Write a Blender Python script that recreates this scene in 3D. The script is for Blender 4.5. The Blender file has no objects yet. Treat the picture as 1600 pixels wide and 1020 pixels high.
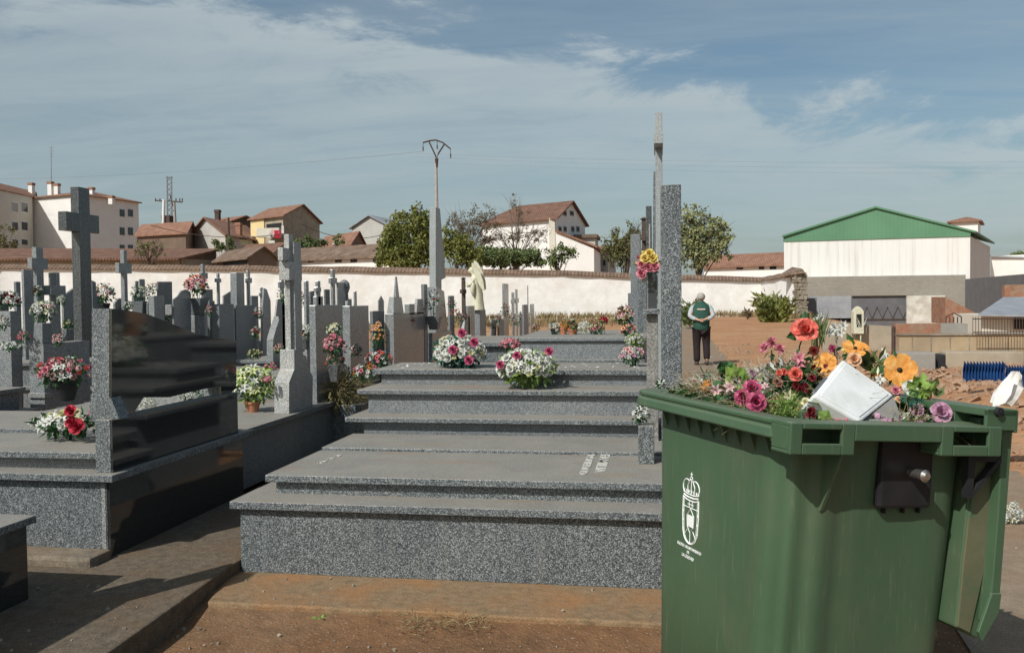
import bpy, bmesh, math, random
from math import sin, cos, pi, radians as rad
from mathutils import Vector as V, Matrix as M4, Euler, noise
random.seed(11)
R = random.random
def U(a, b): return a + (b - a) * random.random()
C = bpy.data.collections.new('scene'); bpy.context.scene.collection.children.link(C)
sc = bpy.context.scene

# ------------------------------------------------------------------ camera
F = 1400.0
CAMP = V((0, 0, 1.6))
RM = (M4.Rotation(rad(9.33), 3, 'Z') @ M4.Rotation(rad(90 - 1.718), 3, 'X') @ M4.Rotation(rad(-.6), 3, 'Z'))
cd = bpy.data.cameras.new('camera'); cam = bpy.data.objects.new('camera', cd); C.objects.link(cam)
cd.sensor_width = 36; cd.lens = F / 1600 * 36; cd.clip_end = 3000; cd.clip_start = .05
cam.matrix_world = M4.Translation(CAMP) @ RM.to_4x4(); sc.camera = cam
def at(px, py, X=None, Y=None, Z=None):
    d = RM @ V(((px - 800) / F, -(py - 510) / F, -1))
    if X is not None: t = (X - CAMP.x) / d.x
    elif Y is not None: t = (Y - CAMP.y) / d.y
    else: t = (Z - CAMP.z) / d.z
    return CAMP + d * t

# ------------------------------------------------------------------ materials
MAT = {}
def nodes(name):
    m = bpy.data.materials.new(name); m.use_nodes = True
    nt = m.node_tree; b = nt.nodes['Principled BSDF']; MAT[name] = m
    return m, nt, b
def link(nt, a, b): nt.links.new(a, b)
def coords(nt, scale, kind='Object'):
    tc = nt.nodes.new('ShaderNodeTexCoord'); mp = nt.nodes.new('ShaderNodeMapping')
    mp.inputs['Scale'].default_value = scale if hasattr(scale, '__len__') else (scale,) * 3
    link(nt, tc.outputs[kind], mp.inputs[0]); return mp.outputs[0]
def noisetex(nt, vec, scale, detail=4, rough=.55, dist=0):
    n = nt.nodes.new('ShaderNodeTexNoise'); n.inputs['Scale'].default_value = scale
    n.inputs['Detail'].default_value = detail; n.inputs['Roughness'].default_value = rough
    n.inputs['Distortion'].default_value = dist
    if vec is not None: link(nt, vec, n.inputs['Vector'])
    return n
def ramp(nt, fac, stops, interp='LINEAR'):
    r = nt.nodes.new('ShaderNodeValToRGB'); r.color_ramp.interpolation = interp
    e = r.color_ramp.elements
    while len(e) < len(stops): e.new(.5)
    for el, (p, c) in zip(e, stops):
        el.position = p; el.color = (*c, 1) if len(c) == 3 else c
    link(nt, fac, r.inputs[0]); return r.outputs[0]
def mix(nt, fac, a, b, mode='MIX'):
    m = nt.nodes.new('ShaderNodeMix'); m.data_type = 'RGBA'; m.blend_type = mode
    for s, v in ((m.inputs[0], fac), (m.inputs[6], a), (m.inputs[7], b)):
        if hasattr(v, 'is_linked'): link(nt, v, s)
        elif hasattr(v, '__len__'): s.default_value = (*v, 1)
        else: s.default_value = v
    return m.outputs[2]
def math_(nt, op, a, b=0.0, c=None, clamp=False):
    m = nt.nodes.new('ShaderNodeMath'); m.operation = op; m.use_clamp = clamp
    for s, v in ((m.inputs[0], a), (m.inputs[1], b)) + (((m.inputs[2], c),) if c is not None else ()):
        if hasattr(v, 'is_linked'): link(nt, v, s)
        else: s.default_value = v
    return m.outputs[0]
def bump(nt, b, h, s=.3, d=.01):
    n = nt.nodes.new('ShaderNodeBump'); n.inputs['Strength'].default_value = s; n.inputs['Distance'].default_value = d
    link(nt, h, n.inputs['Height']); link(nt, n.outputs[0], b.inputs['Normal'])
def upness(nt, lo=.6, hi=.95):
    g = nt.nodes.new('ShaderNodeNewGeometry'); s = nt.nodes.new('ShaderNodeSeparateXYZ'); link(nt, g.outputs['Normal'], s.inputs[0])
    mr = nt.nodes.new('ShaderNodeMapRange'); link(nt, s.outputs[2], mr.inputs[0]); mr.inputs[1].default_value = lo; mr.inputs[2].default_value = hi
    return mr.outputs[0]

def granite(name, dark, mid, light, scale=150, dust=.55, dcol=(.285, .26, .215), rough=.45, stain=True):
    m, nt, b = nodes(name)
    v = coords(nt, 1)
    nz = noisetex(nt, v, 60, 2)
    vd = nt.nodes.new('ShaderNodeVectorMath'); vd.operation = 'MULTIPLY_ADD'
    link(nt, nz.outputs['Color'], vd.inputs[0]); vd.inputs[1].default_value = (.006,) * 3; link(nt, v, vd.inputs[2])
    vo = nt.nodes.new('ShaderNodeTexVoronoi'); vo.inputs['Scale'].default_value = scale; link(nt, vd.outputs[0], vo.inputs['Vector'])
    sep = nt.nodes.new('ShaderNodeSeparateXYZ'); link(nt, vo.outputs['Color'], sep.inputs[0])
    c = ramp(nt, sep.outputs[0], [(0, dark), (.36, dark), (.44, mid), (.72, mid), (.80, light), (1, light)])
    fine = noisetex(nt, v, scale * 2.2, 2)
    c = mix(nt, .5, c, ramp(nt, fine.outputs[0], [(.3, (.55, .55, .55)), (.7, (1.3, 1.3, 1.3))]), 'MULTIPLY')
    big = noisetex(nt, v, 1.7, 5, .6)
    c = mix(nt, .5, c, ramp(nt, big.outputs[0], [(.3, (.62, .65, .68)), (.7, (1.18, 1.15, 1.08))]), 'MULTIPLY')
    up = upness(nt)
    dn = noisetex(nt, v, 3.1, 6, .65)
    df = math_(nt, 'MULTIPLY', up, ramp(nt, dn.outputs[0], [(.3, (dust * .75,) * 3), (.75, (min(1, dust * 1.25),) * 3)]))
    c = mix(nt, df, c, dcol)
    if stain:
        on = noisetex(nt, coords(nt, (.8, 3, 3)), 1.3, 5, .6)
        of = math_(nt, 'MULTIPLY', up, ramp(nt, on.outputs[0], [(.55, (0, 0, 0)), (.75, (.6,) * 3)]))
        c = mix(nt, of, c, (.27, .15, .075))
        # pale drips on the upright faces
        wn = noisetex(nt, coords(nt, (9, 9, .7)), 1.6, 4, .6)
        wf = math_(nt, 'MULTIPLY', math_(nt, 'SUBTRACT', 1.0, up), ramp(nt, wn.outputs[0], [(.52, (0, 0, 0)), (.8, (.28,) * 3)]))
        c = mix(nt, wf, c, (.26, .25, .23))
    link(nt, c, b.inputs['Base Color'])
    rr = math_(nt, 'MULTIPLY_ADD', df, .5, rough, clamp=True); link(nt, rr, b.inputs['Roughness'])
    bump(nt, b, sep.outputs[1], .05, .002)
    return m
granite('granite', (.040, .048, .052), (.112, .128, .136), (.33, .355, .365), 240, dust=.68)
granite('granite_light', (.12, .13, .135), (.235, .25, .258), (.42, .44, .445), 230, dust=.6, rough=.24)
granite('granite_pale', (.15, .155, .155), (.27, .275, .27), (.43, .44, .43), 200, dust=.4)
granite('granite_white', (.24, .24, .235), (.40, .40, .385), (.56, .56, .54), 170, dust=.3)
granite('granite_smooth', (.27, .295, .30), (.31, .335, .34), (.37, .39, .395), 120, dust=.2)
granite('granite_blue', (.10, .11, .117), (.18, .195, .205), (.29, .31, .32), 230, dust=.6)
granite('granite_dark', (.035, .04, .042), (.075, .083, .087), (.16, .17, .175), 190, dust=.5, rough=.22)
granite('granite_cement', (.17, .165, .15), (.22, .215, .20), (.30, .29, .27), 80, dust=.35, rough=.8)
def polished():
    m, nt, b = nodes('polished_black')
    v = coords(nt, 1); n = noisetex(nt, v, 240, 2)
    c = ramp(nt, n.outputs[0], [(.35, (.014, .015, .015)), (.75, (.05, .051, .05))])
    up = upness(nt); c = mix(nt, math_(nt, 'MULTIPLY', up, .6), c, (.26, .23, .19))
    link(nt, c, b.inputs['Base Color'])
    sm = noisetex(nt, v, 3, 5, .6)
    link(nt, ramp(nt, sm.outputs[0], [(.3, (.03,) * 3), (.8, (.11,) * 3)]), b.inputs['Roughness'])
    b.inputs['Specular IOR Level'].default_value = 1.0
polished()
def rough_mat(name, c1, c2, scale=6, rough=.85, bs=.25, bd=.01, detail=6, spec=.3, c3=None, s3=1.2, kind='Object', metal=0):
    m, nt, b = nodes(name); v = coords(nt, 1, kind)
    n = noisetex(nt, v, scale, detail, .6)
    c = ramp(nt, n.outputs[0], [(.3, c1), (.7, c2)])
    if c3:
        n2 = noisetex(nt, v, s3, 5, .6); c = mix(nt, ramp(nt, n2.outputs[0], [(.45, (0, 0, 0)), (.7, (.85,) * 3)]), c, c3)
    if name in ('concrete', 'apron_concrete', 'kerb_stone', 'path_surface'):
        g = noisetex(nt, v, 150, 3, .7); g2 = nt.nodes.new('ShaderNodeTexVoronoi'); g2.inputs['Scale'].default_value = 60; link(nt, v, g2.inputs['Vector'])
        c = mix(nt, .8, c, ramp(nt, g.outputs[0], [(.3, (.5, .5, .5)), (.7, (1.45, 1.45, 1.42))]), 'MULTIPLY')
        c = mix(nt, ramp(nt, g2.outputs['Distance'], [(.12, (.6,) * 3), (.24, (0, 0, 0))]), c, (.30, .26, .20))
    link(nt, c, b.inputs['Base Color']); b.inputs['Roughness'].default_value = rough
    b.inputs['Specular IOR Level'].default_value = spec; b.inputs['Metallic'].default_value = metal
    if bs: bump(nt, b, n.outputs[0], bs, bd)
    return m
rough_mat('letters', (.4, .39, .36), (.55, .54, .5), 30, .8, 0)
rough_mat('whitewash', (.76, .75, .72), (.88, .875, .85), 2.2, .9, .7, .04, 8, .2, (.72, .69, .63), .7)
rough_mat('white_render', (.74, .72, .68), (.82, .80, .76), .8, .9, .1, .02)
rough_mat('cream_render', (.56, .52, .44), (.64, .60, .51), .7, .9, .1)
rough_mat('grey_render', (.42, .40, .37), (.5, .48, .44), .7, .9, .1)
rough_mat('yellow_render', (.68, .54, .28), (.76, .62, .34), .7, .9, .1)
rough_mat('tan_render', (.33, .28, .21), (.43, .36, .27), 2, .9, .4, .03, c3=(.25, .21, .16))
rough_mat('ochre_render', (.32, .24, .15), (.43, .34, .22), 2.2, .9, .4, .03, c3=(.25, .20, .15), s3=.9)
rough_mat('brown_render', (.13, .095, .07), (.19, .135, .10), 1.2, .9, .3, .03)
rough_mat('grey_block', (.26, .245, .22), (.34, .32, .285), 2.2, .9, .2, .02, c3=(.22, .2, .18))
rough_mat('grey_panel', (.11, .11, .12), (.15, .15, .155), 2, .6, 0)
rough_mat('dark', (.012, .013, .014), (.03, .03, .032), 5, .6, 0)
rough_mat('window_glass', (.035, .04, .045), (.06, .065, .07), 2, .15, 0, spec=.6)
rough_mat('frame_white', (.7, .7, .68), (.75, .75, .72), 4, .5, 0)
rough_mat('stone_rubble', (.17, .14, .10), (.42, .37, .29), 3, .95, .8, .04, c3=(.12, .10, .08), s3=6)
rough_mat('brick_red', (.24, .11, .065), (.36, .18, .11), 5, .9, .5, .02, c3=(.3, .24, .18), s3=4)
rough_mat('rubble_mix', (.26, .14, .085), (.40, .25, .16), 1.7, .95, .5, .02, 8, c3=(.33, .27, .2), s3=3)
rough_mat('whitewash_old', (.52, .49, .42), (.72, .70, .64), 2.5, .9, .8, .04, 8, .2, (.38, .33, .26), 1.1)
rough_mat('concrete', (.085, .066, .046), (.165, .13, .094), 16, .92, 1, .01, 12, c3=(.13, .085, .05), s3=3.4)
rough_mat('apron_concrete', (.17, .115, .065), (.28, .19, .11), 18, .92, 1, .01, 12, c3=(.31, .15, .06), s3=2.6)
rough_mat('kerb_stone', (.12, .10, .075), (.25, .21, .16), 14, .9, .9, .012, 10, c3=(.18, .12, .075), s3=4)
rough_mat('path_surface', (.20, .15, .105), (.29, .225, .165), 7, .95, .5, .01, 10, c3=(.27, .165, .09), s3=.5)
rough_mat('metal_grey', (.25, .26, .27), (.35, .36, .37), 8, .45, 0, metal=.6)
rough_mat('corrugated', (.3, .31, .33), (.42, .43, .45), 2, .5, 0, metal=.3)
rough_mat('pole_concrete', (.34, .31, .28), (.42, .385, .35), 4, .9, .1)
rough_mat('rust_iron', (.06, .045, .04), (.13, .09, .07), 10, .8, .2, metal=.3)
rough_mat('cream_stone', (.50, .48, .35), (.68, .65, .50), 14, .7, .3, .01)
rough_mat('white_paper', (.72, .73, .72), (.80, .81, .79), 6, .7, 0)
rough_mat('white_sack', (.62, .62, .60), (.82, .82, .80), 14, .8, .5, .01, c3=(.5, .4, .3), s3=9)
rough_mat('styrofoam', (.78, .79, .78), (.86, .87, .86), 60, .75, .12, .003, c3=(.66, .66, .62), s3=7)
rough_mat('grey_cardboard', (.19, .185, .18), (.25, .245, .235), 8, .85, .1)
rough_mat('terracotta_pot', (.38, .15, .08), (.45, .2, .11), 8, .8, .1)
rough_mat('bark', (.07, .05, .035), (.15, .115, .085), 12, .95, .6, .02)
rough_mat('bark_red', (.13, .10, .08), (.22, .18, .15), 12, .95, .4, .02)
rough_mat('blue_plastic', (.015, .04, .12), (.025, .09, .27), 4, .45, 0)
rough_mat('black_plate', (.010, .010, .012), (.022, .019, .022), 9, .5, .15, .002, c3=(.035, .02, .018), s3=5)
rough_mat('steel', (.4, .38, .36), (.6, .58, .56), 20, .25, 0, metal=.9)
rough_mat('dry_twigs', (.15, .12, .06), (.33, .27, .14), 20, .95, 0)
rough_mat('pale_twigs', (.34, .31, .24), (.55, .52, .44), 20, .9, 0)
rough_mat('bush_olive', (.10, .095, .04), (.26, .22, .10), 9, .9, 0)
rough_mat('weed_dry', (.20, .15, .08), (.32, .25, .13), 3, .95, 0)
rough_mat('skin', (.52, .30, .21), (.58, .35, .25), 9, .6, 0)
rough_mat('vest_green', (.018, .06, .045), (.03, .09, .065), 5, .85, .2)
rough_mat('shirt_white', (.32, .36, .38), (.44, .48, .5), 9, .85, .2)
rough_mat('trousers_black', (.014, .010, .011), (.028, .019, .02), 6, .9, .2)
rough_mat('shoe_brown', (.06, .045, .035), (.12, .09, .07), 6, .7, 0)
rough_mat('hair_grey', (.30, .27, .24), (.44, .41, .37), 40, .9, .2)
rough_mat('badge', (.55, .42, .35), (.7, .55, .45), 30, .8, 0)
def foliage(name, c1, c2, scale=2.5):
    m, nt, b = nodes(name); v = coords(nt, 1)
    n = noisetex(nt, v, scale, 4, .7)
    oi = nt.nodes.new('ShaderNodeNewGeometry')
    c = ramp(nt, n.outputs[0], [(.35, c1), (.65, c2)])
    c = mix(nt, oi.outputs['Random Per Island'], c, mix(nt, .6, c, (2.2, 2.0, 1.2), 'MULTIPLY'))
    link(nt, c, b.inputs['Base Color']); b.inputs['Roughness'].default_value = .6; b.inputs['Specular IOR Level'].default_value = .3
    tr = nt.nodes.new('ShaderNodeBsdfTranslucent'); link(nt, c, tr.inputs[0])
    mx = nt.nodes.new('ShaderNodeMixShader'); mx.inputs[0].default_value = .22
    out = nt.nodes['Material Output']; link(nt, b.outputs[0], mx.inputs[1]); link(nt, tr.outputs[0], mx.inputs[2]); link(nt, mx.outputs[0], out.inputs[0])
foliage('leaf_green', (.07, .105, .045), (.145, .18, .085), 1.2)
foliage('leaf_yellowgreen', (.075, .10, .03), (.20, .21, .07), .5)
foliage('leaf_olive', (.075, .085, .04), (.16, .16, .08), .8)
foliage('leaf_red', (.08, .06, .04), (.15, .12, .075), .8)
foliage('leaf_grey', (.13, .155, .085), (.27, .29, .17), 1.5)
foliage('plastic_leaf', (.012, .045, .020), (.04, .11, .04), 30)
foliage('plastic_leaf_blue', (.01, .06, .05), (.03, .12, .10), 30)
foliage('plastic_leaf_lime', (.09, .17, .04), (.19, .28, .09), 30)
foliage('silver_leaf', (.35, .38, .38), (.6, .63, .62), 30)
def petal_mat(name, c1, c2):
    m, nt, b = nodes(name); v = coords(nt, 1); n = noisetex(nt, v, 3.2, 4)
    c = ramp(nt, n.outputs[0], [(.3, tuple(x * .7 for x in c1)), (.48, c1), (.62, c2), (.78, tuple(min(.85, x * .75 + .22) for x in c2))])
    link(nt, c, b.inputs['Base Color']); b.inputs['Roughness'].default_value = .7; b.inputs['Specular IOR Level'].default_value = .25
    tr = nt.nodes.new('ShaderNodeBsdfTranslucent'); link(nt, c, tr.inputs[0])
    mx = nt.nodes.new('ShaderNodeMixShader'); mx.inputs[0].default_value = .25
    out = nt.nodes['Material Output']; link(nt, b.outputs[0], mx.inputs[1]); link(nt, tr.outputs[0], mx.inputs[2]); link(nt, mx.outputs[0], out.inputs[0])
petal_mat('white', (.66, .67, .61), (.82, .82, .77)); petal_mat('cream', (.68, .66, .40), (.78, .75, .50))
petal_mat('pink', (.62, .19, .25), (.75, .34, .38)); petal_mat('palepink', (.72, .45, .44), (.8, .6, .58))
petal_mat('red', (.42, .02, .045), (.58, .05, .08)); petal_mat('magenta', (.42, .055, .14), (.62, .16, .26))
petal_mat('darkred', (.16, .012, .02), (.26, .03, .04)); petal_mat('orange', (.80, .34, .07), (.88, .47, .14))
petal_mat('peach', (.80, .48, .28), (.85, .58, .38)); petal_mat('yellow', (.80, .62, .16), (.84, .70, .30))
petal_mat('coral', (.72, .13, .10), (.82, .28, .20)); petal_mat('mauve', (.50, .25, .38), (.66, .42, .52))
petal_mat('lime_cream', (.55, .62, .25), (.74, .76, .50)); petal_mat('brownish', (.28, .12, .08), (.4, .2, .14))
petal_mat('centre', (.03, .025, .02), (.09, .07, .03))

def roof_tiles(name, c1, c2, c3, sx=1):
    m, nt, b = nodes(name); v = coords(nt, 1)
    n = noisetex(nt, v, 1.6, 6, .65); f = noisetex(nt, v, 14, 3)
    c = ramp(nt, n.outputs[0], [(.3, c1), (.55, c2), (.75, c3)])
    c = mix(nt, .5, c, ramp(nt, f.outputs[0], [(.3, (.6, .6, .6)), (.7, (1.3, 1.25, 1.2))]), 'MULTIPLY')
    w = nt.nodes.new('ShaderNodeTexWave'); w.inputs['Scale'].default_value = 1.6; w.bands_direction = 'X'; link(nt, v, w.inputs[0]); w.inputs['Distortion'].default_value = .6
    c = mix(nt, .35, c, ramp(nt, w.outputs[0], [(0, (.55, .5, .48)), (1, (1.1, 1.1, 1.1))]), 'MULTIPLY')
    link(nt, c, b.inputs['Base Color']); b.inputs['Roughness'].default_value = .9
    bump(nt, b, w.outputs[0], .5, .06)
roof_tiles('tiles', (.19, .10, .068), (.30, .155, .10), (.36, .225, .155))
roof_tiles('tiles_brown', (.12, .065, .045), (.20, .105, .07), (.26, .15, .10))
roof_tiles('tiles_old', (.12, .085, .06), (.21, .14, .10), (.29, .22, .16))
def warehouse_mats():
    m, nt, b = nodes('warehouse_white'); v = coords(nt, (3, 3, .12))
    n = noisetex(nt, v, 1.3, 5, .65); g = noisetex(nt, coords(nt, 1), .6, 4)
    c = ramp(nt, n.outputs[0], [(.42, (.76, .75, .71)), (.55, (.74, .72, .68)), (.72, (.56, .53, .47))])
    c = mix(nt, .3, c, ramp(nt, g.outputs[0], [(.3, (.9, .9, .9)), (.7, (1, 1, 1))]), 'MULTIPLY')
    link(nt, c, b.inputs['Base Color']); b.inputs['Roughness'].default_value = .85
    m, nt, b = nodes('green_sheet'); v = coords(nt, 1)
    w = nt.nodes.new('ShaderNodeTexWave'); w.inputs['Scale'].default_value = 1.4; w.bands_direction = 'X'; link(nt, v, w.inputs[0])
    n = noisetex(nt, v, .5, 4)
    c = ramp(nt, n.outputs[0], [(.3, (.085, .21, .115)), (.7, (.11, .25, .14))])
    c = mix(nt, .5, c, ramp(nt, w.outputs[0], [(0, (.92, .92, .92)), (1, (1.03, 1.03, 1.03))]), 'MULTIPLY')
    link(nt, c, b.inputs['Base Color']); b.inputs['Roughness'].default_value = .6
    bump(nt, b, w.outputs[0], .08, .02)
    m, nt, b = nodes('block_courses'); v = coords(nt, 1)
    mp = coords(nt, (1, 1, 1)); br = nt.nodes.new('ShaderNodeTexBrick')
    cx = nt.nodes.new('ShaderNodeSeparateXYZ'); link(nt, mp, cx.inputs[0]); cb = nt.nodes.new('ShaderNodeCombineXYZ')
    link(nt, cx.outputs[0], cb.inputs[0]); link(nt, cx.outputs[2], cb.inputs[1]); link(nt, cb.outputs[0], br.inputs[0])
    br.inputs['Scale'].default_value = 2.4; br.inputs['Color1'].default_value = (.33, .30, .25, 1); br.inputs['Color2'].default_value = (.28, .26, .22, 1); br.inputs['Mortar'].default_value = (.20, .185, .16, 1)
    br.inputs['Mortar Size'].default_value = .02
    n = noisetex(nt, v, .8, 5); c = mix(nt, .5, br.outputs[0], ramp(nt, n.outputs[0], [(.3, (.8, .8, .8)), (.7, (1.1, 1.1, 1.1))]), 'MULTIPLY')
    link(nt, c, b.inputs['Base Color']); b.inputs['Roughness'].default_value = .9
warehouse_mats()
def bin_green():
    m, nt, b = nodes('bin_green'); v = coords(nt, 1)
    n = noisetex(nt, v, 2.2, 6, .6)
    c = ramp(nt, n.outputs[0], [(.3, (.050, .096, .050)), (.7, (.062, .115, .060))])
    d = noisetex(nt, coords(nt, (1, 1, .5)), 3.4, 7, .7)
    c = mix(nt, ramp(nt, d.outputs[0], [(.5, (0, 0, 0)), (.8, (.5,) * 3)]), c, (.13, .115, .07))
    s = noisetex(nt, coords(nt, (22, 22, 1.2)), 3, 3, .6)
    c = mix(nt, ramp(nt, s.outputs[0], [(.60, (0, 0, 0)), (.75, (.28,) * 3)]), c, (.2, .22, .16))
    up = upness(nt, .5, .9); c = mix(nt, math_(nt, 'MULTIPLY', up, .35), c, (.20, .22, .15))
    link(nt, c, b.inputs['Base Color'])
    link(nt, ramp(nt, d.outputs[0], [(.3, (.42,) * 3), (.8, (.65,) * 3)]), b.inputs['Roughness'])
    f = noisetex(nt, v, 160, 2); bump(nt, b, f.outputs[0], .12, .002)
    m, nt, b = nodes('bin_lid_dirty'); v = coords(nt, 1)
    n = noisetex(nt, v, 5, 7, .7)
    c = ramp(nt, n.outputs[0], [(.38, (.045, .13, .06)), (.46, (.11, .115, .06)), (.75, (.15, .14, .08))])
    link(nt, c, b.inputs['Base Color']); b.inputs['Roughness'].default_value = .75
bin_green()
def dirt():
    m, nt, b = nodes('dirt'); v = coords(nt, 1)
    n1 = noisetex(nt, v, .55, 8, .62); n2 = noisetex(nt, v, 9, 8, .65); n3 = noisetex(nt, v, 60, 3, .6)
    c = ramp(nt, n1.outputs[0], [(.3, (.13, .078, .044)), (.5, (.20, .108, .055)), (.7, (.23, .15, .09))])
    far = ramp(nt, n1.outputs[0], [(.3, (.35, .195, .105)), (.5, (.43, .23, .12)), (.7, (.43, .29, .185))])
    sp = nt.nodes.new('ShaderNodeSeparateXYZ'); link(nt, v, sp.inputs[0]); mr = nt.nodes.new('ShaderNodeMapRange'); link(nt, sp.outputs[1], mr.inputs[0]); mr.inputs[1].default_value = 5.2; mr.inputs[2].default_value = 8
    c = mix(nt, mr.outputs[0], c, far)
    c = mix(nt, .7, c, ramp(nt, n2.outputs[0], [(.3, (.62, .62, .62)), (.7, (1.22, 1.2, 1.15))]), 'MULTIPLY')
    vo = nt.nodes.new('ShaderNodeTexVoronoi'); vo.inputs['Scale'].default_value = 34; link(nt, v, vo.inputs['Vector'])
    c = mix(nt, ramp(nt, vo.outputs['Distance'], [(.10, (.55,) * 3), (.2, (0, 0, 0))]), c, (.42, .34, .26))
    link(nt, c, b.inputs['Base Color']); b.inputs['Roughness'].default_value = .95; b.inputs['Specular IOR Level'].default_value = .2
    h = math_(nt, 'MULTIPLY_ADD', n2.outputs[0], 1.0, math_(nt, 'MULTIPLY', n3.outputs[0], .4)); bump(nt, b, h, .8, .03)
dirt()

# ------------------------------------------------------------------ mesh builder
class MB:
    def __init__(s): s.v = []; s.f = []; s.m = []
    def add(s, vs, fs, mat=0, M=None):
        o = len(s.v)
        s.v += [(M @ V(p)) if M is not None else V(p) for p in vs]
        s.f += [tuple(i + o for i in f) for f in fs]; s.m += [mat] * len(fs)
    def box(s, x0, x1, y0, y1, z0, z1, M=None, mat=0):
        vs = [(x, y, z) for z in (z0, z1) for y in (y0, y1) for x in (x0, x1)]
        s.add(vs, [(0, 2, 3, 1), (4, 5, 7, 6), (0, 1, 5, 4), (2, 6, 7, 3), (0, 4, 6, 2), (1, 3, 7, 5)], mat, M)
    def hexa(s, b, t, mat=0):   # 4 base corners + 4 top corners, counter clockwise
        s.add(list(b) + list(t), [(3, 2, 1, 0), (4, 5, 6, 7), (0, 1, 5, 4), (1, 2, 6, 5), (2, 3, 7, 6), (3, 0, 4, 7)], mat)
    def prism(s, poly, fn, a, b, mat=0):     # poly: 2D list, fn(p,q,h)->3D
        n = len(poly); vs = [fn(p, q, a) for p, q in poly] + [fn(p, q, b) for p, q in poly]
        fs = [tuple(range(n))[::-1], tuple(range(n, 2 * n))] + [(i, (i + 1) % n, (i + 1) % n + n, i + n) for i in range(n)]
        s.add(vs, fs, mat)
    def px(s, poly, x0, x1): s.prism(poly, lambda y, z, h: (h, y, z), x0, x1)   # (Y,Z) outline extruded along X
    def py(s, poly, y0, y1, mat=0): s.prism(poly, lambda x, z, h: (x, h, z), y0, y1, mat)
    def pz(s, poly, z0, z1): s.prism(poly, lambda x, y, h: (x, y, h), z0, z1)
    def tube(s, pts, rs, n=8, mat=0, cap=True):
        pts = [V(p) for p in pts]
        if not hasattr(rs, '__len__'): rs = [rs] * len(pts)
        rings = []
        for i, p in enumerate(pts):
            d = (pts[min(i + 1, len(pts) - 1)] - pts[max(i - 1, 0)]).normalized()
            a = d.orthogonal().normalized() if abs(d.z) > .9 else d.cross(V((0, 0, 1))).normalized()
            c = d.cross(a)
            rings.append([p + (a * cos(2 * pi * k / n) + c * sin(2 * pi * k / n)) * rs[i] for k in range(n)])
        vs = [q for r in rings for q in r]; fs = []
        for i in range(len(pts) - 1):
            for k in range(n): fs.append((i * n + k, i * n + (k + 1) % n, (i + 1) * n + (k + 1) % n, (i + 1) * n + k))
        if cap: fs += [tuple(range(n))[::-1], tuple(range((len(pts) - 1) * n, len(pts) * n))]
        s.add(vs, fs, mat)
    def lathe(s, prof, c=(0, 0, 0), n=16, M=None, mat=0, sy=1):
        c = V(c); vs = []; fs = []
        for r, z in prof: vs += [c + V((r * cos(2 * pi * k / n), r * sy * sin(2 * pi * k / n), z)) for k in range(n)]
        for i in range(len(prof) - 1):
            for k in range(n): fs.append((i * n + k, i * n + (k + 1) % n, (i + 1) * n + (k + 1) % n, (i + 1) * n + k))
        fs += [tuple(range(n))[::-1], tuple(range((len(prof) - 1) * n, len(prof) * n))]
        s.add(vs, fs, mat, M)
    def leaf(s, p, d, l, w, up=None, mat=0, fold=.15):
        d = d.normalized(); u = up or V((U(-1, 1), U(-1, 1), U(-.2, 1)))
        side = d.cross(u)
        if side.length < 1e-3: side = d.orthogonal()
        side.normalize(); nn = side.cross(d)
        m = p + d * l * .45; t = p + d * l - nn * l * .12
        s.add([p, m + side * w - nn * w * fold, t, m - side * w - nn * w * fold, m + nn * w * fold], [(0, 1, 4), (1, 2, 4), (2, 3, 4), (3, 0, 4)], mat)
def rvec():
    while 1:
        v = V((U(-1, 1), U(-1, 1), U(-1, 1)))
        if .05 < v.length < 1: return v.normalized()

def tag(o, label=None, cat=None, group=None, kind=None):
    if label: o['label'] = label
    if cat: o['category'] = cat
    if group: o['group'] = group
    if kind: o['kind'] = kind
    return o
def root(name, loc, label, cat, group=None):
    o = bpy.data.objects.new(name, None); o.location = loc; o.empty_display_size = .1; C.objects.link(o)
    o['wl'] = tuple(loc)
    return tag(o, label, cat, group)
def wl(o): return V(o['wl']) if o and 'wl' in o else V((0, 0, 0))
def obj(name, mb, mats, parent=None, smooth=False, bevel=0, label=None, cat=None, group=None, kind=None, sharp=40):
    me = bpy.data.meshes.new(name)
    if parent is not None: org = wl(parent)
    elif kind == 'structure': org = V((0, 0, 0))
    else:
        xs = [min(v[i] for v in mb.v) for i in range(3)]; xe = [max(v[i] for v in mb.v) for i in range(3)]
        org = V(((xs[0] + xe[0]) / 2, (xs[1] + xe[1]) / 2, xs[2]))
    me.from_pydata([tuple(V(v) - org) for v in mb.v], [], mb.f)
    if isinstance(mats, str): mats = [mats]
    for m in mats: me.materials.append(MAT[m])
    if len(mats) > 1: me.polygons.foreach_set('material_index', mb.m)
    me.update()
    if smooth:
        me.polygons.foreach_set('use_smooth', [True] * len(me.polygons))
        try: me.set_sharp_from_angle(angle=rad(sharp))
        except Exception: pass
    o = bpy.data.objects.new(name, me); C.objects.link(o)
    if parent is not None: o.parent = parent; o['wl'] = tuple(wl(parent))
    else: o.location = org; o['wl'] = tuple(org)
    if bevel:
        bv = o.modifiers.new('bevel', 'BEVEL'); bv.width = bevel; bv.segments = 2; bv.limit_method = 'ANGLE'; bv.angle_limit = rad(40)
    return tag(o, label, cat, group, kind)
def boxes(*bs):
    m = MB()
    for b in bs: m.box(*b)
    return m
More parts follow.
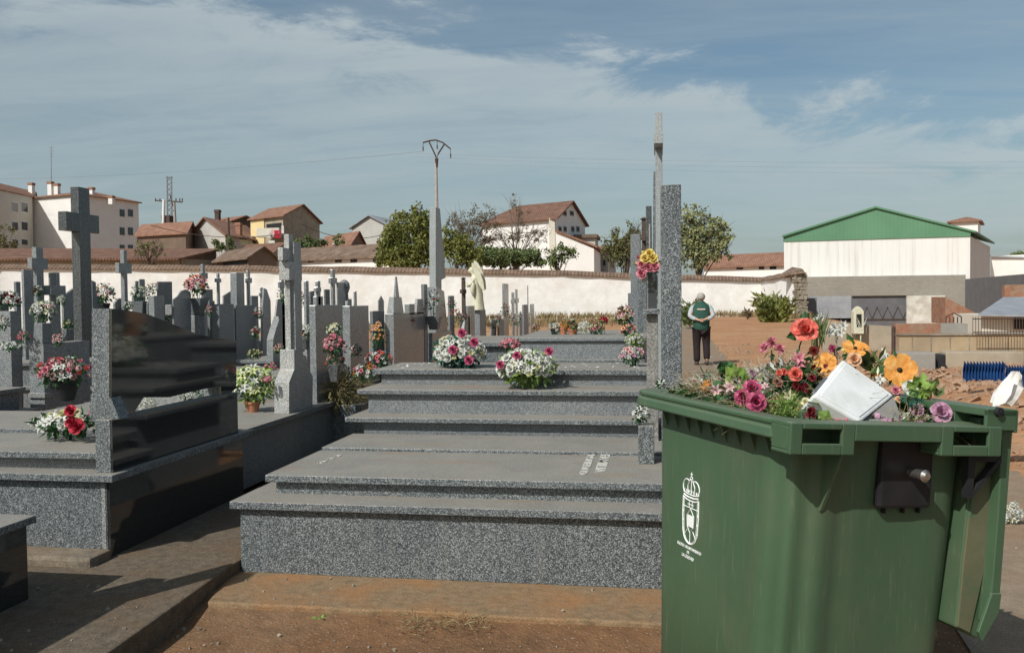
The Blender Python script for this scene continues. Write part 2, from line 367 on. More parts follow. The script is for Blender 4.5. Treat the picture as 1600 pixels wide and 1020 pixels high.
def text_mesh(s, size, M, depth=.002, extra=0):
    cu = bpy.data.curves.new('txt', 'FONT'); cu.body = s; cu.size = size; cu.align_x = 'CENTER'; cu.align_y = 'CENTER'; cu.extrude = depth; cu.offset = extra
    o = bpy.data.objects.new('txt', cu); C.objects.link(o); bpy.context.view_layer.update()
    me = bpy.data.meshes.new_from_object(o.evaluated_get(bpy.context.evaluated_depsgraph_get()))
    mb = MB(); mb.add([v.co.copy() for v in me.vertices], [tuple(p.vertices) for p in me.polygons], 0, M)
    bpy.data.objects.remove(o); bpy.data.curves.remove(cu); bpy.data.meshes.remove(me)
    return mb

# ------------------------------------------------------------------ terrain
def sm(a, b, x):
    t = max(0, min(1, (x - a) / (b - a))); return t * t * (3 - 2 * t)
def ground(x, y):
    z = -.06 * (1 - sm(4.2, 4.6, y)) if x < 3 else 0
    z += .5 * sm(25, 48, y) * (1 - sm(8, 12, x)) * (.05 + .95 * sm(-19, -8, x))
    z -= .9 * sm(28, 45, y) * sm(8, 13, x)
    z += .34 * math.exp(-((x - 5.2) / 1.6) ** 2 - ((y - 12.5) / 3.0) ** 2)
    z += .26 * math.exp(-((x - 8.8) / 2.6) ** 2 - ((y - 17.5) / 3.6) ** 2)
    z += .30 * math.exp(-((x - 3.6) / .9) ** 2 - ((y - 22) / 3.0) ** 2)
    if y > 2 and x > 3.2 and y < 40: z += .05 * noise.noise(V((x * 1.3, y * .9, 0))) + .025 * noise.noise(V((x * 4, y * 4, 3)))
    z += .02 * noise.noise(V((x * .7, y * .7, 5))) * sm(2.5, 3.5, abs(x + .2) if y > 8 else 0)
    return z
def make_ground():
    xs = [-400, -250, -150, -100, -70, -50, -40, -32, -26, -21, -17] + [-14 + i * .5 for i in range(16)] + [-6 + i * .22 for i in range(76)]
    xs += [10.8 + i * .6 for i in range(14)] + [20, 23, 27, 32, 40, 50, 70, 100, 150, 250, 400]
    ys = [-30, -10, -3, 0] + [1 + i * .2 for i in range(90)] + [19 + i * .5 for i in range(24)] + [31 + i * 1.5 for i in range(16)] + [56, 60, 66, 75, 90, 110, 140, 200, 300, 500, 900]
    mb = MB(); n = len(xs)
    mb.v = [V((x, y, ground(x, y) - .004)) for y in ys for x in xs]
    mb.f = [(j * n + i, j * n + i + 1, (j + 1) * n + i + 1, (j + 1) * n + i) for j in range(len(ys) - 1) for i in range(n - 1)]
    mb.m = [0] * len(mb.f)
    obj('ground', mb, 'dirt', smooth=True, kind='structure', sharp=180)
    # concrete walkway beside the tombs
    mb = MB(); random.seed(3)
    poly = [(-2.47, 4.80), (-2.44, 4.3), (-2.40, 3.6), (-2.36, 2.2), (-9, 2.2), (-9, 5.3), (-3.3, 5.5), (-3.3, 14), (-2.47, 14)]
    mb.pz(poly[::-1], -.3, .07)
    obj('walkway', mb, 'concrete', kind='structure', bevel=.012)
    mb = MB(); e = [(-2.52, 4.97)] + [(x, 4.43 + .03 * noise.noise(V((x * 2.1, 1, 0))) + .012 * noise.noise(V((x * 11, 2, 0)))) for x in [-2.40 + i * .09 for i in range(42)]] + [(1.4, 4.97)]
    mb.pz(e[:1] + e[1:], -.3, .0)
    obj('concrete_apron', mb, 'apron_concrete', kind='structure', bevel=.01)
    mb = MB(); ny = 60
    ys = [4.98 + (46 - 4.98) * (i / ny) ** 1.7 for i in range(ny + 1)]
    ed = lambda y: 1.55 + .12 * noise.noise(V((0, y * .6, 0))) + .25 * sm(10, 30, y)
    for i, y in enumerate(ys):
        for x in (.12, .6, 1.1, ed(y)): mb.v.append(V((x, y, ground(x, y) + .006)))
    mb.f = [(4 * i + k, 4 * i + k + 1, 4 * i + k + 5, 4 * i + k + 4) for i in range(ny) for k in range(3)]; mb.m = [0] * len(mb.f)
    obj('path', mb, 'path_surface', kind='structure', smooth=True)
    # paved lane at the right
    mb = MB(); ys = [1 + i * .4 for i in range(20)]
    for y in ys:
        for x in (1.4, 2.0, 2.7, 3.15 + .08 * noise.noise(V((0, y, 9)))): mb.v.append(V((x, y, ground(x, y) + .008)))
    mb.f = [(4 * i + k, 4 * i + k + 1, 4 * i + k + 5, 4 * i + k + 4) for i in range(len(ys) - 1) for k in range(3)]; mb.m = [0] * len(mb.f)
    obj('lane', mb, 'path_surface', kind='structure', smooth=True)
make_ground()

# ------------------------------------------------------------------ flowers
def petal(mb, M, l, w, cup=.3, bend=.3, tip=.6, ruf=0, mat=0):
    vs = []; rows = 5; colsn = 4
    for i in range(rows):
        t = i / (rows - 1)
        wd = w * (sin(pi * min(1, t * (1 - .5 * (1 - tip)) + .08)) ** .8 if tip < .9 else (.35 + .65 * sin(pi * .5 * min(1, t * 1.3))))
        if tip < .5: wd = w * max(.03, sin(pi * (t * .93 + .06)) ** .9)
        for k in range(colsn):
            s = k / (colsn - 1) * 2 - 1
            x = s * wd * .5; y = l * t
            z = cup * abs(s) ** 1.6 * wd * .6 + bend * l * t * t + ruf * l * U(-1, 1) * t
            vs.append((x, y - (abs(s) ** 2) * l * .12 * t, z))
    fs = [(i * colsn + k, i * colsn + k + 1, (i + 1) * colsn + k + 1, (i + 1) * colsn + k) for i in range(rows - 1) for k in range(colsn - 1)]
    mb.add(vs, fs, mat, M)
def blossom_mesh(kind, color):
    mb = MB(); Rz = lambda a: M4.Rotation(a, 4, 'Z'); Rx = lambda a: M4.Rotation(a, 4, 'X')
    mats = [color, 'centre']
    if kind == 'rose':
        for n, r, tilt, l, w in ((5, .10, 25, .9, 1.0), (5, .08, 50, .8, .85), (4, .05, 72, .62, .65), (3, .02, 84, .5, .45)):
            for k in range(n):
                petal(mb, Rz(2 * pi * k / n + tilt + U(-.15, .15)) @ M4.Translation((0, r, 0)) @ Rx(rad(tilt)), l, w, .5, -.25 if tilt < 40 else .05, 1, .045)
    elif kind == 'lily':
        for k in range(6): petal(mb, Rz(pi * k / 3 + U(-.1, .1)) @ Rx(rad(38 + (k % 2) * 8)), 1.1, .42, .4, -.35, .3)
        for k in range(4): mb.tube([(0, 0, 0), (.12 * cos(k * 1.6), .12 * sin(k * 1.6), .55)], .025, 4, 1)
    elif kind == 'carnation':
        for k in range(26):
            petal(mb, Rz(U(0, 6.28)) @ Rx(rad(U(15, 88))), U(.7, 1), .5, .1, -.1, 1, .12)
    elif kind == 'daisy':
        for k in range(6): petal(mb, Rz(2 * pi * k / 6 + U(-.12, .12)) @ M4.Translation((0, .06, 0)) @ Rx(rad(18 + U(-8, 8))), 1.0, .85, .2, -.15, 1, .055)
        mb.lathe([(.02, 0), (.16, .05), (.14, .16), (.02, .2)], n=8, mat=1)
    elif kind == 'cluster':
        for k in range(22):
            d = rvec(); d.z = abs(d.z) * .9; c = d * .72
            q = d.to_track_quat('Z', 'Y').to_matrix().to_4x4()
            for j in range(4): petal(mb, M4.Translation(c) @ q @ Rz(j * pi / 2 + k) @ Rx(rad(12)), .34, .3, .1, 0, 1)
    me = bpy.data.meshes.new('blossom_' + kind); me.from_pydata([tuple(v) for v in mb.v], [], mb.f)
    for m in mats: me.materials.append(MAT[m])
    me.polygons.foreach_set('material_index', mb.m); me.polygons.foreach_set('use_smooth', [True] * len(me.polygons)); me.update()
    return me
BM = {}
def blossom(kind, color, parent, p, d, s, name='blossom'):
    k = (kind, color, random.randrange(2))
    if k not in BM: BM[k] = blossom_mesh(kind, color)
    o = bpy.data.objects.new(name, BM[k]); C.objects.link(o)
    q = V(d).normalized().to_track_quat('Z', 'Y').to_matrix().to_4x4() @ M4.Rotation(U(0, 6.28), 4, 'Z')
    mw = M4.Translation(V(p) - (wl(parent) if parent else V((0, 0, 0)))) @ q @ M4.Diagonal((s, s, s, 1))
    if parent: o.parent = parent
    o.matrix_basis = mw
    return o
BOUQ = 'artificial flower bouquets on the tombs'
SILK = 'silk and plastic flowers'
def bouquet(label, c, rx, rz, specs, n, base=None, leaf='plastic_leaf', vase=None, ry=None, bs=.045, leaves=None, name='flower_bouquet', cat='bouquet', lsize=1, group=None):
    """dome of blossoms at c (centre of the flower mass) standing on height base"""
    c = V(c); ry = ry or rx * .8
    if base is None: base = c.z - rz
    r = root(name, (c.x, c.y, base), label, cat, group)
    fm = MB()
    # scale-down of blossoms at tiny sizes keeps the mass readable
    nl = leaves if leaves is not None else int(n * 6)
    for i in range(nl):
        d = rvec(); p = c + V((d.x * rx, d.y * ry, d.z * rz)) * U(.25, .95)
        fm.leaf(p, (d + rvec() * .7), U(.5, 1.1) * bs * 1.9 * lsize, U(.25, .5) * bs * lsize)
    for i in range(6):
        d = rvec(); fm.tube([(c.x + d.x * .02, c.y + d.y * .02, base + .01), c + V((d.x * rx, d.y * ry, d.z * rz)) * .7], .003, 4)
    obj('foliage', fm, leaf, r)
    pts = []
    for i in range(n):
        best = None
        for _ in range(12):
            d = rvec()
            if d.z < -.25: d.z = -d.z
            if d.y > .35: d.y = -d.y
            q = min([(d - e).length for e in pts] or [9])
            if best is None or q > best[0]: best = (q, d)
        d = best[1]; pts.append(d)
        kind, col, w = random.choices(specs, [s[2] for s in specs])[0][:3]
        s = bs * U(.8, 1.2) * ({'rose': 1.0, 'cluster': .95, 'lily': 1.05, 'carnation': .85, 'daisy': 1}[kind])
        blossom(kind, col, r, c + V((d.x * rx, d.y * ry, d.z * rz)) * U(.78, 1.0), d + V((0, -.25, .25)), s)
    if vase:
        vm = MB(); kind, w, h, mat = vase
        z0 = base
        if kind == 'pot': vm.lathe([(w * .65, 0), (w * .95, h * .8), (w * 1.05, h * .8), (w * 1.05, h), (w * .9, h), (w * .85, h * .9)], (c.x, c.y, z0), 16)
        elif kind == 'block': vm.hexa([(c.x - w, c.y - w, z0), (c.x + w, c.y - w, z0), (c.x + w, c.y + w, z0), (c.x - w, c.y + w, z0)], [(c.x - w * .75, c.y - w * .75, z0 + h), (c.x + w * .75, c.y - w * .75, z0 + h), (c.x + w * .75, c.y + w * .75, z0 + h), (c.x - w * .75, c.y + w * .75, z0 + h)])
        elif kind == 'flare': vm.hexa([(c.x - w * .6, c.y - w * .6, z0), (c.x + w * .6, c.y - w * .6, z0), (c.x + w * .6, c.y + w * .6, z0), (c.x - w * .6, c.y + w * .6, z0)], [(c.x - w, c.y - w, z0 + h), (c.x + w, c.y - w, z0 + h), (c.x + w, c.y + w, z0 + h), (c.x - w, c.y + w, z0 + h)])
        obj('vase', vm, mat, r, smooth=(kind == 'pot'))
    return r
def bq_px(label, px, py, rpx, rpy, Y, specs, n, **k):
    """bouquet seen centred on (px,py) at distance Y; radii given in photo pixels"""
    c = at(px, py, Y=Y); s = Y / 1430
    if 'bot' in k: k['base'] = at(px, k.pop('bot'), Y=Y).z
    k['bs'] = min(k.get('bs', 9), max(.024, .27 * min(rpx, rpy) * s)); n = int(n * 1.4)
    return bouquet(label, c, rpx * s, rpy * s, specs, n, **k)

# ------------------------------------------------------------------ middle row of tombs (right end at x ~ 0)
def z_at(px, py, Y): return at(px, py, Y=Y).z
random.seed(21)
YC = at(378, 893, Z=0).y; XL = -2.46; XR = .15
t = root('tomb', ((XL + XR) / 2, YC + 1, 0), 'speckled grey granite tomb nearest the camera with raised letters on its slab', 'tomb')
obj('platform', boxes((XL, XR, YC, 6.68, 0, .385)), 'granite', t, bevel=.003)
m = boxes((-2.505, XR + .03, YC - .045, YC + .36, .385, .43), (-2.505, -2.20, YC + .362, 6.66, .385, .428))
obj('ledge', m, 'granite', t, bevel=.004)
obj('slab_base', boxes((-2.32, XR, YC + .20, 6.6, .386, .508)), 'granite', t)
obj('slab', boxes((-2.37, XR + .01, YC + .15, 6.0, .508, .552)), 'granite', t, bevel=.005)
obj('slab', boxes((-2.36, XR + .01, 6.004, 6.66, .508, .572)), 'granite', t, bevel=.005)
obj('headstone', boxes((.012, .128, 5.24, 5.98, .552, z_at(1034, 289, 5.24))), 'granite', t, bevel=.004)
def slabtext(s, px, py, size, rot=0):
    p = at(px, py, Z=.5535)
    M = M4.Translation(p) @ M4.Rotation(rad(-90), 4, 'Z')
    return text_mesh(s, size, M @ M4.Diagonal((2.0, 1, 1, 1)), .003, .001)
tm = slabtext('FAMILIA', 941, 723, .09); t2 = slabtext('PROPIEDAD', 918, 723, .07); tm.add(t2.v, t2.f)
obj('lettering', tm, 'letters', t)
for q, (x, y) in enumerate(((503, 722), (516, 717), (528, 712))):
    tm = slabtext('DEP'[q] + '.', x, y, .05); obj('lettering', tm, 'letters', t)
# second tomb, stepped and higher
y0 = 6.72
z1 = z_at(537, 658, y0); z1t = z_at(537, 651, y0); y1 = y0 + .24
z2 = z_at(560, 615, y1); z2t = z_at(560, 608, y1); y2 = y1 + .42
z3 = z_at(587, 584, y2); z3t = z_at(587, 576, y2)
t = root('tomb', (-1.2, y1, 0), 'stepped grey granite tomb with three ledges behind the lettered slab', 'tomb')
obj('platform', boxes((-2.30, .12, y0 + .03, 8.15, 0, z1)), 'granite_blue', t)
obj('ledge', boxes((-2.43, .14, y0 - .04, 8.2, z1, z1t)), 'granite', t, bevel=.004)
obj('slab_base', boxes((-2.33, .10, y1, 8.12, z1t, z2)), 'granite_blue', t)
obj('ledge', boxes((-2.41, .12, y1 - .05, 8.18, z2, z2t)), 'granite', t, bevel=.004)
obj('slab_base', boxes((-2.35, .08, y2, 8.1, z2t, z3)), 'granite_blue', t)
obj('slab', boxes((-2.40, .10, y2 - .05, 8.15, z3, z3t)), 'granite', t, bevel=.004)
m = MB()
for i in range(46):
    x = random.choice([U(-2.3, -1.9), U(-1.2, -.1), U(-1.2, -.1)]); y = U(y2 - .03, 8.0)
    m.leaf(V((x, y, z3t + .006)), V((U(-1, 1), U(-1, 1), U(0, .4))), U(.02, .045), U(.008, .016), V((0, 0, 1)))
obj('fallen_petals', m, 'white', kind='stuff', label='fallen white petals scattered over the highest granite slab', cat='petals')
# stone vase block at its right foot
m = MB(); p = at(999, 705, Y=5.75); ztop = z_at(999, 664, 5.75)
m.box(-.135, -.035, 5.70, 5.86, .553, ztop)
obj('stone_vase', m, 'granite', bevel=.004, label='square granite vase block at the right end of the near tomb, beside the bin rim', cat='vase')
# third tomb : blue-grey wall-like end
y3 = 8.3
zt = z_at(900, 527, y3)
t = root('tomb', (-.7, 9.2, 0), 'tall blue-grey granite tomb block with potted flowers lined along its top', 'tomb')
xl = at(808, 545, Y=y3).x; xr = at(1006, 545, Y=y3).x
obj('platform', boxes((xl, xr, y3, 10.2, 0, zt - .035)), 'granite_blue', t, bevel=.006)
obj('slab', boxes((xl - .02, xr + .02, y3 - .03, 10.22, zt - .035, zt)), 'granite_blue', t, bevel=.005)
obj('slab_base', boxes((xl - .15, xr + .01, y3 - .08, y3 + .3, 0, z_at(900, 562, y3 - .08))), 'granite', t, bevel=.004)
ZT3 = zt

def facecross(x0, x1, yt, yb, ay0, ay1, aa0, aa1, Y, dy, mat, label, arm_dy=.1, name='stone_cross', group=None):
    """monument seen end-on: front face px x0..x1, and an arm along the depth axis whose near end shows px aa0..aa1"""
    a = at(x0, yt, Y=Y); b = at(x1, yt, Y=Y); zb = z_at(x0, yb, Y)
    r = root(name, ((a.x + b.x) / 2, Y, zb), label, 'cross', group)
    obj('shaft', boxes((a.x, b.x, Y, Y + dy, zb, a.z)), mat, r, bevel=.003)
    Ya = Y - arm_dy; c = at(aa0, ay0, Y=Ya); d = at(aa1, ay1, Y=Ya)
    obj('arm', boxes((c.x, d.x, Ya, Y + dy + arm_dy, d.z, c.z)), mat, r, bevel=.003)
    return r
facecross(1023.5, 1034.5, 176, 600, 208, 224, 1021.5, 1036, 7.1, .14, 'granite_smooth', 'tallest slender pale cross seen edge-on at the right end of the middle row', .22)
m = MB(); a = at(1010, 500, Y=6.5); b = at(1028, 500, Y=6.5)
r = root('headstone', ((a.x + b.x) / 2, 6.5, 0), 'weathered square pillar with a cap under the glass lantern, left of the speckled stele', 'headstone')
obj('pillar', boxes((a.x, b.x, 6.5, 6.72, 0, z_at(1010, 491, 6.5))), 'granite_cement', r, bevel=.004)
c = at(1005, 488, Y=6.46); d = at(1031, 488, Y=6.46)
obj('cap', boxes((c.x, d.x, 6.44, 6.78, z_at(1010, 491, 6.5), z_at(1010, 484, 6.5))), 'granite', r, bevel=.004)
zb = z_at(1010, 484, 6.5) + .001; z2_ = z_at(1010, 421, 6.5)
r = root('lantern', ((a.x + b.x) / 2, 6.6, zb), 'narrow glass lantern standing on the capped pillar', 'lantern')
xa = at(1011, 450, Y=6.5).x; xb = at(1028, 450, Y=6.5).x
m = MB()
for x in (xa, xb - .008):
    for y in (6.5, 6.62): m.box(x, x + .008, y, y + .008, zb, z2_)
m.box(xa - .003, xb + .003, 6.495, 6.635, z2_ - .002, z2_ + .012); m.box(xa - .003, xb + .003, 6.495, 6.635, zb, zb + .008)
obj('frame', m, 'metal_grey', r); obj('glass', boxes((xa + .006, xb - .006, 6.504, 6.622, zb + .009, z2_ - .003)), 'window_glass', r)
def stele(label, a, b, yt, yb, Y, dy, mat, name='headstone', cat='headstone', top=1, xo=0, group=None):
    p = at(a, yt, Y=Y); q = at(b, yt, Y=Y); zb = z_at(a, yb, Y) if yb else 0
    m = MB(); mx = (p.x + q.x) / 2; hw = (q.x - p.x) / 2
    m.hexa([(p.x, Y, zb), (q.x, Y, zb), (q.x, Y + dy, zb), (p.x, Y + dy, zb)], [(mx - hw * top + xo, Y, p.z), (mx + hw * top + xo, Y, p.z), (mx + hw * top + xo, Y + dy, p.z), (mx - hw * top + xo, Y + dy, p.z)])
    return obj(name, m, mat, bevel=.004, label=label, cat=cat, group=group)
stele('thin tapering obelisk rising just left of the tallest pale cross', 1016, 1029, 268, 600, 9.0, .16, 'granite', top=.25)
stele('narrow dark stele with a bright metal strip, left of the tapering obelisk', 1009, 1018, 322, 600, 8.35, .14, 'granite_dark')
stele('blue-grey stele left of the pink and yellow flowers in the middle row', 985, 1000, 366, 560, 10.4, .5, 'granite_blue')
stele('broad grey stele behind the lantern pillar', 996, 1010, 434, 600, 9.6, .4, 'granite')
stele('low grey stub stone farthest left in the cluster by the pink flowers', 981, 987, 458, 560, 12.5, .3, 'granite_blue')
m = MB(); m.tube([at(1015, 350, Y=8.33), at(1015, 448, Y=8.33)], .009, 5)
for i in range(6): m.tube([at(1014 + (i % 2) * 2, 358 + i * 16, Y=8.33), at(1015, 366 + i * 16, Y=8.33)], .006, 5)
obj('metal_ornament', m, 'steel', label='bright metal ornament strip fixed to the narrow dark stele', cat='ornament')
# iron cross
def iron_cross(label, px, yt, yb, Y, w, mat='rust_iron', group=None):
    a = at(px, yt, Y=Y); b = at(px, yb, Y=Y); m = MB(); h = a.z - b.z
    m.box(a.x - w, a.x + w, Y, Y + 2 * w, b.z, a.z); m.box(a.x - w * .8, a.x + w * .8, Y - h * .22, Y + h * .22, b.z + h * .66, b.z + h * .66 + 2.2 * w)
    m.lathe([(w * .5, 0), (w * 1.8, h * .03), (w * .5, h * .06)], (a.x, Y + w, a.z), 6)
    return obj('iron_cross', m, mat, label=label, cat='cross', group=group)
iron_cross('small dark iron crucifix among the stelae left of the pink and yellow flowers', 1006, 345, 440, 8.9, .022)

# ------------------------------------------------------------------ left row of tombs (right faces on the plane x = -3.42)
XA = -3.42
def P2(pts, X): return [(at(x, y, X=X).y, at(x, y, X=X).z) for x, y in pts]
Z0 = .07
p = at(172, 870, Z=Z0); X1 = p.x; Y1 = p.y
yf = at(396, 679, X=X1 + .05).y
t = root('tomb', (-4.6, Y1 + 1, Z0), 'large dark tomb at left with a polished black panel and curved top', 'tomb')
zl = z_at(174, 751, Y1); zlt = z_at(174, 740, Y1)
obj('platform', boxes((-6.4, X1 - .012, Y1, yf - .1, Z0, zl)), 'granite', t, bevel=.003)
obj('side_panel', boxes((X1 - .0118, X1 + .004, Y1 + .005, yf - .1, Z0, zl - .001)), 'polished_black', t)
obj('corner_strip', boxes((X1 - .045, X1 - .02, Y1 - .004, Y1 - .0005, Z0, zl - .01)), 'granite_pale', t)
obj('ledge', boxes((-6.45, X1 + .06, Y1 - .05, yf, zl, zlt)), 'granite', t, bevel=.004)
xk = at(149, 700, Y=Y1 + .03).x; ykf = at(370, 684, X=X1).y; zk = z_at(174, 656, Y1 + .03)
m = MB(); ky = Y1 + .03
zkf = at(370, 622, X=X1).z
m.hexa([(xk, ky, zlt), (X1, ky, zlt), (X1, ykf, zlt), (xk, ykf, zlt)], [(xk, ky, zk), (X1, ky, zk), (X1, ykf, zk), (xk, ykf, zk)])
obj('curb', m, 'granite', t, bevel=.004)
obj('curb_facing', boxes((X1 + .001, X1 + .012, ky + .003, ykf, zlt, zk - .004)), 'polished_black', t)
zs = z_at(75, 706, Y1 + .05)
obj('slab_base', boxes((-6.4, xk - .002, Y1 + .12, yf - .15, zlt, zs - .04)), 'granite_blue', t)
obj('slab', boxes((-6.4, xk - .003, Y1 + .05, Y1 + .78, zs - .04, zs)), 'granite', t, bevel=.004)
obj('slab', boxes((-6.4, xk - .003, Y1 + .80, yf - .08, zs - .04, zs + .025)), 'granite', t, bevel=.004)
XP = X1 - .03
outer = [(171, 655), (171, 482), (200, 485), (227, 490), (265, 505), (300, 519), (330, 527), (367, 531), (367, 606), (358, 622), (343, 626)]
inner = [(343, 601), (300, 611), (262, 620), (222, 620), (205, 650)]
pp = [(at(x, y, X=XP).y, max(zk, at(x, y, X=XP).z)) for x, y in outer + inner]
pp[0] = (pp[0][0], zk); pp[10] = (pp[10][0], zk); pp[9] = (pp[9][0], zk); pp[15] = (pp[15][0], zk)
xth = at(141, 560, Y=pp[0][0]).x
m = MB(); m.px(pp, xth, XP - .001)
obj('headstone', m, 'granite', t)
m = MB(); m.px([(a + (.004 if i < 2 else 0), b - .002) for i, (a, b) in enumerate(pp)], XP, XP + .012)
obj('headstone_face', m, 'polished_black', t)
m = MB(); zz = zk
m.hexa([(xth - .01, pp[0][0] - .005, zz), (XP + .07, pp[0][0] - .005, zz), (XP + .07, pp[0][0] + .1, zz), (xth - .01, pp[0][0] + .1, zz)], [(xth - .01, pp[0][0] - .003, zz + .1), (XP + .014, pp[0][0] - .003, zz + .13), (XP + .014, pp[0][0] + .1, zz + .13), (xth - .01, pp[0][0] + .1, zz + .1)])
obj('foot', m, 'granite', t)
# kerb under its front
m = MB(); m.box(-6.6, X1 + .02, Y1 - .22, Y1 - .002, -.1, .125)
obj('kerb', m, 'kerb_stone', kind='structure', bevel=.02)
# tomb at the extreme left bottom
p0 = at(41, 935, Z=Z0)
t = root('tomb', (p0.x - 1.2, p0.y - .5, Z0), 'dark tomb cut off by the lower left corner with a pale slab on top', 'tomb')
za = z_at(41, 818, p0.y)
obj('side_panel', boxes((p0.x + .001, p0.x + .014, p0.y - 1.9, p0.y - .002, Z0, za - .001)), 'polished_black', t)  # black sheet added to darken the tomb's shaded right side
obj('platform', boxes((-6.2, p0.x, p0.y - 1.9, p0.y, Z0, za)), 'granite_dark', t, bevel=.003)
obj('ledge', boxes((-6.2, p0.x + .05, p0.y - 1.95, p0.y + .03, za, za + .04)), 'granite', t, bevel=.004)
obj('slab', boxes((-6.2, p0.x - .13, p0.y - 1.8, p0.y - .1, za + .04, za + .10)), 'granite', t, bevel=.004)
obj('headstone', boxes((p0.x - .16, p0.x - .04, p0.y - 1.75, p0.y - .62, za + .04, za + .72)), 'granite', t, bevel=.004)
obj('cross', boxes((p0.x - .15, p0.x - .05, p0.y - 1.02, p0.y - .86, za + .722, za + 1.32)), 'granite', t, bevel=.004)

ROWG = 'stone crosses in the rows at left'
def span(a, b, c, ym, X):
    Y1 = at(b, ym, X=X).y; Y2 = at(c, ym, X=X).y; x0 = at(a, ym, Y=Y1).x
    return x0, Y1, Y2
def hs(label, a, b, c, yt, yb, X, mat='granite_light', name='headstone', cat='headstone', top=None, tz=0, group=None, parent=None):
    """headstone: front face px a..b, right face b..c, top/bottom px at the near right corner"""
    ym = (yt + yb) / 2; x0, Y1, Y2 = span(a, b, c, ym, X)
    zt = at(b, yt, X=X).z; zb = at(b, yb, X=X).z if yb else 0
    if parent is None and name in ('headstone', 'pedestal', 'spire_stone'): zb = 0
    m = MB()
    k = top or (0, 0, 0, 0)    # insets (fractions) near, far along Y ; left,right along X
    dy = Y2 - Y1; dx = X - x0
    m.hexa([(x0, Y1, zb), (X, Y1, zb), (X, Y2, zb), (x0, Y2, zb)],
           [(x0 + dx * k[2], Y1 + dy * k[0], zt), (X - dx * k[3], Y1 + dy * k[0], zt), (X - dx * k[3], Y2 - dy * k[1], zt + tz), (x0 + dx * k[2], Y2 - dy * k[1], zt + tz)])
    if parent is not None: return obj(name, m, mat, parent, bevel=.004)
    return obj(name, m, mat, bevel=.004, label=label, cat=cat, group=group)
def prof(label, a, b, pts, X, mat='granite', name='headstone', cat='headstone', parent=None, group=None):
    """outline of the right face in px, extruded to the thickness a..b"""
    q = P2(pts, X)
    if parent is None: zl_ = min(z for y, z in q); q = [(y, 0 if z < zl_ + .06 else z) for y, z in q]
    Yn = min(y for y, z in q); x0 = at(a, sum(p[1] for p in pts) / len(pts), Y=at(b, pts[0][1], X=X).y).x
    m = MB(); m.px(q, x0, X)
    if parent is not None: return obj(name, m, mat, parent, bevel=.003)
    return obj(name, m, mat, bevel=.003, label=label, cat=cat, group=group)
def cross(label, a, b, c, yt, yb, aa, ac, ay0, ay1, X, mat='granite_light', parent=None, group=None, name='stone_cross'):
    ym = (ay0 + ay1) / 2; x0, Y1, Y2 = span(a, b, c, ym, X)
    zt = at(b, yt, X=X).z; zb = at(b, yb, X=X).z if parent is not None else 0; z0 = at(b, ay1, X=X).z; z1 = at(b, ay0, X=X).z
    Ya = at(aa + (b - a), ym, X=X).y; Yb = at(ac, ym, X=X).y
    poly = [(Y1, zb), (Y2, zb), (Y2, z0), (Yb, z0), (Yb, z1), (Y2, z1), (Y2, zt), (Y1, zt), (Y1, z1), (Ya, z1), (Ya, z0), (Y1, z0)]
    m = MB(); m.px(poly, x0, X)
    if parent is not None: return obj('cross', m, mat, parent, bevel=.004)
    return obj(name, m, mat, bevel=.004, label=label, cat='cross', group=group)
def tomb(label, X0, X1_, Ya, Yb, h, mat='granite', pale='granite', group='plain tomb bodies filling the rows', zb=0):
    t = root('tomb', ((X0 + X1_) / 2, Ya, zb), label, 'tomb', group)
    obj('platform', boxes((X0 + .06, X1_ - .05, Ya + .05, Yb - .05, zb, zb + h * .6)), mat, t)
    obj('ledge', boxes((X0, X1_, Ya, Yb, zb + h * .6, zb + h * .6 + .04)), pale, t, bevel=.004)
    obj('slab_base', boxes((X0 + .16, X1_ - .14, Ya + .16, Yb - .16, zb + h * .6 + .04, zb + h - .045)), mat, t)
    obj('slab', boxes((X0 + .1, X1_ - .1, Ya + .1, Yb - .1, zb + h - .045, zb + h)), pale, t, bevel=.004)
    return t

# --- first row behind the black panel
XB = -3.36
ya = at(378, 690, X=XB).y; yb_ = at(519, 660, X=XB).y; ztop = at(378, 670, X=XB).z
t = root('tomb', (XB - 1, ya + .8, Z0), 'grey tomb with a paper sheet on its near end, carrying the tall pale cross', 'tomb')
obj('platform', boxes((-5.9, XB, ya, yb_, Z0, ztop - .045)), 'granite_blue', t, bevel=.004)
obj('slab', boxes((-5.9, XB + .05, ya - .05, yb_ + .03, ztop - .045, ztop)), 'granite', t, bevel=.004)
xa = at(391, 705, Y=ya - .004).x; xb = at(408, 705, Y=ya - .004).x
m = MB(); m.box(XB - .15, XB - .035, ya - .006, ya - .001, z_at(400, 721, ya), z_at(400, 688, ya)); obj('paper_notice', m, 'white_paper', label='blank white paper sheet taped to the end of the grey tomb', cat='paper')
# pedestal and its cross
r = root('stone_cross', (XB, ya + .7, ztop), 'tall pale speckled granite cross on a stepped pedestal behind the black panel', 'cross')
XQ = -3.37
q = P2([(452, 665), (489, 650), (489, 588), (481, 572), (479, 556), (474, 554), (473, 546), (460, 546), (460, 577), (452, 597)], XQ)
q[0] = (q[0][0], ztop); q[1] = (q[1][0], ztop)
m = MB(); m.px(q, XQ - .145, XQ); obj('pedestal', m, 'granite_white', r, bevel=.004)
cross('', 444, 460, 471, 378, 547, 436, 472, 409, 438, XQ - .02, 'granite_white', parent=r)
cross('slim pale cross whose head rises just above the tall speckled cross', 444, 452, 458, 366, 545, 434, 463, 388, 408, XA, 'granite_white')
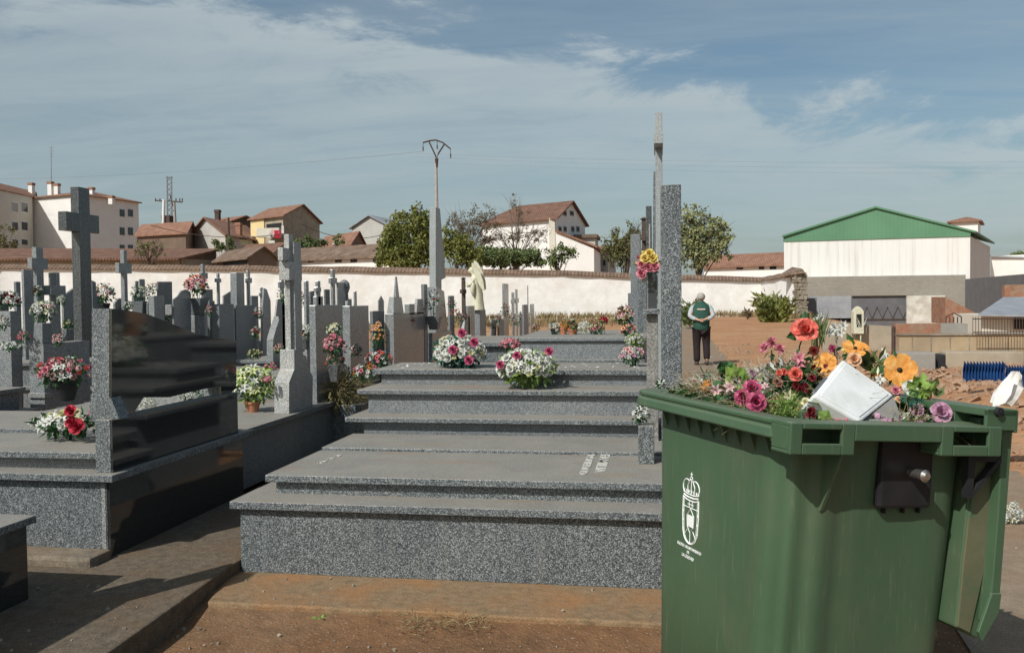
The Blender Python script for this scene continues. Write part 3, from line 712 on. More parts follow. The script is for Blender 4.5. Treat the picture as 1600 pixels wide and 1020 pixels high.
# --- further stones of that row
hs('wide grey headstone right of the tall pale cross with a cross standing behind', 484, 494, 535, 477, 600, XA, 'granite_light')
hs('upright grey headstone with a pale front edge, beside the pink hydrangeas', 536, 548, 577, 478, 620, XA, 'granite_light')
hs('wide veined headstone right of the orange flowers, carrying an obelisk block', 602, 616, 663, 490, 610, XA, 'granite_light')
hs('stone block shaped like a flared vase under the small obelisk', 604, 615, 631, 464, 489.5, XA, 'granite_light', top=(.12, .15, .2, .1), name='stone_block', cat='stone block')
hs('small sharp obelisk on the veined headstone', 614.5, 619, 624, 432, 464.5, XA, 'granite_light', top=(.3, .42, .3, .3), name='obelisk', cat='obelisk')
hs('low square stone block between the obelisk and the concrete post', 632, 640, 648, 475, 492, XA, 'granite_light', name='stone_block', cat='stone block')
hs('trapezoid stone block nearest the tall concrete-like stele', 646, 651, 663, 467, 491, XA, 'granite_light', top=(.15, .15, .2, 0), name='stone_block', cat='stone block')
hs('short rectangular stele left of the tall stele top', 658, 663, 668, 444, 480, XA, 'granite_blue')
r = root('headstone', (XA, 12.8, 0), 'tallest slab-like stele of the left row, standing before the thin power pole', 'headstone')
prof('', 669, 681, [(681, 600), (690, 596), (690, 437), (696.5, 434), (687.5, 326), (681, 324)], XA, 'granite_smooth', parent=r, name='shaft')
prof('grey shoulder stone with carved white flowers right of the tallest stele', 664, 680, [(680, 600), (706, 585), (700, 520), (694, 455), (682, 448)], XA + .03, 'granite_light')
hs('plain grey headstone under the vase of the tallest stele', 663, 676, 706, 520, 600, XA + .05, 'granite_light')
hs('square grey headstone beside the statue pedestal', 727, 732, 742, 478, 560, XA, 'granite_light')
prof('slanted stone lectern leaning left of the statue', 709, 716, [(716, 515), (734, 515), (734, 494), (727, 494)], XA, 'granite_pale', name='stone_wedge', cat='stone wedge')
iron_cross('thin dark wooden crucifix with a flower, left of the cream statue', 723.5, 437, 500, 15.3, .03)
hs('slender stele right of the cream statue', 785, 788, 795, 443, 540, XA, 'granite_light')
cross('thin pale cross to the right of the slender stele', 799, 801, 804, 457, 545, 798, 806, 468, 474, XA, 'granite_light')
cross('taller thin cross beside it near the far end of the left row', 805, 807, 809, 452, 545, 803, 811, 466, 473, XA, 'granite_light')
hs('far dark headstone with a blue-black plaque', 816, 819, 825, 476, 545, XA, 'granite_blue')
hs('thin tall spire stone near the end of the left row', 823, 824.5, 827, 446, 545, XA, 'granite_light', top=(.3, .3, .3, .3), name='spire_stone', cat='headstone')
hs('last pale headstone at the far end of the left row', 828, 830, 835, 475, 545, XA, 'granite_light')
# slender monuments seen between the tall cross and the veined headstone
hs('low curved stone beside the tall pale cross', 474, 478, 484, 439, 480, XA - .4, 'granite_light', top=(.1, .2, 0, 0))
cross('small cross on a stepped block right of the tall pale cross', 492.5, 497, 501, 439, 478, 490, 502, 449, 456, XA - .5, 'granite_light')
hs('stepped block under the small cross beside the tall pale cross', 489, 495, 505, 463, 480, XA - .5, 'granite_light', name='stone_block', cat='stone block')
cross('medium cross outlined against the white wall right of the tall pale cross', 516, 520, 524, 421, 480, 513, 527, 434, 443, XA - .6, 'granite_light')
hs('narrow stele beside the round dark bust', 525.5, 528, 540, 441, 480, XA - .6, 'granite_light')
m = MB(); c = at(538, 456, Y=11.2)
m.lathe([(.03, -.12), (.055, -.1), (.05, -.02), (.075, .05), (.07, .11), (.035, .15), (.01, .16)], c, 12)
obj('bust', m, 'granite_blue', smooth=True, label='small round dark bust on the stone beside the narrow stele', cat='bust')
hs('little bullet-shaped stone standing alone against the white wall', 551, 555, 559, 455, 480, XA - .4, 'granite_light', top=(.15, .25, .2, .1))
# slab bodies of that row
for i, (a, b, h, l) in enumerate(((9.1, 10.0, .80, 'low tomb with a pale slab right behind the tall pale cross'), (10.05, 11.4, .74, 'grey tomb behind the pile of dry branches'), (11.5, 13.0, .8, 'grey tomb in front of the tallest stele'), (13.1, 15.2, .78, 'tomb between the tallest stele and the statue'), (15.3, 17.6, .62, 'tomb carrying the cream statue'), (17.7, 20, .55, 'low tomb behind the cream statue'), (20.1, 23, .5, 'far low tomb near the end of the left row'))):
    tomb(l, -5.9, XA - (.03 if i < 4 else -.2), a, b, h)

# --- second row from the left (right faces on x = -6.8)
X2 = -6.8
r = root('stone_cross', (X2, 9.3, 0), 'large dark square-section cross, the tallest at far left', 'cross')
cross('', 111, 124, 141, 292, 560, 91, 155, 333, 362, X2, 'granite_dark', parent=r)
hs('', 46, 69, 141, 537, 640, X2 + .03, 'granite_light', parent=r, name='pedestal')
hs('', 44, 70, 92, 614, 622, X2 + .05, 'granite_pale', parent=r, name='ledge')
XS = X2
cross('grey cross with short arms left of the large dark cross', 50, 57, 68, 386, 500, 43, 75, 403, 420, X2 - 1.6, 'granite_light')
hs('narrow stele directly left of the short-armed grey cross', 34, 38, 53, 421, 500, X2 - 1.6, 'granite_light')
cross('low thick-armed cross between the short-armed cross and the large dark cross', 76, 88, 94, 426, 500, 68, 103, 446, 461, X2 - 1.5, 'granite_light')
prof('sloping shoulder stone under the thick-armed cross', 95, 99, [(99, 500), (116, 500), (116, 450), (99, 462)], X2 - 1.6, 'granite_light')
cross('slim grey cross rising above the panel, left of the white flowers', 188, 194, 199, 391, 480, 180, 206, 411, 427, X2 - .6, 'granite_light')
prof('dark leaning stone sliver right of the large dark cross', 142, 144, [(144, 480), (156, 480), (150, 441), (144, 438)], X2 - .6, 'granite_blue')
hs('small square post behind the white flowers in the second row', 217, 219, 227, 436, 480, X2 - 1.2, 'granite_light')
hs('thin short post just left of the small square post', 211, 213, 217, 439, 480, X2 - 1.2, 'granite_light')
prof('wide dark stele with a sloped lower shoulder, left of the pink flowers', 244, 247, [(247, 490), (269, 490), (269, 440), (247, 440)], X2 - .4, 'granite_blue')
hs('pale upright stone between the white flowers and the wide dark stele', 232, 241, 257, 462, 492, X2, 'granite_light')
prof('stone with an S-curved shoulder left of the pink and red flowers', 268, 271, [(271, 490), (298, 490), (298, 456), (291, 452), (283, 455), (278, 463), (271, 468)], X2, 'granite_light')
hs('small pale cube of stone beside the curved-shoulder stone', 258, 268, 270, 476, 492, X2, 'granite_pale', name='stone_block', cat='stone block')
cross('dark-topped cross half hidden by the pink and red flowers', 313.5, 317, 321, 413, 480, 311, 325, 426, 435, X2 - .4, 'granite_light')
cross('slender column cross right of the pink and red flowers', 338, 341, 343.5, 427, 478, 335, 346, 435, 441, X2 - .3, 'granite_light')
hs('dark block headstone with a pale left edge behind the black panel', 331, 343, 366, 475, 540, X2 + .3, 'granite_blue', name='headstone')
hs('wide dark headstone touching the block with the pale edge', 366, 369, 400, 477, 545, X2 + .3, 'granite_blue')
hs('tall thick stele against the white wall, second row', 360, 370, 382, 426, 480, X2 - .2, 'granite_light')
cross('thin cross immediately right of the tall thick stele', 384.5, 388, 391, 423, 480, 383, 394, 434, 442, X2 - .2, 'granite_light')
cross('small thin cross on the curved white-edged stone', 406, 408.5, 411, 449, 500, 404, 413, 457, 463, X2 + .3, 'granite_light')
prof('stepped stone figure-like headstone left of the curvy headstone', 409, 413, [(408, 545), (424, 545), (423, 470), (417, 452), (413, 450), (411, 478)], X2 + .4, 'granite_light')
prof('curvy pale-edged headstone left of the tall pale cross', 416, 427, [(425, 570), (447, 565), (447, 494), (438, 494), (431, 515), (427, 530)], X2 + 1.9, 'granite_light')
hs('flared stone vase block on the curvy headstone', 428, 431, 447, 468, 494.5, X2 + 1.9, 'granite_light', top=(.2, .15, .1, 0), name='stone_block', cat='stone block')
cross('small dark cross behind the head of the tall pale cross', 437, 440, 444, 438, 470, 434, 448, 440, 450, X2 + 1.9, 'granite_light')
for a_ in (('narrow round-shouldered stone under the pale sky-lit wall, left of the wide dark stele', 'P', 205, 209, [(209, 500), (221, 500), (221, 464), (217, 458), (212, 458), (209, 464)], X2 - .8),
           ('pointed gable-topped stone between the square post and the pale upright stone', 'P', 228, 231, [(231, 500), (243, 500), (243, 474), (237, 464), (231, 474)], X2 - .5),
           ('dark square-topped stone behind the pink and red flowers', 'H', 318, 322, 333, 452, 500, X2 - .9),
           ('short pale stone just left of the dark block headstone', 'H', 324, 328, 336, 470, 510, X2),
           ('squat slanted stone touching the left side of the tall thick stele', 'P', 347, 350, [(350, 500), (361, 500), (361, 455), (350, 462)], X2 - .5),
           ('mid-height stone between the thin cross and the small thin cross', 'H', 391, 394, 404, 462, 520, X2),
           ('rounded stone at the foot of the slim grey cross', 'P', 176, 180, [(180, 500), (200, 500), (200, 472), (195, 466), (186, 466), (180, 473)], X2 - .7),
           ('upright dark stone behind the white and blush spray', 'H', 148, 151, 163, 455, 500, X2 - 1.4),
           ('tall narrow stone left of the narrow stele at the left edge', 'H', 22, 26, 33, 440, 500, X2 - 2.2),
           ('low stone at the very left edge against the white wall', 'H', -4, 0, 14, 455, 500, X2 - 2.4),
           ('small stone tucked between the low curved stone and the small cross', 'H', 483, 486, 492, 455, 500, XA - .6),
           ('slender stone between the medium cross and the stepped block', 'H', 506, 509, 516, 452, 500, XA - .8),
           ('low dark stone left of the bullet-shaped stone', 'H', 541, 544, 550, 467, 500, XA - .7),
           ('pale stone behind the orange flowers between two headstones', 'H', 578, 583, 601, 486, 540, XA - .2),
           ('thin pointed stone left of the obelisk block', 'P', 590, 592, [(592, 500), (600, 500), (600, 470), (596, 462), (592, 470)], XA - .6),
           ('narrow pale stone between the crucifix and the tallest stele', 'H', 700, 703, 710, 462, 520, XA - .2),
           ('small leaning stone right of the pedestal of the statue', 'P', 764, 766, [(766, 540), (774, 540), (776, 500), (768, 498)], XA),
           ('low stone in front of the slender stele at the far end', 'H', 777, 780, 788, 500, 540, XA + .1),
           ('little gabled stone between the two thin crosses and the dark headstone', 'P', 810, 812, [(812, 540), (816, 540), (816, 492), (814, 486), (812, 492)], XA)):
    if a_[1] == 'H': hs(a_[0], a_[2], a_[3], a_[4], a_[5], a_[6], a_[7], random.choice(['granite_light', 'granite_blue', 'granite']))
    else: prof(a_[0], a_[2], a_[3], a_[4], a_[5], random.choice(['granite_light', 'granite_blue', 'granite_pale']))
for l_, x_, w_, yt_, yb_, Y_ in (('plain stone plinth under the pink and red lilies', 307, 9, 493, 530, 12.4), ('plain stone plinth under the flared vase of white flowers', 219, 9, 492, 530, 12), ('stone plinth carrying the dark vase above the panel', 163, 8, 492, 530, 11.2), ('stone plinth under the white and dark red flowers at the left edge', 14, 12, 486, 540, 9.6)):
    c_ = at(x_, yt_, Y=Y_); k_ = w_ * Y_ / 1430; obj('stone_plinth', boxes((c_.x - k_, c_.x + k_, Y_ - k_, Y_ + k_, 0, c_.z)), 'granite_light', bevel=.006, label=l_, cat='plinth')
tomb('stepped grey tomb body just left of the tall blue-grey block', -2.35, -1.38, 9.0, 10.9, 1.16)
# square vases/pedestals of that row
hs('grey stone cube carrying a white bouquet left of the large dark cross', 51, 66, 83, 505, 536.5, X2 + .02, 'granite_blue', name='stone_block', cat='stone block', top=(.06, .08, .1, .03))
hs('low flared stone block in front of the large dark cross', 98, 104, 120, 514, 533, X2 - .5, 'granite', name='stone_block', cat='stone block')
hs('stone upright at the left edge below the white and dark red flowers', 8, 22, 34, 495, 545, X2 - 1, 'granite_blue')
for i, (a, b, h, l) in enumerate(((5.6, 7.2, .62, 'second-row tomb cut by the left edge'), (7.3, 8.9, .70, 'second-row tomb in front of the large dark cross'), (10.2, 11.8, .86, 'second-row tomb behind the large dark cross'), (11.9, 13.5, .92, 'second-row tomb under the white flowers'), (13.6, 15.4, .92, 'second-row tomb under the pink and red flowers'), (15.5, 17.2, .8, 'second-row tomb behind the dark block headstone'), (17.3, 19.5, .8, 'far second-row tomb near the white wall'))):
    tomb(l, -9.4, X2 + .05, a, b, h)
for i, (a, b, h, l) in enumerate(((9, 11, .9, 'third-row tomb at the left edge'), (11.2, 13.2, 1.0, 'third-row tomb behind the short-armed cross'), (13.4, 15.6, 1.0, 'third-row tomb near the wall'), (15.8, 18.5, .9, 'farthest tomb of the third row from the camera'))):
    tomb(l, -13, -10.2, a, b, h)
for i, (a, b, yt, l) in enumerate(((545, 552, 486, 1), (590, 598, 488, 2), (712, 718, 500, 3), (768, 774, 500, 4), (840, 846, 498, 5))): pass

# ------------------------------------------------------------------ flowers
random.seed(5)
WH = [('rose', 'white', 3), ('lily', 'white', 2), ('carnation', 'cream', 1)]
bouquet('white lilies with three large red roses lying on the dark tomb slab at left', at(108, 662, Y=5.45), .24, .075, [('lily', 'white', 4), ('carnation', 'white', 3), ('rose', 'cream', 1)], 24, base=zs + .002, bs=.042, leaf='plastic_leaf')
for k, (x, y, s) in enumerate(((119, 668, .062), (148, 646, .05), (110, 641, .05))):
    pass
rb = bpy.data.objects['flower_bouquet']
for x, y, s in ((121, 667, .056), (112, 660, .042), (149, 645, .04), (111, 642, .042)):
    blossom('rose', 'red', rb, at(x, y, Y=5.28), V((.1, -1, .5)), s)
bq_px('pink and white bouquet in a round black pot left of the black panel', 100, 582, 48, 26, 7.4, [('rose', 'pink', 4), ('cluster', 'palepink', 3), ('lily', 'white', 3), ('carnation', 'coral', 1)], 34, base=zs + .03, vase=('pot', .13, .17, 'dark'), bs=.055)
R2 = [('rose', 'white', 4), ('lily', 'cream', 3), ('carnation', 'palepink', 1)]
bq_px('creamy white bouquet on the stone cube left of the large dark cross', 68, 486, 22, 18, 8.6, R2, 20, base=z_at(68, 506, 8.6))
bq_px('white and dark red flowers at the upper left edge', 14, 470, 22, 16, 9.6, [('rose', 'white', 3), ('rose', 'darkred', 2), ('carnation', 'palepink', 2)], 18)
bq_px('single large pink rose with white petals at left', 37, 527, 12, 10, 8.9, [('rose', 'pink', 3), ('carnation', 'palepink', 2)], 7)
bq_px('low white flowers beneath the large pink rose at left', 20, 541, 24, 7, 8.8, [('lily', 'white', 1)], 12)
bq_px('pinkish white sprig in front of the large dark cross', 91, 532, 9, 12, 8.7, [('rose', 'palepink', 2), ('lily', 'white', 2)], 7)
bq_px('tiny cream flowers on the flared block by the large dark cross', 106, 507, 9, 8, 9.3, [('carnation', 'cream', 1)], 7)
bq_px('white and blush spray in a dark vase above the panel', 163, 459, 19, 18, 11.2, [('lily', 'white', 3), ('lily', 'palepink', 2), ('carnation', 'cream', 1)], 18, vase=('pot', .07, .16, 'dark'), bot=492)
bq_px('small white bunch low behind the panel top', 200, 478, 9, 8, 11, [('carnation', 'white', 1)], 8)
bq_px('white flowers with green leaves in a grey flared vase', 219, 459, 17, 14, 12, [('carnation', 'white', 3), ('lily', 'cream', 2)], 14, vase=('flare', .1, .2, 'granite_blue'), bot=492)
bq_px('white spray with one red bloom beside the wide dark stele', 240, 451, 12, 10, 12.4, [('carnation', 'white', 5), ('carnation', 'coral', 1)], 10)
bq_px('pink and red lilies in a tall grey vase against the white wall', 307, 446, 20, 18, 12.4, [('lily', 'pink', 4), ('lily', 'coral', 2), ('carnation', 'white', 1), ('lily', 'palepink', 1)], 24, vase=('flare', .13, .26, 'granite'), bot=493)
bq_px('small cream flowers behind the orange potted plant', 398, 553, 14, 8, 10.5, [('carnation', 'cream', 3), ('carnation', 'brownish', 1)], 12)
bq_px('yellow-cream potted plant in an orange pot beside the black panel', 394, 603, 36, 34, 7.9, [('lily', 'lime_cream', 5), ('lily', 'white', 2)], 30, leaf='plastic_leaf_lime', vase=('pot', .075, .1, 'terracotta_pot'), base=ztop + .0, bs=.055)
bq_px('pink hydrangea head against the base of the tall pale cross', 424, 573, 10, 6, 8.1, [('cluster', 'pink', 1)], 4, bs=.05)
bq_px('second pink hydrangea lower among the yellow leaves', 416, 595, 9, 7, 7.7, [('cluster', 'pink', 1)], 4, bs=.05)
bq_px('white roses in a small green glass vase right of the tall pale cross', 477, 518, 12, 10, 9.2, [('rose', 'white', 3), ('rose', 'palepink', 1)], 9, vase=('pot', .05, .12, 'granite_dark'), bot=546)
bq_px('green and white wreath flowers behind the shaft of the tall pale cross', 480, 468, 16, 14, 10.2, [('carnation', 'white', 3), ('carnation', 'magenta', 1)], 10, leaf='plastic_leaf')
bq_px('small green spray at the left of the tall pale cross shaft', 441, 462, 8, 12, 10.2, [('carnation', 'cream', 1)], 3)
bq_px('tall cream flowers over the pink hydrangeas', 522, 516, 13, 10, 8.2, [('lily', 'cream', 2), ('lily', 'white', 1)], 10)
bq_px('big pink hydrangeas standing above the dry branches', 522, 541, 19, 19, 8.15, [('cluster', 'pink', 4), ('cluster', 'palepink', 2), ('rose', 'pink', 1)], 14, vase=('flare', .05, .16, 'granite_dark'), bot=596, bs=.06)
bq_px('dim red and green flowers under the pink hydrangeas', 524, 566, 16, 12, 8.3, [('carnation', 'coral', 1), ('carnation', 'palepink', 1)], 8)
bq_px('orange flowers in a tall bunch between two headstones', 590, 525, 12, 24, 10.8, [('lily', 'orange', 2), ('rose', 'peach', 2), ('carnation', 'cream', 1)], 18)
bq_px('pink and white spray leaning on the highest slab corner', 593, 563, 24, 15, 8.6, [('lily', 'pink', 3), ('rose', 'coral', 1), ('lily', 'white', 2)], 20)
bq_px('drooping pink, orange and white bouquet beside the highest slab', 572, 583, 22, 14, 7.9, [('lily', 'white', 2), ('carnation', 'orange', 1), ('rose', 'pink', 1)], 15)
bq_px('large white and crimson rose arrangement with blue-green leaves on the highest slab', 717, 551, 43, 26, 7.55, [('rose', 'white', 6), ('lily', 'white', 3), ('carnation', 'cream', 3)], 60, base=z3t + .002, leaf='plastic_leaf_blue', bs=.04)
rb = [o for o in bpy.data.objects if o.get('label', '').startswith('large white and crimson')][0]
for x, y in ((708, 547), (733, 563), (741, 535), (722, 521)): blossom('rose', 'magenta', rb, at(x, y, Y=7.36), V((0, -1, .3)), .042)
bq_px('white and red arrangement standing on the middle granite step', 822, 575, 47, 28, 7.1, [('rose', 'white', 5), ('lily', 'white', 6), ('carnation', 'cream', 3)], 62, base=z2t + .002, bs=.042, leaf='plastic_leaf_lime', lsize=1.1)
rb = [o for o in bpy.data.objects if o.get('label', '').startswith('white and red arrangement')][0]
for x, y in ((810, 573), (808, 556), (782, 570), (858, 549)): blossom('rose', 'magenta', rb, at(x, y, Y=6.95), V((0, -1, .3)), .036)
bq_px('pink blossoms rising at the left of the white and red arrangement', 796, 539, 17, 10, 7.5, [('cluster', 'pink', 3), ('lily', 'pink', 2), ('carnation', 'white', 1)], 12, base=z3t + .002, bs=.05)
bq_px('white bouquet with a red flower tied to the tallest stele', 678, 470, 11, 20, 13.0, [('lily', 'white', 4), ('carnation', 'red', 1)], 12, vase=('flare', .1, .2, 'granite'), bot=515)
bq_px('orange-red flowers behind the leaning stone wedge', 712, 490, 9, 8, 14.5, [('carnation', 'coral', 2), ('carnation', 'orange', 1)], 8)
bq_px('dark pink flowers left of the cream statue', 706, 475, 7, 6, 14.3, [('carnation', 'magenta', 1)], 5)
bq_px('red and green flowers beside the slender stele near the wall', 790, 485, 8, 13, 17.8, [('carnation', 'coral', 2), ('carnation', 'palepink', 1)], 9, leaf='leaf_green')
bq_px('pale flowers by the thin crosses at the far end', 806, 500, 9, 9, 18.5, [('carnation', 'white', 2), ('carnation', 'palepink', 1)], 9)
bq_px('orange buds low on the path side of the statue', 769, 509, 8, 5, 16, [('carnation', 'peach', 1)], 6)
Zp = ZT3
bq_px('white flowers in a dark pot, leftmost on the tall blue-grey block', 866, 513, 9, 9, 9.0, [('carnation', 'white', 1)], 9, base=Zp, vase=('pot', .04, .06, 'dark'))
bq_px('orange flowers in an ochre pot on the tall blue-grey block', 880, 512, 9, 9, 9.0, [('carnation', 'orange', 1), ('carnation', 'peach', 1)], 9, base=Zp, vase=('pot', .045, .07, 'terracotta_pot'))
bq_px('brown and white flowers third from the left on the blue-grey block', 894, 511, 8, 11, 9.0, [('carnation', 'brownish', 2), ('carnation', 'white', 1)], 8, base=Zp, vase=('pot', .05, .05, 'terracotta_pot'))
bq_px('silvery flowers around a blue vase in the middle of the block top', 913, 511, 10, 8, 9.0, [('carnation', 'white', 1)], 8, base=Zp, leaf='silver_leaf')
bq_px('cream and pink flowers left of the single red rose', 931, 514, 12, 8, 9.0, [('carnation', 'cream', 2), ('carnation', 'pink', 1)], 12, base=Zp)
bq_px('single bright red rose standing above the blue-grey block', 943, 500, 5, 4, 8.9, [('rose', 'red', 1)], 3, base=Zp, bs=.045)
bq_px('dark mixed bouquet of brown and blush flowers by the blue-grey stele', 976, 494, 15, 16, 9.3, [('carnation', 'brownish', 2), ('rose', 'palepink', 2), ('carnation', 'cream', 1)], 18)
bq_px('orange and pink flowers in the lower stack by the lantern pillar', 981, 516, 12, 9, 8.6, [('rose', 'peach', 2), ('carnation', 'pink', 2)], 12)
bq_px('white and green flowers between the two pink bunches at the pillar', 991, 533, 14, 12, 8.2, [('carnation', 'white', 3), ('carnation', 'lime_cream', 2)], 16, leaf='plastic_leaf_lime')
bq_px('purple-pink and white bouquet on the slab at the foot of the pillar', 988, 555, 19, 14, 7.7, [('lily', 'mauve', 3), ('carnation', 'white', 3), ('rose', 'palepink', 2)], 24, base=z3t)
bq_px('large pink and yellow bouquet hanging on the lantern pillar', 1012, 412, 17, 20, 6.35, [('rose', 'pink', 4), ('cluster', 'yellow', 1)], 8, bs=.055)
rb = [o for o in bpy.data.objects if o.get('label', '').startswith('large pink and yellow')][0]
for x, y, c in ((1015, 397, 'yellow'), (1008, 404, 'yellow'), (1020, 404, 'yellow'), (1003, 414, 'pink'), (1013, 418, 'pink'), (1023, 417, 'pink'), (1002, 428, 'pink')): blossom('rose', c, rb, at(x, y, Y=6.25), V((0, -1, .2)), .038)
bq_px('white sprig in the square granite vase beside the bin', 1001, 648, 12, 12, 5.75, [('lily', 'white', 1)], 6, base=z_at(999, 664, 5.75) - .02, bs=.035, leaf='plastic_leaf')
bq_px('white sprig stuck behind the speckled stele just over the bin rim', 1033, 603, 6, 7, 5.1, [('lily', 'white', 1)], 3, bs=.03)
bq_px('silvery white bunch lying on the lane to the right of the bin', 1582, 802, 13, 15, at(1582, 818, Z=.01).y, [('carnation', 'white', 1)], 14, leaf='silver_leaf', bs=.04)
bq_px('white flowers seen through the gap under the black panel', 232, 632, 14, 10, 7.3, [('carnation', 'white', 1)], 10, leaf='silver_leaf')
bq_px('white and green garland seen through the panel gap at right', 300, 618, 22, 8, 7.6, [('carnation', 'white', 3), ('carnation', 'silver_leaf', 0)], 16, leaf='plastic_leaf')
hs('rough pale granite block seen through the gap under the black panel', 218, 330, 336, 605, 650, X1 - .9, 'granite_pale', name='stone_block', cat='stone block')

for l_, x_, y_, rx_, ry_, Y_, sp_, b_ in (
    ('tiny white flowers low between the dark block headstones', 352, 545, 10, 6, 10.6, [('carnation', 'white', 2), ('carnation', 'palepink', 1)], None),
    ('pink flowers leaning on the curved white-edged stone', 403, 490, 7, 10, 12.5, [('carnation', 'pink', 2), ('carnation', 'white', 1)], None),
    ('red and white flowers by the base of the mid-height stone', 398, 520, 8, 9, 11.5, [('carnation', 'red', 1), ('carnation', 'white', 2)], None),
    ('cream flowers at the foot of the wide dark stele', 258, 500, 10, 8, 12.2, [('carnation', 'cream', 1)], None),
    ('pink flowers right of the pink and red lilies, lower down', 327, 486, 7, 9, 12.2, [('carnation', 'palepink', 2), ('carnation', 'pink', 1)], None),
    ('small white flowers at the left edge above the low white ones', 6, 505, 9, 12, 9.0, [('rose', 'white', 3), ('carnation', 'palepink', 1)], None),
    ('pale flowers hanging on the short-armed grey cross', 60, 455, 8, 10, 10.3, [('carnation', 'white', 2), ('carnation', 'darkred', 1)], None),
    ('white flowers beside the right foot of the large dark cross', 96, 470, 7, 9, 9.8, [('carnation', 'white', 1)], None),
    ('small red flowers by the low block beside the obelisk stone', 640, 500, 7, 7, 12.2, [('carnation', 'coral', 1), ('carnation', 'white', 1)], None),
    ('pink flowers close to the thin dark crucifix', 722, 497, 6, 7, 14.8, [('carnation', 'pink', 1), ('carnation', 'white', 1)], None),
    ('white flowers in the gap right of the statue pedestal', 779, 497, 6, 7, 16.5, [('carnation', 'white', 1), ('carnation', 'pink', 1)], None),
    ('tiny red flowers at the very end of the left row', 838, 512, 6, 6, 17.5, [('carnation', 'red', 1), ('carnation', 'white', 2)], None),
    ('white flowers at the base of the upright headstone with a pale front edge', 556, 548, 9, 10, 9.6, [('carnation', 'white', 2), ('rose', 'palepink', 1)], None),
    ('blush flowers in front of the curvy pale-edged headstone', 436, 545, 8, 8, 8.6, [('carnation', 'palepink', 2), ('carnation', 'cream', 1)], None)):
    bq_px(l_, x_, y_, rx_, ry_, Y_, sp_, 9)
# dry branch pile on a stone planter
random.seed(8)
c = at(530, 610, Y=9.0); m = MB()
for i in range(1500):
    d = rvec(); p = c + V((d.x * .30, d.y * .35, d.z * .20)) * U(.2, 1)
    q = (d + V((U(-.6, .6), U(-.6, .6), -.25))).normalized(); m.leaf(p, q, U(.05, .12), .006)
for i in range(90):
    d = rvec(); p = c + V((d.x * .22, d.y * .25, d.z * .12)); m.tube([p, p + d * U(.12, .26) - V((0, 0, .03))], [.005, .002], 4)
obj('dry_branches', m, 'bush_olive', label='heap of drying cypress branches lying between the tombs, right of the tall pale cross', cat='dry branches')
a = at(520, 640, Y=9.0)
obj('stone_block', boxes((a.x, a.x + .36, 8.85, 9.2, Z0, at(530, 630, Y=9).z)), 'granite', bevel=.005, label='rough stone block under the heap of drying cypress branches', cat='stone block')

# ------------------------------------------------------------------ refuse container
random.seed(31)
BN = at(1225, 657, Z=1.2)
eu = V((-.45, .89, 0)).normalized(); ev0 = V((eu.y, -eu.x, 0)); TL = rad(4)
ev = (ev0 * cos(TL) - V((0, 0, 1)) * sin(TL)); ew = (V((0, 0, 1)) * cos(TL) + ev0 * sin(TL))
def B(u, v, w): return BN + eu * u + ev * v + ew * w
BMAT = M4((( eu.x, ev.x, ew.x, BN.x), (eu.y, ev.y, ew.y, BN.y), (eu.z, ev.z, ew.z, BN.z), (0, 0, 0, 1)))
def ray_plane(px, py, P, n):
    d = RM @ V(((px - 800) / F, -(py - 510) / F, -1)); return CAMP + d * ((P - CAMP).dot(n) / d.dot(n))
def uvw(p): q = p - BN; return q.dot(eu), q.dot(ev), q.dot(ew)
L, Wd = 1.13, .84
binr = root('refuse_container', (BN + eu * .55 + ev * .4 - V((0, 0, 1.2)))[:], 'large green wheeled refuse container heaped with discarded flowers, lid hanging open', 'refuse container')
u0, u1, v0, v1 = .05, L - .04, .075, .835
def ring(w, inset=0.0, flute=1):
    t = -w; ins = inset + .075 * t; r = .12
    a0, a1, b0, b1 = u0 + ins, u1 - ins * .75, v0 + ins * .4, v1 - ins * .04
    pts = []
    def side(p, q, n): return [p.lerp(q, i / n) for i in range(n)]
    cs = [((a0 + r, b0 + r), 180, 270), ((a1 - r, b0 + r), 270, 360), ((a1 - r, b1 - r), 0, 90), ((a0 + r, b1 - r), 90, 180)]
    out = []
    order = [3, 0, 1, 2]
    for (c, s, e) in [cs[0], cs[1], cs[2], cs[3]]:
        for k in range(13):
            an = rad(s + (e - s) * k / 12); out.append(V((c[0] + r * cos(an), c[1] + r * sin(an), 0)))
        out.append(None)
    # straight parts sampled too
    res = []; n = len(out)
    seq = [p for p in out]
    for i, p in enumerate(seq):
        if p is None:
            a = seq[i - 1]; b = seq[(i + 1) % n]
            for k in range(1, 14): res.append(a.lerp(b, k / 14))
        else: res.append(p)
    fin = []
    cc = V((a0 + r, b0 + r, 0)); corner = V((a0, b0, 0))
    for p in res:
        d = (p - V(((a0 + a1) / 2, (b0 + b1) / 2, 0))).normalized()
        s = 0
        dist = (p - corner).length
        if flute and dist < .30:
            sgn = (p.x - a0) - (p.y - b0)
            s = .011 * cos(sgn * 42) * (1 - sm(.16, .29, dist)) * sm(.02, .15, t)
        # shallow panel on the short side
        if p.x < a0 + .01 and .27 < p.y < .62: s -= .004
        fin.append(B(p.x + d.x * s, p.y + d.y * s, w))
    return fin
ws = [-.0, -.03, -.06, -.1, -.16, -.25, -.4, -.6, -.8, -1.12, -1.14]
m = MB(); rings = [ring(w) for w in ws] ; rings[-1] = ring(-1.14, .03)
inner = [ring(-.005, .02, 0), ring(-.35, .02, 0)]
allr = [inner[1], inner[0]] + rings; n = len(allr[0])
m.v = [p for r_ in allr for p in r_]
m.f = [(i * n + k, i * n + (k + 1) % n, (i + 1) * n + (k + 1) % n, (i + 1) * n + k) for i in range(len(allr) - 1) for k in range(n)]
m.f = [f[::-1] for f in m.f]; m.f.append(tuple(range((len(allr) - 1) * n, len(allr) * n))); m.f.append(tuple(range(n))[::-1]); m.m = [0] * len(m.f)
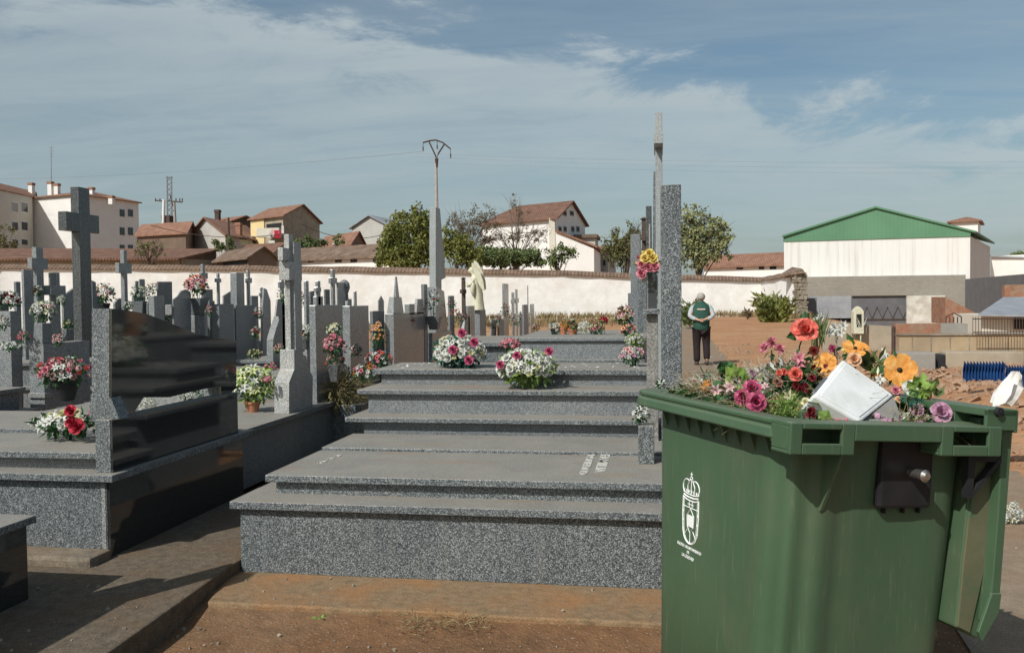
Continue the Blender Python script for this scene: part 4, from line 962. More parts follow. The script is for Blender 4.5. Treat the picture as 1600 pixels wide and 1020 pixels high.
# small fin on the short side
def bb(u0, u1, v0, v1, w0, w1, mb): mb.box(u0, u1, v0, v1, w0, w1, BMAT)
fin = MB()
for vv in (.205,):
    fin.hexa([B(-.03, vv, -.10), B(.09, vv, -.10), B(.09, vv + .012, -.10), B(-.03, vv + .012, -.10)][::-1], [B(.062, vv, -.31), B(.09, vv, -.31), B(.09, vv + .012, -.31), B(.062, vv + .012, -.31)][::-1])
obj('body', m, 'bin_green', binr, smooth=True, sharp=50)
obj('fin', fin, 'bin_green', binr)
# rim: long side channel swept around near-long, far short, back
m = MB()
sec = [(-.055, 0), (.030, .002), (.036, -.006), (.036, -.016), (.029, -.021), (.029, -.027), (.040, -.032), (.046, -.060), (.038, -.066), (.026, -.062), (.026, -.02), (-.055, -.02)]
path = [(.0, .045, (0, -1)), (.06, .03, (0, -1)), (.5, .03, (0, -1)), (L - .10, .03, (0, -1)), (L - .05, .045, (.5, -.87)), (L - .02, .08, (.87, -.5)), (L - .01, .16, (1, 0)), (L - .01, Wd - .12, (1, 0)), (L - .04, Wd - .05, (.7, .7)), (L - .12, Wd - .04, (0, 1)), (.05, Wd - .04, (0, 1))]
R_ = []
for (u, v, o) in path: R_.append([B(u + o[0] * s, v + o[1] * s, w) for s, w in sec])
ns = len(sec); m.v = [p for r_ in R_ for p in r_]
m.f = [(i * ns + k, i * ns + (k + 1) % ns, (i + 1) * ns + (k + 1) % ns, (i + 1) * ns + k) for i in range(len(R_) - 1) for k in range(ns)] + [tuple(range(ns))[::-1], tuple(range((len(R_) - 1) * ns, len(R_) * ns))]
m.f = [f[::-1] for f in m.f]; m.m = [0] * len(m.f)
obj('rim', m, 'bin_green', binr, bevel=.003)
m = MB()
for k in range(9):   # gussets under the long rim
    u = .18 + k * .095
    m.hexa([B(u, .0, -.06), B(u + .006, .0, -.06), B(u + .006, .09, -.03), B(u, .09, -.03)], [B(u, .045, -.06), B(u + .006, .045, -.06), B(u + .006, .10, -.19), B(u, .10, -.19)])
obj('gusset', m, 'bin_green', binr)
# short side flange with the two grip pockets
m = MB(); fo, fi = -.055, -.040
pk = ((.035, .185), (.635, .785)); bl = ((-.01, .235), (.585, .842))
for (a, b), (c, d) in zip(pk, bl):
    bb(fo, fi, c, a, -.102, 0, m); bb(fo, fi, b, d, -.102, 0, m); bb(fo, fi, a, b, -.102, -.066, m); bb(fo, fi, a, b, -.020, 0, m)
    bb(fi, .05, c, d, -.102, -.090, m); bb(fi, .05, c, c + .012, -.09, -.0135, m); bb(fi, .05, d - .012, d, -.09, -.0135, m)
bb(fo, fi, .235, .585, -.056, 0, m); bb(fi, .03, .235, .585, -.056, -.046, m)
bb(fi, .06, -.01, .842, -.0134, -.0005, m)
obj('grip_flange', m, 'bin_green', binr, bevel=.004)
m = MB()   # rounded corner piece joining flange and long rim
pl = [(-.055, -.01), (-.05, -.001)] ; pl = [(-.055, .03), (-.05, .008), (-.03, -.008), (.01, -.010), (.06, -.008), (.06, .05)]
m.prism(pl, lambda u, v, h: B(u, v, h), -.075, .0015); obj('rim_corner', m, 'bin_green', binr, bevel=.004)
# plate with trunnion
m = MB(); bb(.040, .075, .425, .645, -.30, -.057, m)
obj('plate', m, 'black_plate', binr, bevel=.012)
m = MB()
PVV = .055
for v in (.41, .49, .555): m = MB(); bb(.058, .085, v + PVV, v + PVV + .006, -.32, -.29, m); obj('plate_tab', m, 'black_plate', binr)
m = MB(); kp = ray_plane(1436, 741, B(.0, 0, 0), eu); ku, kv, kw = uvw(kp)
m.tube([B(.06, kv, kw), B(-.005, kv, kw), B(-.03, kv, kw), B(-.04, kv, kw)], [.018, .018, .022, .012], 16)
m.tube([B(.056, kv, kw), B(.045, kv, kw)], [.034, .03], 16)
obj('trunnion', m, 'steel', binr, smooth=True)
# hinge rail and open lid
m = MB(); bb(-.045, L - .02, Wd - .06, Wd + .075, .035, .062, m); bb(-.045, L - .02, Wd + .065, Wd + .08, -.02, .06, m)
bb(-.045, -.03, Wd - .06, Wd + .075, -.0135, .06, m)
for k in range(4): bb(.10 + k * .3, .115 + k * .3, Wd - .06, Wd + .07, -.01, .035, m)
obj('hinge_rail', m, 'bin_green', binr, bevel=.004)
hp = uvw(ray_plane(1559, 643, B(-.046, 0, 0), eu)); m = MB()
m.tube([B(-.046, hp[1], hp[2]), B(-.06, hp[1], hp[2])], [.017, .015], 14); m.tube([B(-.058, hp[1], hp[2]), B(-.064, hp[1], hp[2])], [.006, .006], 8)
obj('hinge_pin', m, 'dark', binr)
PU = .0
def lp(x, y): q = uvw(ray_plane(x, y, B(PU, 0, 0), eu)); return q[1], q[2]
lid = [lp(*p) for p in ((1550, 655), (1584, 655), (1573, 800), (1564, 940), (1546, 1006), (1511, 988), (1521, 880), (1533, 770))]
m = MB(); m.prism(lid, lambda v, w, h: B(h, v, w), PU + .05, L - .05)
lo = obj('lid', m, 'bin_green', binr, bevel=.008)
m = MB(); d_ = [lp(*p) for p in ((1536, 690), (1572, 690), (1566, 800), (1556, 880), (1530, 994), (1512, 985), (1522, 880), (1534, 778))]
m.prism(d_, lambda v, w, h: B(h, v, w), PU + .042, PU + .051); obj('inner_wall', m, 'bin_lid_dirty', lo)
m = MB(); d_ = [lp(*p) for p in ((1546, 655), (1584, 655), (1573, 800), (1562, 940), (1545, 975), (1552, 900), (1560, 800), (1566, 690))]
m.prism(d_, lambda v, w, h: B(h, v, w), PU - .0, PU + .052); obj('lid_edge', m, 'bin_green', lo, bevel=.004)
m = MB(); d_ = [lp(*p) for p in ((1545, 925), (1560, 925), (1556, 955), (1530, 1000), (1524, 985))]
m.prism(d_, lambda v, w, h: B(h, v, w), PU - .015, PU - .0005); obj('lid_handle', m, 'bin_green', lo, bevel=.003)
m = MB(); q = [lp(*p) for p in ((1565, 712), (1565, 722), (1519, 778), (1512, 775), (1514, 714))]; q2 = [lp(*p) for p in ((1540, 720), (1543, 724), (1527, 748), (1524, 746))]
m.prism([q[0], q[1], q[2], (q[2][0] - .02, q[2][1] + .0)], lambda v, w, h: B(h, v, w), -.0, .03)
m.prism([lp(1514, 713), lp(1526, 713), lp(1521, 765), lp(1512, 778)], lambda v, w, h: B(h, v, w), .001, .029)
m.prism([lp(1526, 713), lp(1565, 713), lp(1560, 722), lp(1526, 720)], lambda v, w, h: B(h, v, w), .002, .028)
obj('bracket', m, 'dark', binr)
# castors and pedal bar below
for (u, v) in ((.2, .2), (.2, .58), (.9, .2), (.9, .58)):
    p = B(u, v, -1.14); gz = ground(p.x, p.y); m = MB(); m.tube([V((p.x - .02, p.y, gz + .05)), V((p.x + .02, p.y, gz + .05))], [.05, .05], 20)
    cw = obj('wheel', m, 'dark', binr); m = MB(); m.box(p.x - .035, p.x + .035, p.y - .03, p.y + .03, gz + .06, p.z + .002); obj('fork', m, 'metal_grey', cw)
# emblem on the long side
Pa, Pb, Pc = B(.5, v0 + .034, -.4), B(.8, v0 + .034, -.4), B(.5, v0 + .034 + .0085, -.65)
def fpt(u, w): return B(u, v0 + .4 * .075 * (-w) - .0015, w)
nrm = (fpt(.8, -.4) - fpt(.5, -.4)).cross(fpt(.5, -.7) - fpt(.5, -.4)).normalized()
c0 = uvw(ray_plane(1079, 797, fpt(.5, -.4), nrm)); cu, cw_ = c0[0], c0[2]
ct = uvw(ray_plane(1087, 740, fpt(.5, -.4), nrm)); cb = uvw(ray_plane(1077, 851, fpt(.5, -.4), nrm)); H_ = ct[2] - cb[2]
wl_ = uvw(ray_plane(1066, 800, fpt(.5, -.4), nrm)); wr_ = uvw(ray_plane(1097, 800, fpt(.5, -.4), nrm)); W_ = wl_[0] - wr_[0]
def E2(x, y): return fpt(cu - x * W_ * .5, (ct[2] + cb[2]) / 2 + y * H_ * .5)
em = MB()
def stroke(pts, r=.0022): em.tube([E2(*p) for p in pts], r, 4)
def arc(cx, cy, rx, ry, a, b, n=14): return [(cx + rx * cos(rad(a + (b - a) * i / n)), cy + ry * sin(rad(a + (b - a) * i / n))) for i in range(n + 1)]
# shield
sh = [(-.78, .28), (-.8, -.2), (-.74, -.55)] + arc(0, -.55, .74, .42, 180, 360) + [(.74, -.55), (.8, -.2), (.78, .28)]
stroke(sh, .003); stroke([(x * .84, y * .97) for x, y in sh], .0014)
stroke([(-.78, .28), (-.4, .22), (0, .21), (.4, .22), (.78, .28)], .003); stroke([(-.74, .02), (.74, .02)], .002)
stroke([(-.15, .2), (-.15, .03)], .0018); stroke([(.15, .2), (.15, .03)], .0018); stroke([(-.3, .11), (.3, .11)], .0018)
stroke([(-.35, -.2), (0, .0), (.35, -.2), (.3, -.5), (0, -.66), (-.3, -.5), (-.35, -.2)], .002)
for k in range(7): stroke([(-.28 + k * .09, -.5), (-.24 + k * .08, -.18)], .0026)
stroke([(0, -.66), (0, -.95)], .002); stroke([(-.3, -.6), (-.6, -.78)], .002); stroke([(.3, -.6), (.6, -.78)], .002)
for y in (-.1, -.35, -.6):
    for x in (-.72, .72): stroke([(x, y), (x * 1.0, y - .05)], .004)
# crown
stroke([(-.72, .34), (-.3, .30), (.3, .30), (.72, .34)], .004); stroke([(-.76, .42), (-.3, .38), (.3, .38), (.76, .42)], .0026)
stroke(arc(-.42, .58, .4, .2, 240, 60), .0028); stroke(arc(.42, .58, .4, .2, -60, 120), .0028)
stroke([(0, .38), (0, .82)], .0022); stroke([(-.3, .4), (-.36, .6), (-.15, .78)], .0024); stroke([(.3, .4), (.36, .6), (.15, .78)], .0024)
for x in (-.7, -.45, -.2, .05, .3, .55, .75): stroke([(x, .43), (x * .97, .50)], .0034)
stroke(arc(0, .83, .13, .045, 0, 360), .002); stroke([(0, .87), (0, 1.0)], .0022); stroke([(-.1, .94), (.1, .94)], .0018)
obj('emblem', em, 'white_paper', binr)
for s, x, y, sz in (('EXCMO. AYUNTAMIENTO', 1076.5, 856, .0165), ('DE', 1075, 862.5, .015), ('LA CIUDAD', 1074.5, 870, .0185)):
    q = uvw(ray_plane(x, y, fpt(.5, -.4), nrm)); o = fpt(q[0], q[2]); zz = (fpt(0, q[2] + .1) - fpt(0, q[2])).normalized()
    Mx = M4((( -eu.x, zz.x, -ev.x, o.x), (-eu.y, zz.y, -ev.y, o.y), (-eu.z, zz.z, -ev.z, o.z), (0, 0, 0, 1)))
    obj('lettering', text_mesh(s, sz, Mx, .001), 'white_paper', binr)

# ------------------------------------------------------------------ discarded flowers in the container
random.seed(14)
def heap_h(u, v): return (.0 if u < .34 else .02) + .15 * math.exp(-((u - .50) / .22) ** 2 - ((v - .46) / .20) ** 2) + .08 * math.exp(-((u - .75) / .25) ** 2 - ((v - .3) / .3) ** 2)
def heap_obj(mat, n, l, w, label, seed, umin=.12, umax=.98, vmin=.12, vmax=.72, dz=0, kind='stuff', cat='plant waste', name='plant_waste', thin=0):
    random.seed(seed); m = MB()
    cl = [(U(umin, umax), U(vmin, vmax)) for _ in range(max(3, n // 40))]
    for i in range(n):
        c = random.choice(cl); u = max(.1, min(1.0, random.gauss(c[0], .05))); v = max(.1, min(.74, random.gauss(c[1], .05)))
        if u < .46 and .18 < v < .50 and R() < .93: continue
        h = heap_h(u, v) + dz; p = B(u, v, h * U(.55, 1.05) - .03)
        d = V((U(-1, 1), U(-1, 1), U(-.1, 1)))
        if thin: m.tube([p, p + d.normalized() * U(.5, 1) * l * .6, p + d.normalized() * l + V((0, 0, -.3 * l))], [w, w * .8, w * .3], 3)
        else: m.leaf(p, d, U(.5, 1.1) * l, U(.6, 1) * w)
    return obj(name, m, mat, label=label, cat=cat, kind=kind)
heap_obj('plastic_leaf', 1500, .075, .016, 'dark green artificial leaves filling the container', 1, dz=-.03)
heap_obj('leaf_olive', 1600, .05, .008, 'withered olive foliage mixed through the container heap', 2, dz=-.01)
heap_obj('dry_twigs', 900, .14, .0015, 'dry brown stalks poking from the heap in the container', 3, thin=1)
heap_obj('pale_twigs', 800, .12, .0014, 'pale dried grass stems at the left of the heap', 4, umin=.45, umax=.85, vmin=.15, vmax=.5, thin=1)
heap_obj('plastic_leaf_lime', 120, .05, .014, 'light green plastic leaves scattered over the heap', 5)
heap_obj('silver_leaf', 260, .04, .009, 'silvery white bits of filler flowers in the heap', 6, umin=.3, umax=.95)
for q_, (c_, l_) in enumerate((('pink', 'loose faded pink petals caught in the container heap'), ('white', 'loose white petals and plastic bits in the container heap'), ('orange', 'loose orange and yellow petals in the container heap'), ('mauve', 'loose mauve petals scattered over the container heap'), ('darkred', 'loose dark red petals in the container heap'))):
    heap_obj(c_, (150, 260, 90, 110, 120)[q_], .034, .013, l_, 40 + q_, dz=.01)
m = MB(); g = []
for i in range(17):
    for j in range(13):
        u = .09 + i * (.95 / 16); v = .11 + j * (.61 / 12); g.append(B(u, v, heap_h(u, v) * .62 - .05 + .02 * noise.noise(V((u * 12, v * 12, 0)))))
m.v = g; m.f = [(i * 13 + j, (i + 1) * 13 + j, (i + 1) * 13 + j + 1, i * 13 + j + 1) for i in range(16) for j in range(12)]; m.m = [0] * len(m.f)
obj('compost', m, 'bush_olive', smooth=True, label='matted brown plant remains under the discarded flowers', cat='plant waste', kind='stuff')
TF = 'discarded artificial flowers in the container'
FW = RM @ V((0, 0, -1))
def inb(px, py, Y): return ray_plane(px, py, B(.12 + (Y - 3.0) * .9, 0, 0), eu)
def dsc(p, rpx): return rpx * (p - CAMP).dot(FW) / F
def single(label, px, py, rpx, kind, col, Y=3.3, d=(0, -1, .35), extra=(), leafm='plastic_leaf', nl=6, stem=1, n=1):
    """one discarded flower with stem and leaves"""
    p = inb(px, py, Y); s = dsc(p, rpx) * .92; dd = V(d).normalized()
    r = root('artificial_flower', p - V((0, 0, .12)), label, 'artificial flower', TF)
    for i in range(n):
        q = p + (V((U(-1, 1), U(-.3, .3), U(-1, 1))) * s * (.9 if n > 1 else 0))
        blossom(kind, col, r, q, dd + V((U(-.3, .3), 0, U(-.3, .3))) * (1 if n > 1 else .3), s * (1 if n == 1 else .8), name='blossom')
    m = MB()
    if stem: m.tube([p - dd * .01, p - V((U(-.02, .02), -.03, .06)), p - V((U(-.05, .05), -.06, .16))], .003, 5)
    for i in range(nl):
        a = rvec(); a.y = abs(a.y) * .5; m.leaf(p - dd * .015 + a * s * .3, a + V((0, .3, -.2)), s * U(.9, 1.6), s * U(.25, .45))
    obj('stem', m, leafm, r)
    return r
single('big coral-red rose at the top left of the container heap', 1257, 518, 24, 'rose', 'coral', 3.45, (0, -1, .7))
single('salmon pink carnations on a thin stem at the upper left of the heap', 1206, 546, 15, 'carnation', 'pink', 3.5, n=3)
single('small coral carnation below the salmon pink ones', 1222, 578, 10, 'carnation', 'coral', 3.4, n=2)
single('dusty pink torn bloom under the big coral-red rose', 1252, 560, 17, 'lily', 'pink', 3.4, n=2)
single('vivid red petals left of the white box', 1242, 585, 13, 'rose', 'coral', 3.35)
single('dark red carnations just left of the white box corner', 1256, 607, 13, 'carnation', 'darkred', 3.3, n=3)
single('orange hibiscus partly behind the upper left edge of the white box', 1290, 572, 22, 'daisy', 'orange', 3.42, (-.7, -1, .3))
single('bent peach-orange hibiscus above the white box', 1336, 545, 22, 'daisy', 'orange', 3.45, (.1, -.5, 1))
single('peach petals hanging from the bent hibiscus above the white box', 1334, 562, 13, 'rose', 'peach', 3.4)
single('large orange hibiscus right of the white box', 1405, 578, 28, 'daisy', 'orange', 3.3, (.15, -1, .15))
single('faded orange bloom between the two orange hibiscus', 1377, 585, 14, 'rose', 'orange', 3.42, nl=3)
single('magenta peony pair at the left of the heap', 1165, 617, 20, 'rose', 'magenta', 3.35, n=2)
single('deep pink peony directly right of the magenta pair', 1181, 628, 18, 'rose', 'magenta', 3.2)
single('pale pink lily petals lying left of the magenta peonies', 1128, 606, 16, 'lily', 'palepink', 3.5, n=2)
single('dark crimson pompom in front of the white box', 1266, 645, 13, 'carnation', 'darkred', 3.05)
single('mauve rose resting on the right rim', 1469, 645, 19, 'rose', 'mauve', 3.0, (.1, -1, .35))
single('small dusky rose between the box and the mauve rose', 1432, 640, 12, 'rose', 'mauve', 3.05)
single('white rose behind the green leaves right of the box', 1421, 606, 14, 'rose', 'white', 3.2, leafm='plastic_leaf_lime')
single('white lilies at the top of the heap beside the coral-red rose', 1306, 516, 13, 'lily', 'white', 3.6, n=4, leafm='silver_leaf')
single('white orchid spray standing above the orange hibiscus', 1280, 496, 7, 'lily', 'white', 3.65, n=3)
single('white filler bloom between the hibiscus flowers', 1388, 556, 12, 'lily', 'white', 3.45, n=2, leafm='silver_leaf')
single('silver-white bow of petals right of the box top', 1372, 588, 12, 'lily', 'white', 3.3, n=2, leafm='silver_leaf')
single('white and pink blossoms at the left end above the rim', 1078, 612, 12, 'lily', 'white', 3.9, n=3)
single('cluster of small white flowers behind the left end of the rim', 1098, 600, 11, 'lily', 'white', 3.8, n=2, leafm='silver_leaf')
single('burgundy bloom behind the bent hibiscus', 1305, 545, 10, 'carnation', 'magenta', 3.55, n=2)
single('cream bud beside the dark red carnations', 1258, 628, 8, 'rose', 'cream', 3.2, nl=2)
for a_ in (('faded pink carnation half buried left of the coral petals', 1228, 600, 9, 'carnation', 'palepink', 3.45), ('small withered brown rose beneath the salmon carnations', 1215, 598, 9, 'rose', 'brownish', 3.4),
           ('yellowed cream carnation near the dry stems', 1190, 590, 9, 'carnation', 'cream', 3.5), ('dull mauve bloom on the left slope of the heap', 1176, 583, 9, 'carnation', 'mauve', 3.55),
           ('washed-out pink rose above the magenta peonies', 1160, 598, 10, 'rose', 'palepink', 3.5), ('white rosebud tucked beside the lime leaves', 1142, 612, 8, 'rose', 'white', 3.6),
           ('tiny magenta carnation over the left rim', 1120, 618, 7, 'carnation', 'magenta', 3.7), ('brown dried lily at the centre of the heap', 1212, 622, 12, 'lily', 'brownish', 3.3),
           ('cream lily sunk beside the fern', 1232, 618, 12, 'lily', 'cream', 3.25), ('coral rose fragment behind the orange hibiscus', 1272, 548, 9, 'rose', 'coral', 3.5),
           ('pale yellow carnation behind the white box top', 1322, 548, 8, 'carnation', 'yellow', 3.55), ('dried brown carnation right of the bent hibiscus', 1362, 560, 9, 'carnation', 'brownish', 3.5),
           ('small pink rose below the large orange hibiscus', 1400, 610, 8, 'rose', 'pink', 3.25), ('faded peach carnation near the white rose', 1404, 625, 8, 'carnation', 'peach', 3.15),
           ('crushed white carnation by the mauve rose', 1448, 652, 7, 'carnation', 'white', 3.05), ('brown rose lying at the far right of the heap', 1450, 628, 8, 'rose', 'brownish', 3.15),
           ('pink lily scrap on the dry stems', 1196, 604, 9, 'lily', 'palepink', 3.4), ('dark red rosebud left of the orange hibiscus', 1268, 590, 8, 'rose', 'darkred', 3.35)):
    single(a_[0], a_[1], a_[2], a_[3], a_[4], a_[5], a_[6], (U(-.6, .6), -1, U(0, .8)), nl=4)
def spray(label, px, py, Y, n, l, w, mat, up=(0, 0, 1), sp=.6):
    p = inb(px, py, Y); m = MB()
    for i in range(n):
        d = V(up) + rvec() * sp; m.leaf(p + rvec() * .03, d, l * U(.6, 1), w * U(.7, 1))
    m.tube([p, p - V((0, -.02, .12))], .003, 5)
    return obj('leaf_spray', m, mat, label=label, cat='leaf spray')
spray('round dark green leaves at the left of the heap', 1138, 588, 3.6, 16, .06, .025, 'plastic_leaf')
spray('bright lime leaves beneath the dark round leaves', 1150, 600, 3.5, 16, .07, .02, 'plastic_leaf_lime')
spray('bright green rose leaves right of the large orange hibiscus', 1442, 612, 3.15, 12, .06, .024, 'plastic_leaf_lime')
spray('dark leaves near the mauve rose', 1455, 612, 3.2, 10, .06, .02, 'leaf_green')
spray('blue-green spiky leaves at the left rim', 1104, 598, 3.8, 16, .07, .008, 'plastic_leaf_blue')
spray('long upright green blades behind the coral-red rose', 1278, 540, 3.6, 40, .15, .006, 'leaf_green', (0, 0, 1.6), .5)
spray('long pale blades behind the white lilies', 1345, 524, 3.65, 9, .075, .0016, 'silver_leaf', (0, 0, 1.6), .6)
spray('teal tinsel garland under the white rose', 1425, 625, 3.05, 60, .03, .004, 'plastic_leaf_blue', (0, 0, .3), 1)
spray('feathery yellow-green asparagus fern near the dark crimson pompom', 1228, 640, 3.1, 160, .07, .0035, 'plastic_leaf_lime', (0, -.2, .3), 1)
spray('single broad green leaf left below the white box', 1287, 650, 3.05, 4, .07, .03, 'plastic_leaf_lime', (-1, -.3, .2), .4)
spray('broad dark leaf sprays beside the upper hibiscus', 1362, 570, 3.45, 16, .09, .018, 'leaf_green', (0, -.2, .6), .8)
# white box
P = [inb(1318, 561, 3.30), inb(1397, 617, 3.22), None, inb(1272, 618, 3.04)]
P[2] = ray_plane(1344, 659, P[0], (P[1] - P[0]).cross(P[3] - P[0]).normalized())
nb = (P[1] - P[0]).cross(P[3] - P[0]).normalized()
if nb.y < 0: nb = -nb
cen = sum(P, V()) / 4; dv = nb * .12
r = root('white_box', cen, 'white polystyrene box with a grey side, tipped on the container heap', 'box')
m = MB(); m.hexa([p + (cen - p) * .06 + dv for p in P], [p + (cen - p) * .02 + nb * .048 for p in P]); obj('carton', m, 'styrofoam', r, bevel=.006)
m = MB(); m.hexa([p + nb * .050 for p in P], [p for p in P]); obj('lid', m, 'styrofoam', r, bevel=.008)
Q = [p + (cen - p) * .13 for p in P]
m = MB(); m.hexa([p - nb * .0005 for p in Q], [p + (cen - p) * .03 - nb * .004 for p in Q]); obj('lid_panel', m, 'styrofoam', r, bevel=.003)
m = MB(); s0 = P[3] + (P[0] - P[3]) * .12; s1 = P[3] + (P[0] - P[3]) * .5; off = (P[3] - P[2]).normalized()
m.hexa([s0 + off * .012 + nb * .02, s1 + off * .012 + nb * .02, s1 + nb * .02, s0 + nb * .02], [s0 + off * .012 + nb * .008, s1 + off * .012 + nb * .008, s1 + nb * .008, s0 + nb * .008]); obj('latch', m, 'metal_grey', r)
# grey carton lying under it
m = MB(); Pg = [inb(1346, 660, 3.06), inb(1396, 620, 3.16), inb(1412, 662, 3.04)]; Pg.append(ray_plane(1380, 668, Pg[0], (Pg[1] - Pg[0]).cross(Pg[2] - Pg[0]).normalized()))
m.hexa([p + V((.0, .09, -.03)) for p in Pg], Pg); obj('carton', m, 'grey_cardboard', label='crumpled grey cardboard piece wedged beneath the white box', cat='cardboard')

# ------------------------------------------------------------------ person
def skin_mesh(name, pts, edges, mat, parent, sub=2, rootv=0, rigid=False):
    me = bpy.data.meshes.new(name); me.from_pydata([tuple(V(p[:3])) for p in pts], edges, [])
    me.materials.append(MAT[mat]); o = bpy.data.objects.new(name, me); C.objects.link(o); o.parent = parent
    md = o.modifiers.new('skin', 'SKIN'); md.use_smooth_shade = True
    if not me.skin_vertices: me.skin_vertices.new() if hasattr(me.skin_vertices, 'new') else None
    for i, p in enumerate(pts):
        sv = me.skin_vertices[0].data[i]; rr = p[3]; sv.radius = (rr, p[4] if len(p) > 4 else rr); sv.use_root = (i == rootv)
    ss = o.modifiers.new('sub', 'SUBSURF'); ss.levels = sub; ss.render_levels = sub
    return o
pp_ = at(1096, 570, Z=0); pp_ = at(1096, 570, Z=ground(pp_.x, pp_.y) + .006)
man = root('person', pp_, 'person walking away on the path, hands clasped behind, green vest, pale shirt, black trousers', 'person')
pts = [(0, 0, .93, .12, .09), (0, .0, 1.08, .13, .09), (0, .01, 1.25, .15, .10), (0, .04, 1.40, .11, .08), (0, .07, 1.49, .055), (0, .095, 1.55, .06), (0, .105, 1.61, .085, .095), (0, .10, 1.66, .07, .08),
       (-.17, .03, 1.40, .055), (-.26, -.07, 1.17, .042), (-.10, -.19, 1.08, .028), (.17, .03, 1.40, .055), (.27, -.07, 1.17, .042), (.10, -.20, 1.09, .028),
       (-.09, 0, .86, .085), (-.105, .03, .50, .055), (-.105, -.02, .10, .035), (-.11, .10, .035, .03), (.09, 0, .86, .085), (.11, .02, .50, .055), (.12, -.13, .15, .035), (.12, -.03, .045, .03),
       (-.03, -.215, 1.055, .026, .018), (.03, -.225, 1.06, .026, .018), (0, .215, 1.585, .013), (-.09, .09, 1.595, .016), (.09, .09, 1.595, .016)]
edges = [(0, 1), (1, 2), (2, 3), (3, 4), (4, 5), (5, 6), (6, 7), (3, 8), (8, 9), (9, 10), (3, 11), (11, 12), (12, 13), (0, 14), (14, 15), (15, 16), (16, 17), (0, 18), (18, 19), (19, 20), (20, 21), (10, 22), (13, 23), (6, 24), (6, 25), (6, 26)]
for hand, sx in ((22, 1), (23, -1)):
    hx, hy, hz = pts[hand][:3]
    for k, (dz, ln) in enumerate(((.022, .055), (.008, .062), (-.007, .058), (-.021, .045))):
        a = len(pts); pts.append((hx + sx * .035, hy - .004 * k * (1 if sx > 0 else -.5), hz + dz, .0085)); pts.append((hx + sx * (.03 + ln * .7), hy - .012, hz + dz - .012, .007)); edges += [(hand, a), (a, a + 1)]
    a = len(pts); pts.append((hx + sx * .01, hy - .02, hz + .035, .009)); pts.append((hx + sx * .035, hy - .03, hz + .045, .008)); edges += [(hand, a), (a, a + 1)]
skin_mesh('body', pts, edges, 'skin', man)
def loft(secs, n=20):
    m = MB()
    for (x, y, z, rx, ry) in secs:
        m.v += [V((x + rx * cos(2 * pi * k / n) * (abs(cos(2 * pi * k / n)) ** -.12 if abs(cos(2 * pi * k / n)) > .1 else 1), y + ry * sin(2 * pi * k / n), z)) for k in range(n)]
    m.f = [(i * n + k, i * n + (k + 1) % n, (i + 1) * n + (k + 1) % n, (i + 1) * n + k) for i in range(len(secs) - 1) for k in range(n)] + [tuple(range(n))[::-1], tuple(range((len(secs) - 1) * n, len(secs) * n))]
    m.m = [0] * len(m.f); m.v = [v + pp_ for v in m.v]; return m
def pobj(name, m, mat, parent=None, **k): return obj(name, m, mat, parent or man, smooth=True, sharp=60, **k)
vest = pobj('vest', loft([(0, -.005, .84, .185, .13), (0, -.01, .90, .19, .14), (0, -.01, 1.0, .195, .145), (0, -.005, 1.12, .20, .15), (0, .0, 1.25, .215, .15), (0, .015, 1.36, .215, .14), (0, .03, 1.42, .19, .115), (0, .05, 1.465, .12, .085), (0, .065, 1.495, .08, .075), (0, .07, 1.515, .07, .07)]), 'vest_green')
m = MB(); m.v = [V((x, -.152 - (.004 if abs(x) < .1 else -.002), z)) + pp_ for x, z in ((-.10, 1.315), (.10, 1.315), (.10, 1.345), (-.10, 1.345))]; m.f = [(0, 1, 2, 3)]; m.m = [0]
m = MB(); m.box(pp_.x - .10, pp_.x + .09, pp_.y - .156, pp_.y - .135, pp_.z + 1.305, pp_.z + 1.335); obj('badge', m, 'badge', vest)
for s in (-1, 1):
    skin_mesh('sleeve', [(s * .16, .03, 1.41, .062), (s * .235, -.01, 1.30, .062), (s * .275, -.06, 1.17, .056), (s * .20, -.14, 1.11, .048), (s * .12, -.185, 1.085, .036)], [(0, 1), (1, 2), (2, 3), (3, 4)], 'shirt_white', man)
skin_mesh('trousers', [(0, 0, .94, .19, .14), (-.09, .0, .84, .13, .14), (-.105, .02, .66, .112), (-.107, .03, .50, .094), (-.105, .0, .28, .088), (-.105, -.02, .07, .086), (.09, .0, .84, .13, .14), (.11, .015, .66, .112), (.115, .02, .50, .094), (.12, -.05, .30, .088), (.12, -.12, .13, .084)], [(0, 1), (1, 2), (2, 3), (3, 4), (4, 5), (0, 6), (6, 7), (7, 8), (8, 9), (9, 10)], 'trousers_black', man)
skin_mesh('shoe', [(-.107, -.07, .045, .062, .06), (-.11, .03, .05, .064, .06), (-.115, .17, .035, .05, .045)], [(0, 1), (1, 2)], 'shoe_brown', man)
skin_mesh('shoe', [(.12, -.17, .10, .062, .06), (.12, -.09, .065, .062, .06), (.122, .03, .04, .05, .045)], [(0, 1), (1, 2)], 'shoe_brown', man)
hm = MB()
for i in range(7):
    for k in range(16):
        th = rad(30 + i * 17); ph = 2 * pi * k / 16; rr = .098 + .004 * noise.noise(V((i, k, 0)) * 1.7)
        hm.v.append(pp_ + V((rr * .93 * sin(th) * cos(ph), .09 + rr * 1.05 * sin(th) * sin(ph) - .012, 1.612 + rr * 1.0 * cos(th))))
for i in range(6):
    for k in range(16):
        a = (k + .5) * 22.5
        if not (50 < a < 130): hm.f.append((i * 16 + k, (i + 1) * 16 + k, (i + 1) * 16 + (k + 1) % 16, i * 16 + (k + 1) % 16))
hm.m = [0] * len(hm.f); ho = pobj('hair', hm, 'hair_grey'); sd = ho.modifiers.new('solid', 'SOLIDIFY'); sd.thickness = .012; sd.offset = 0

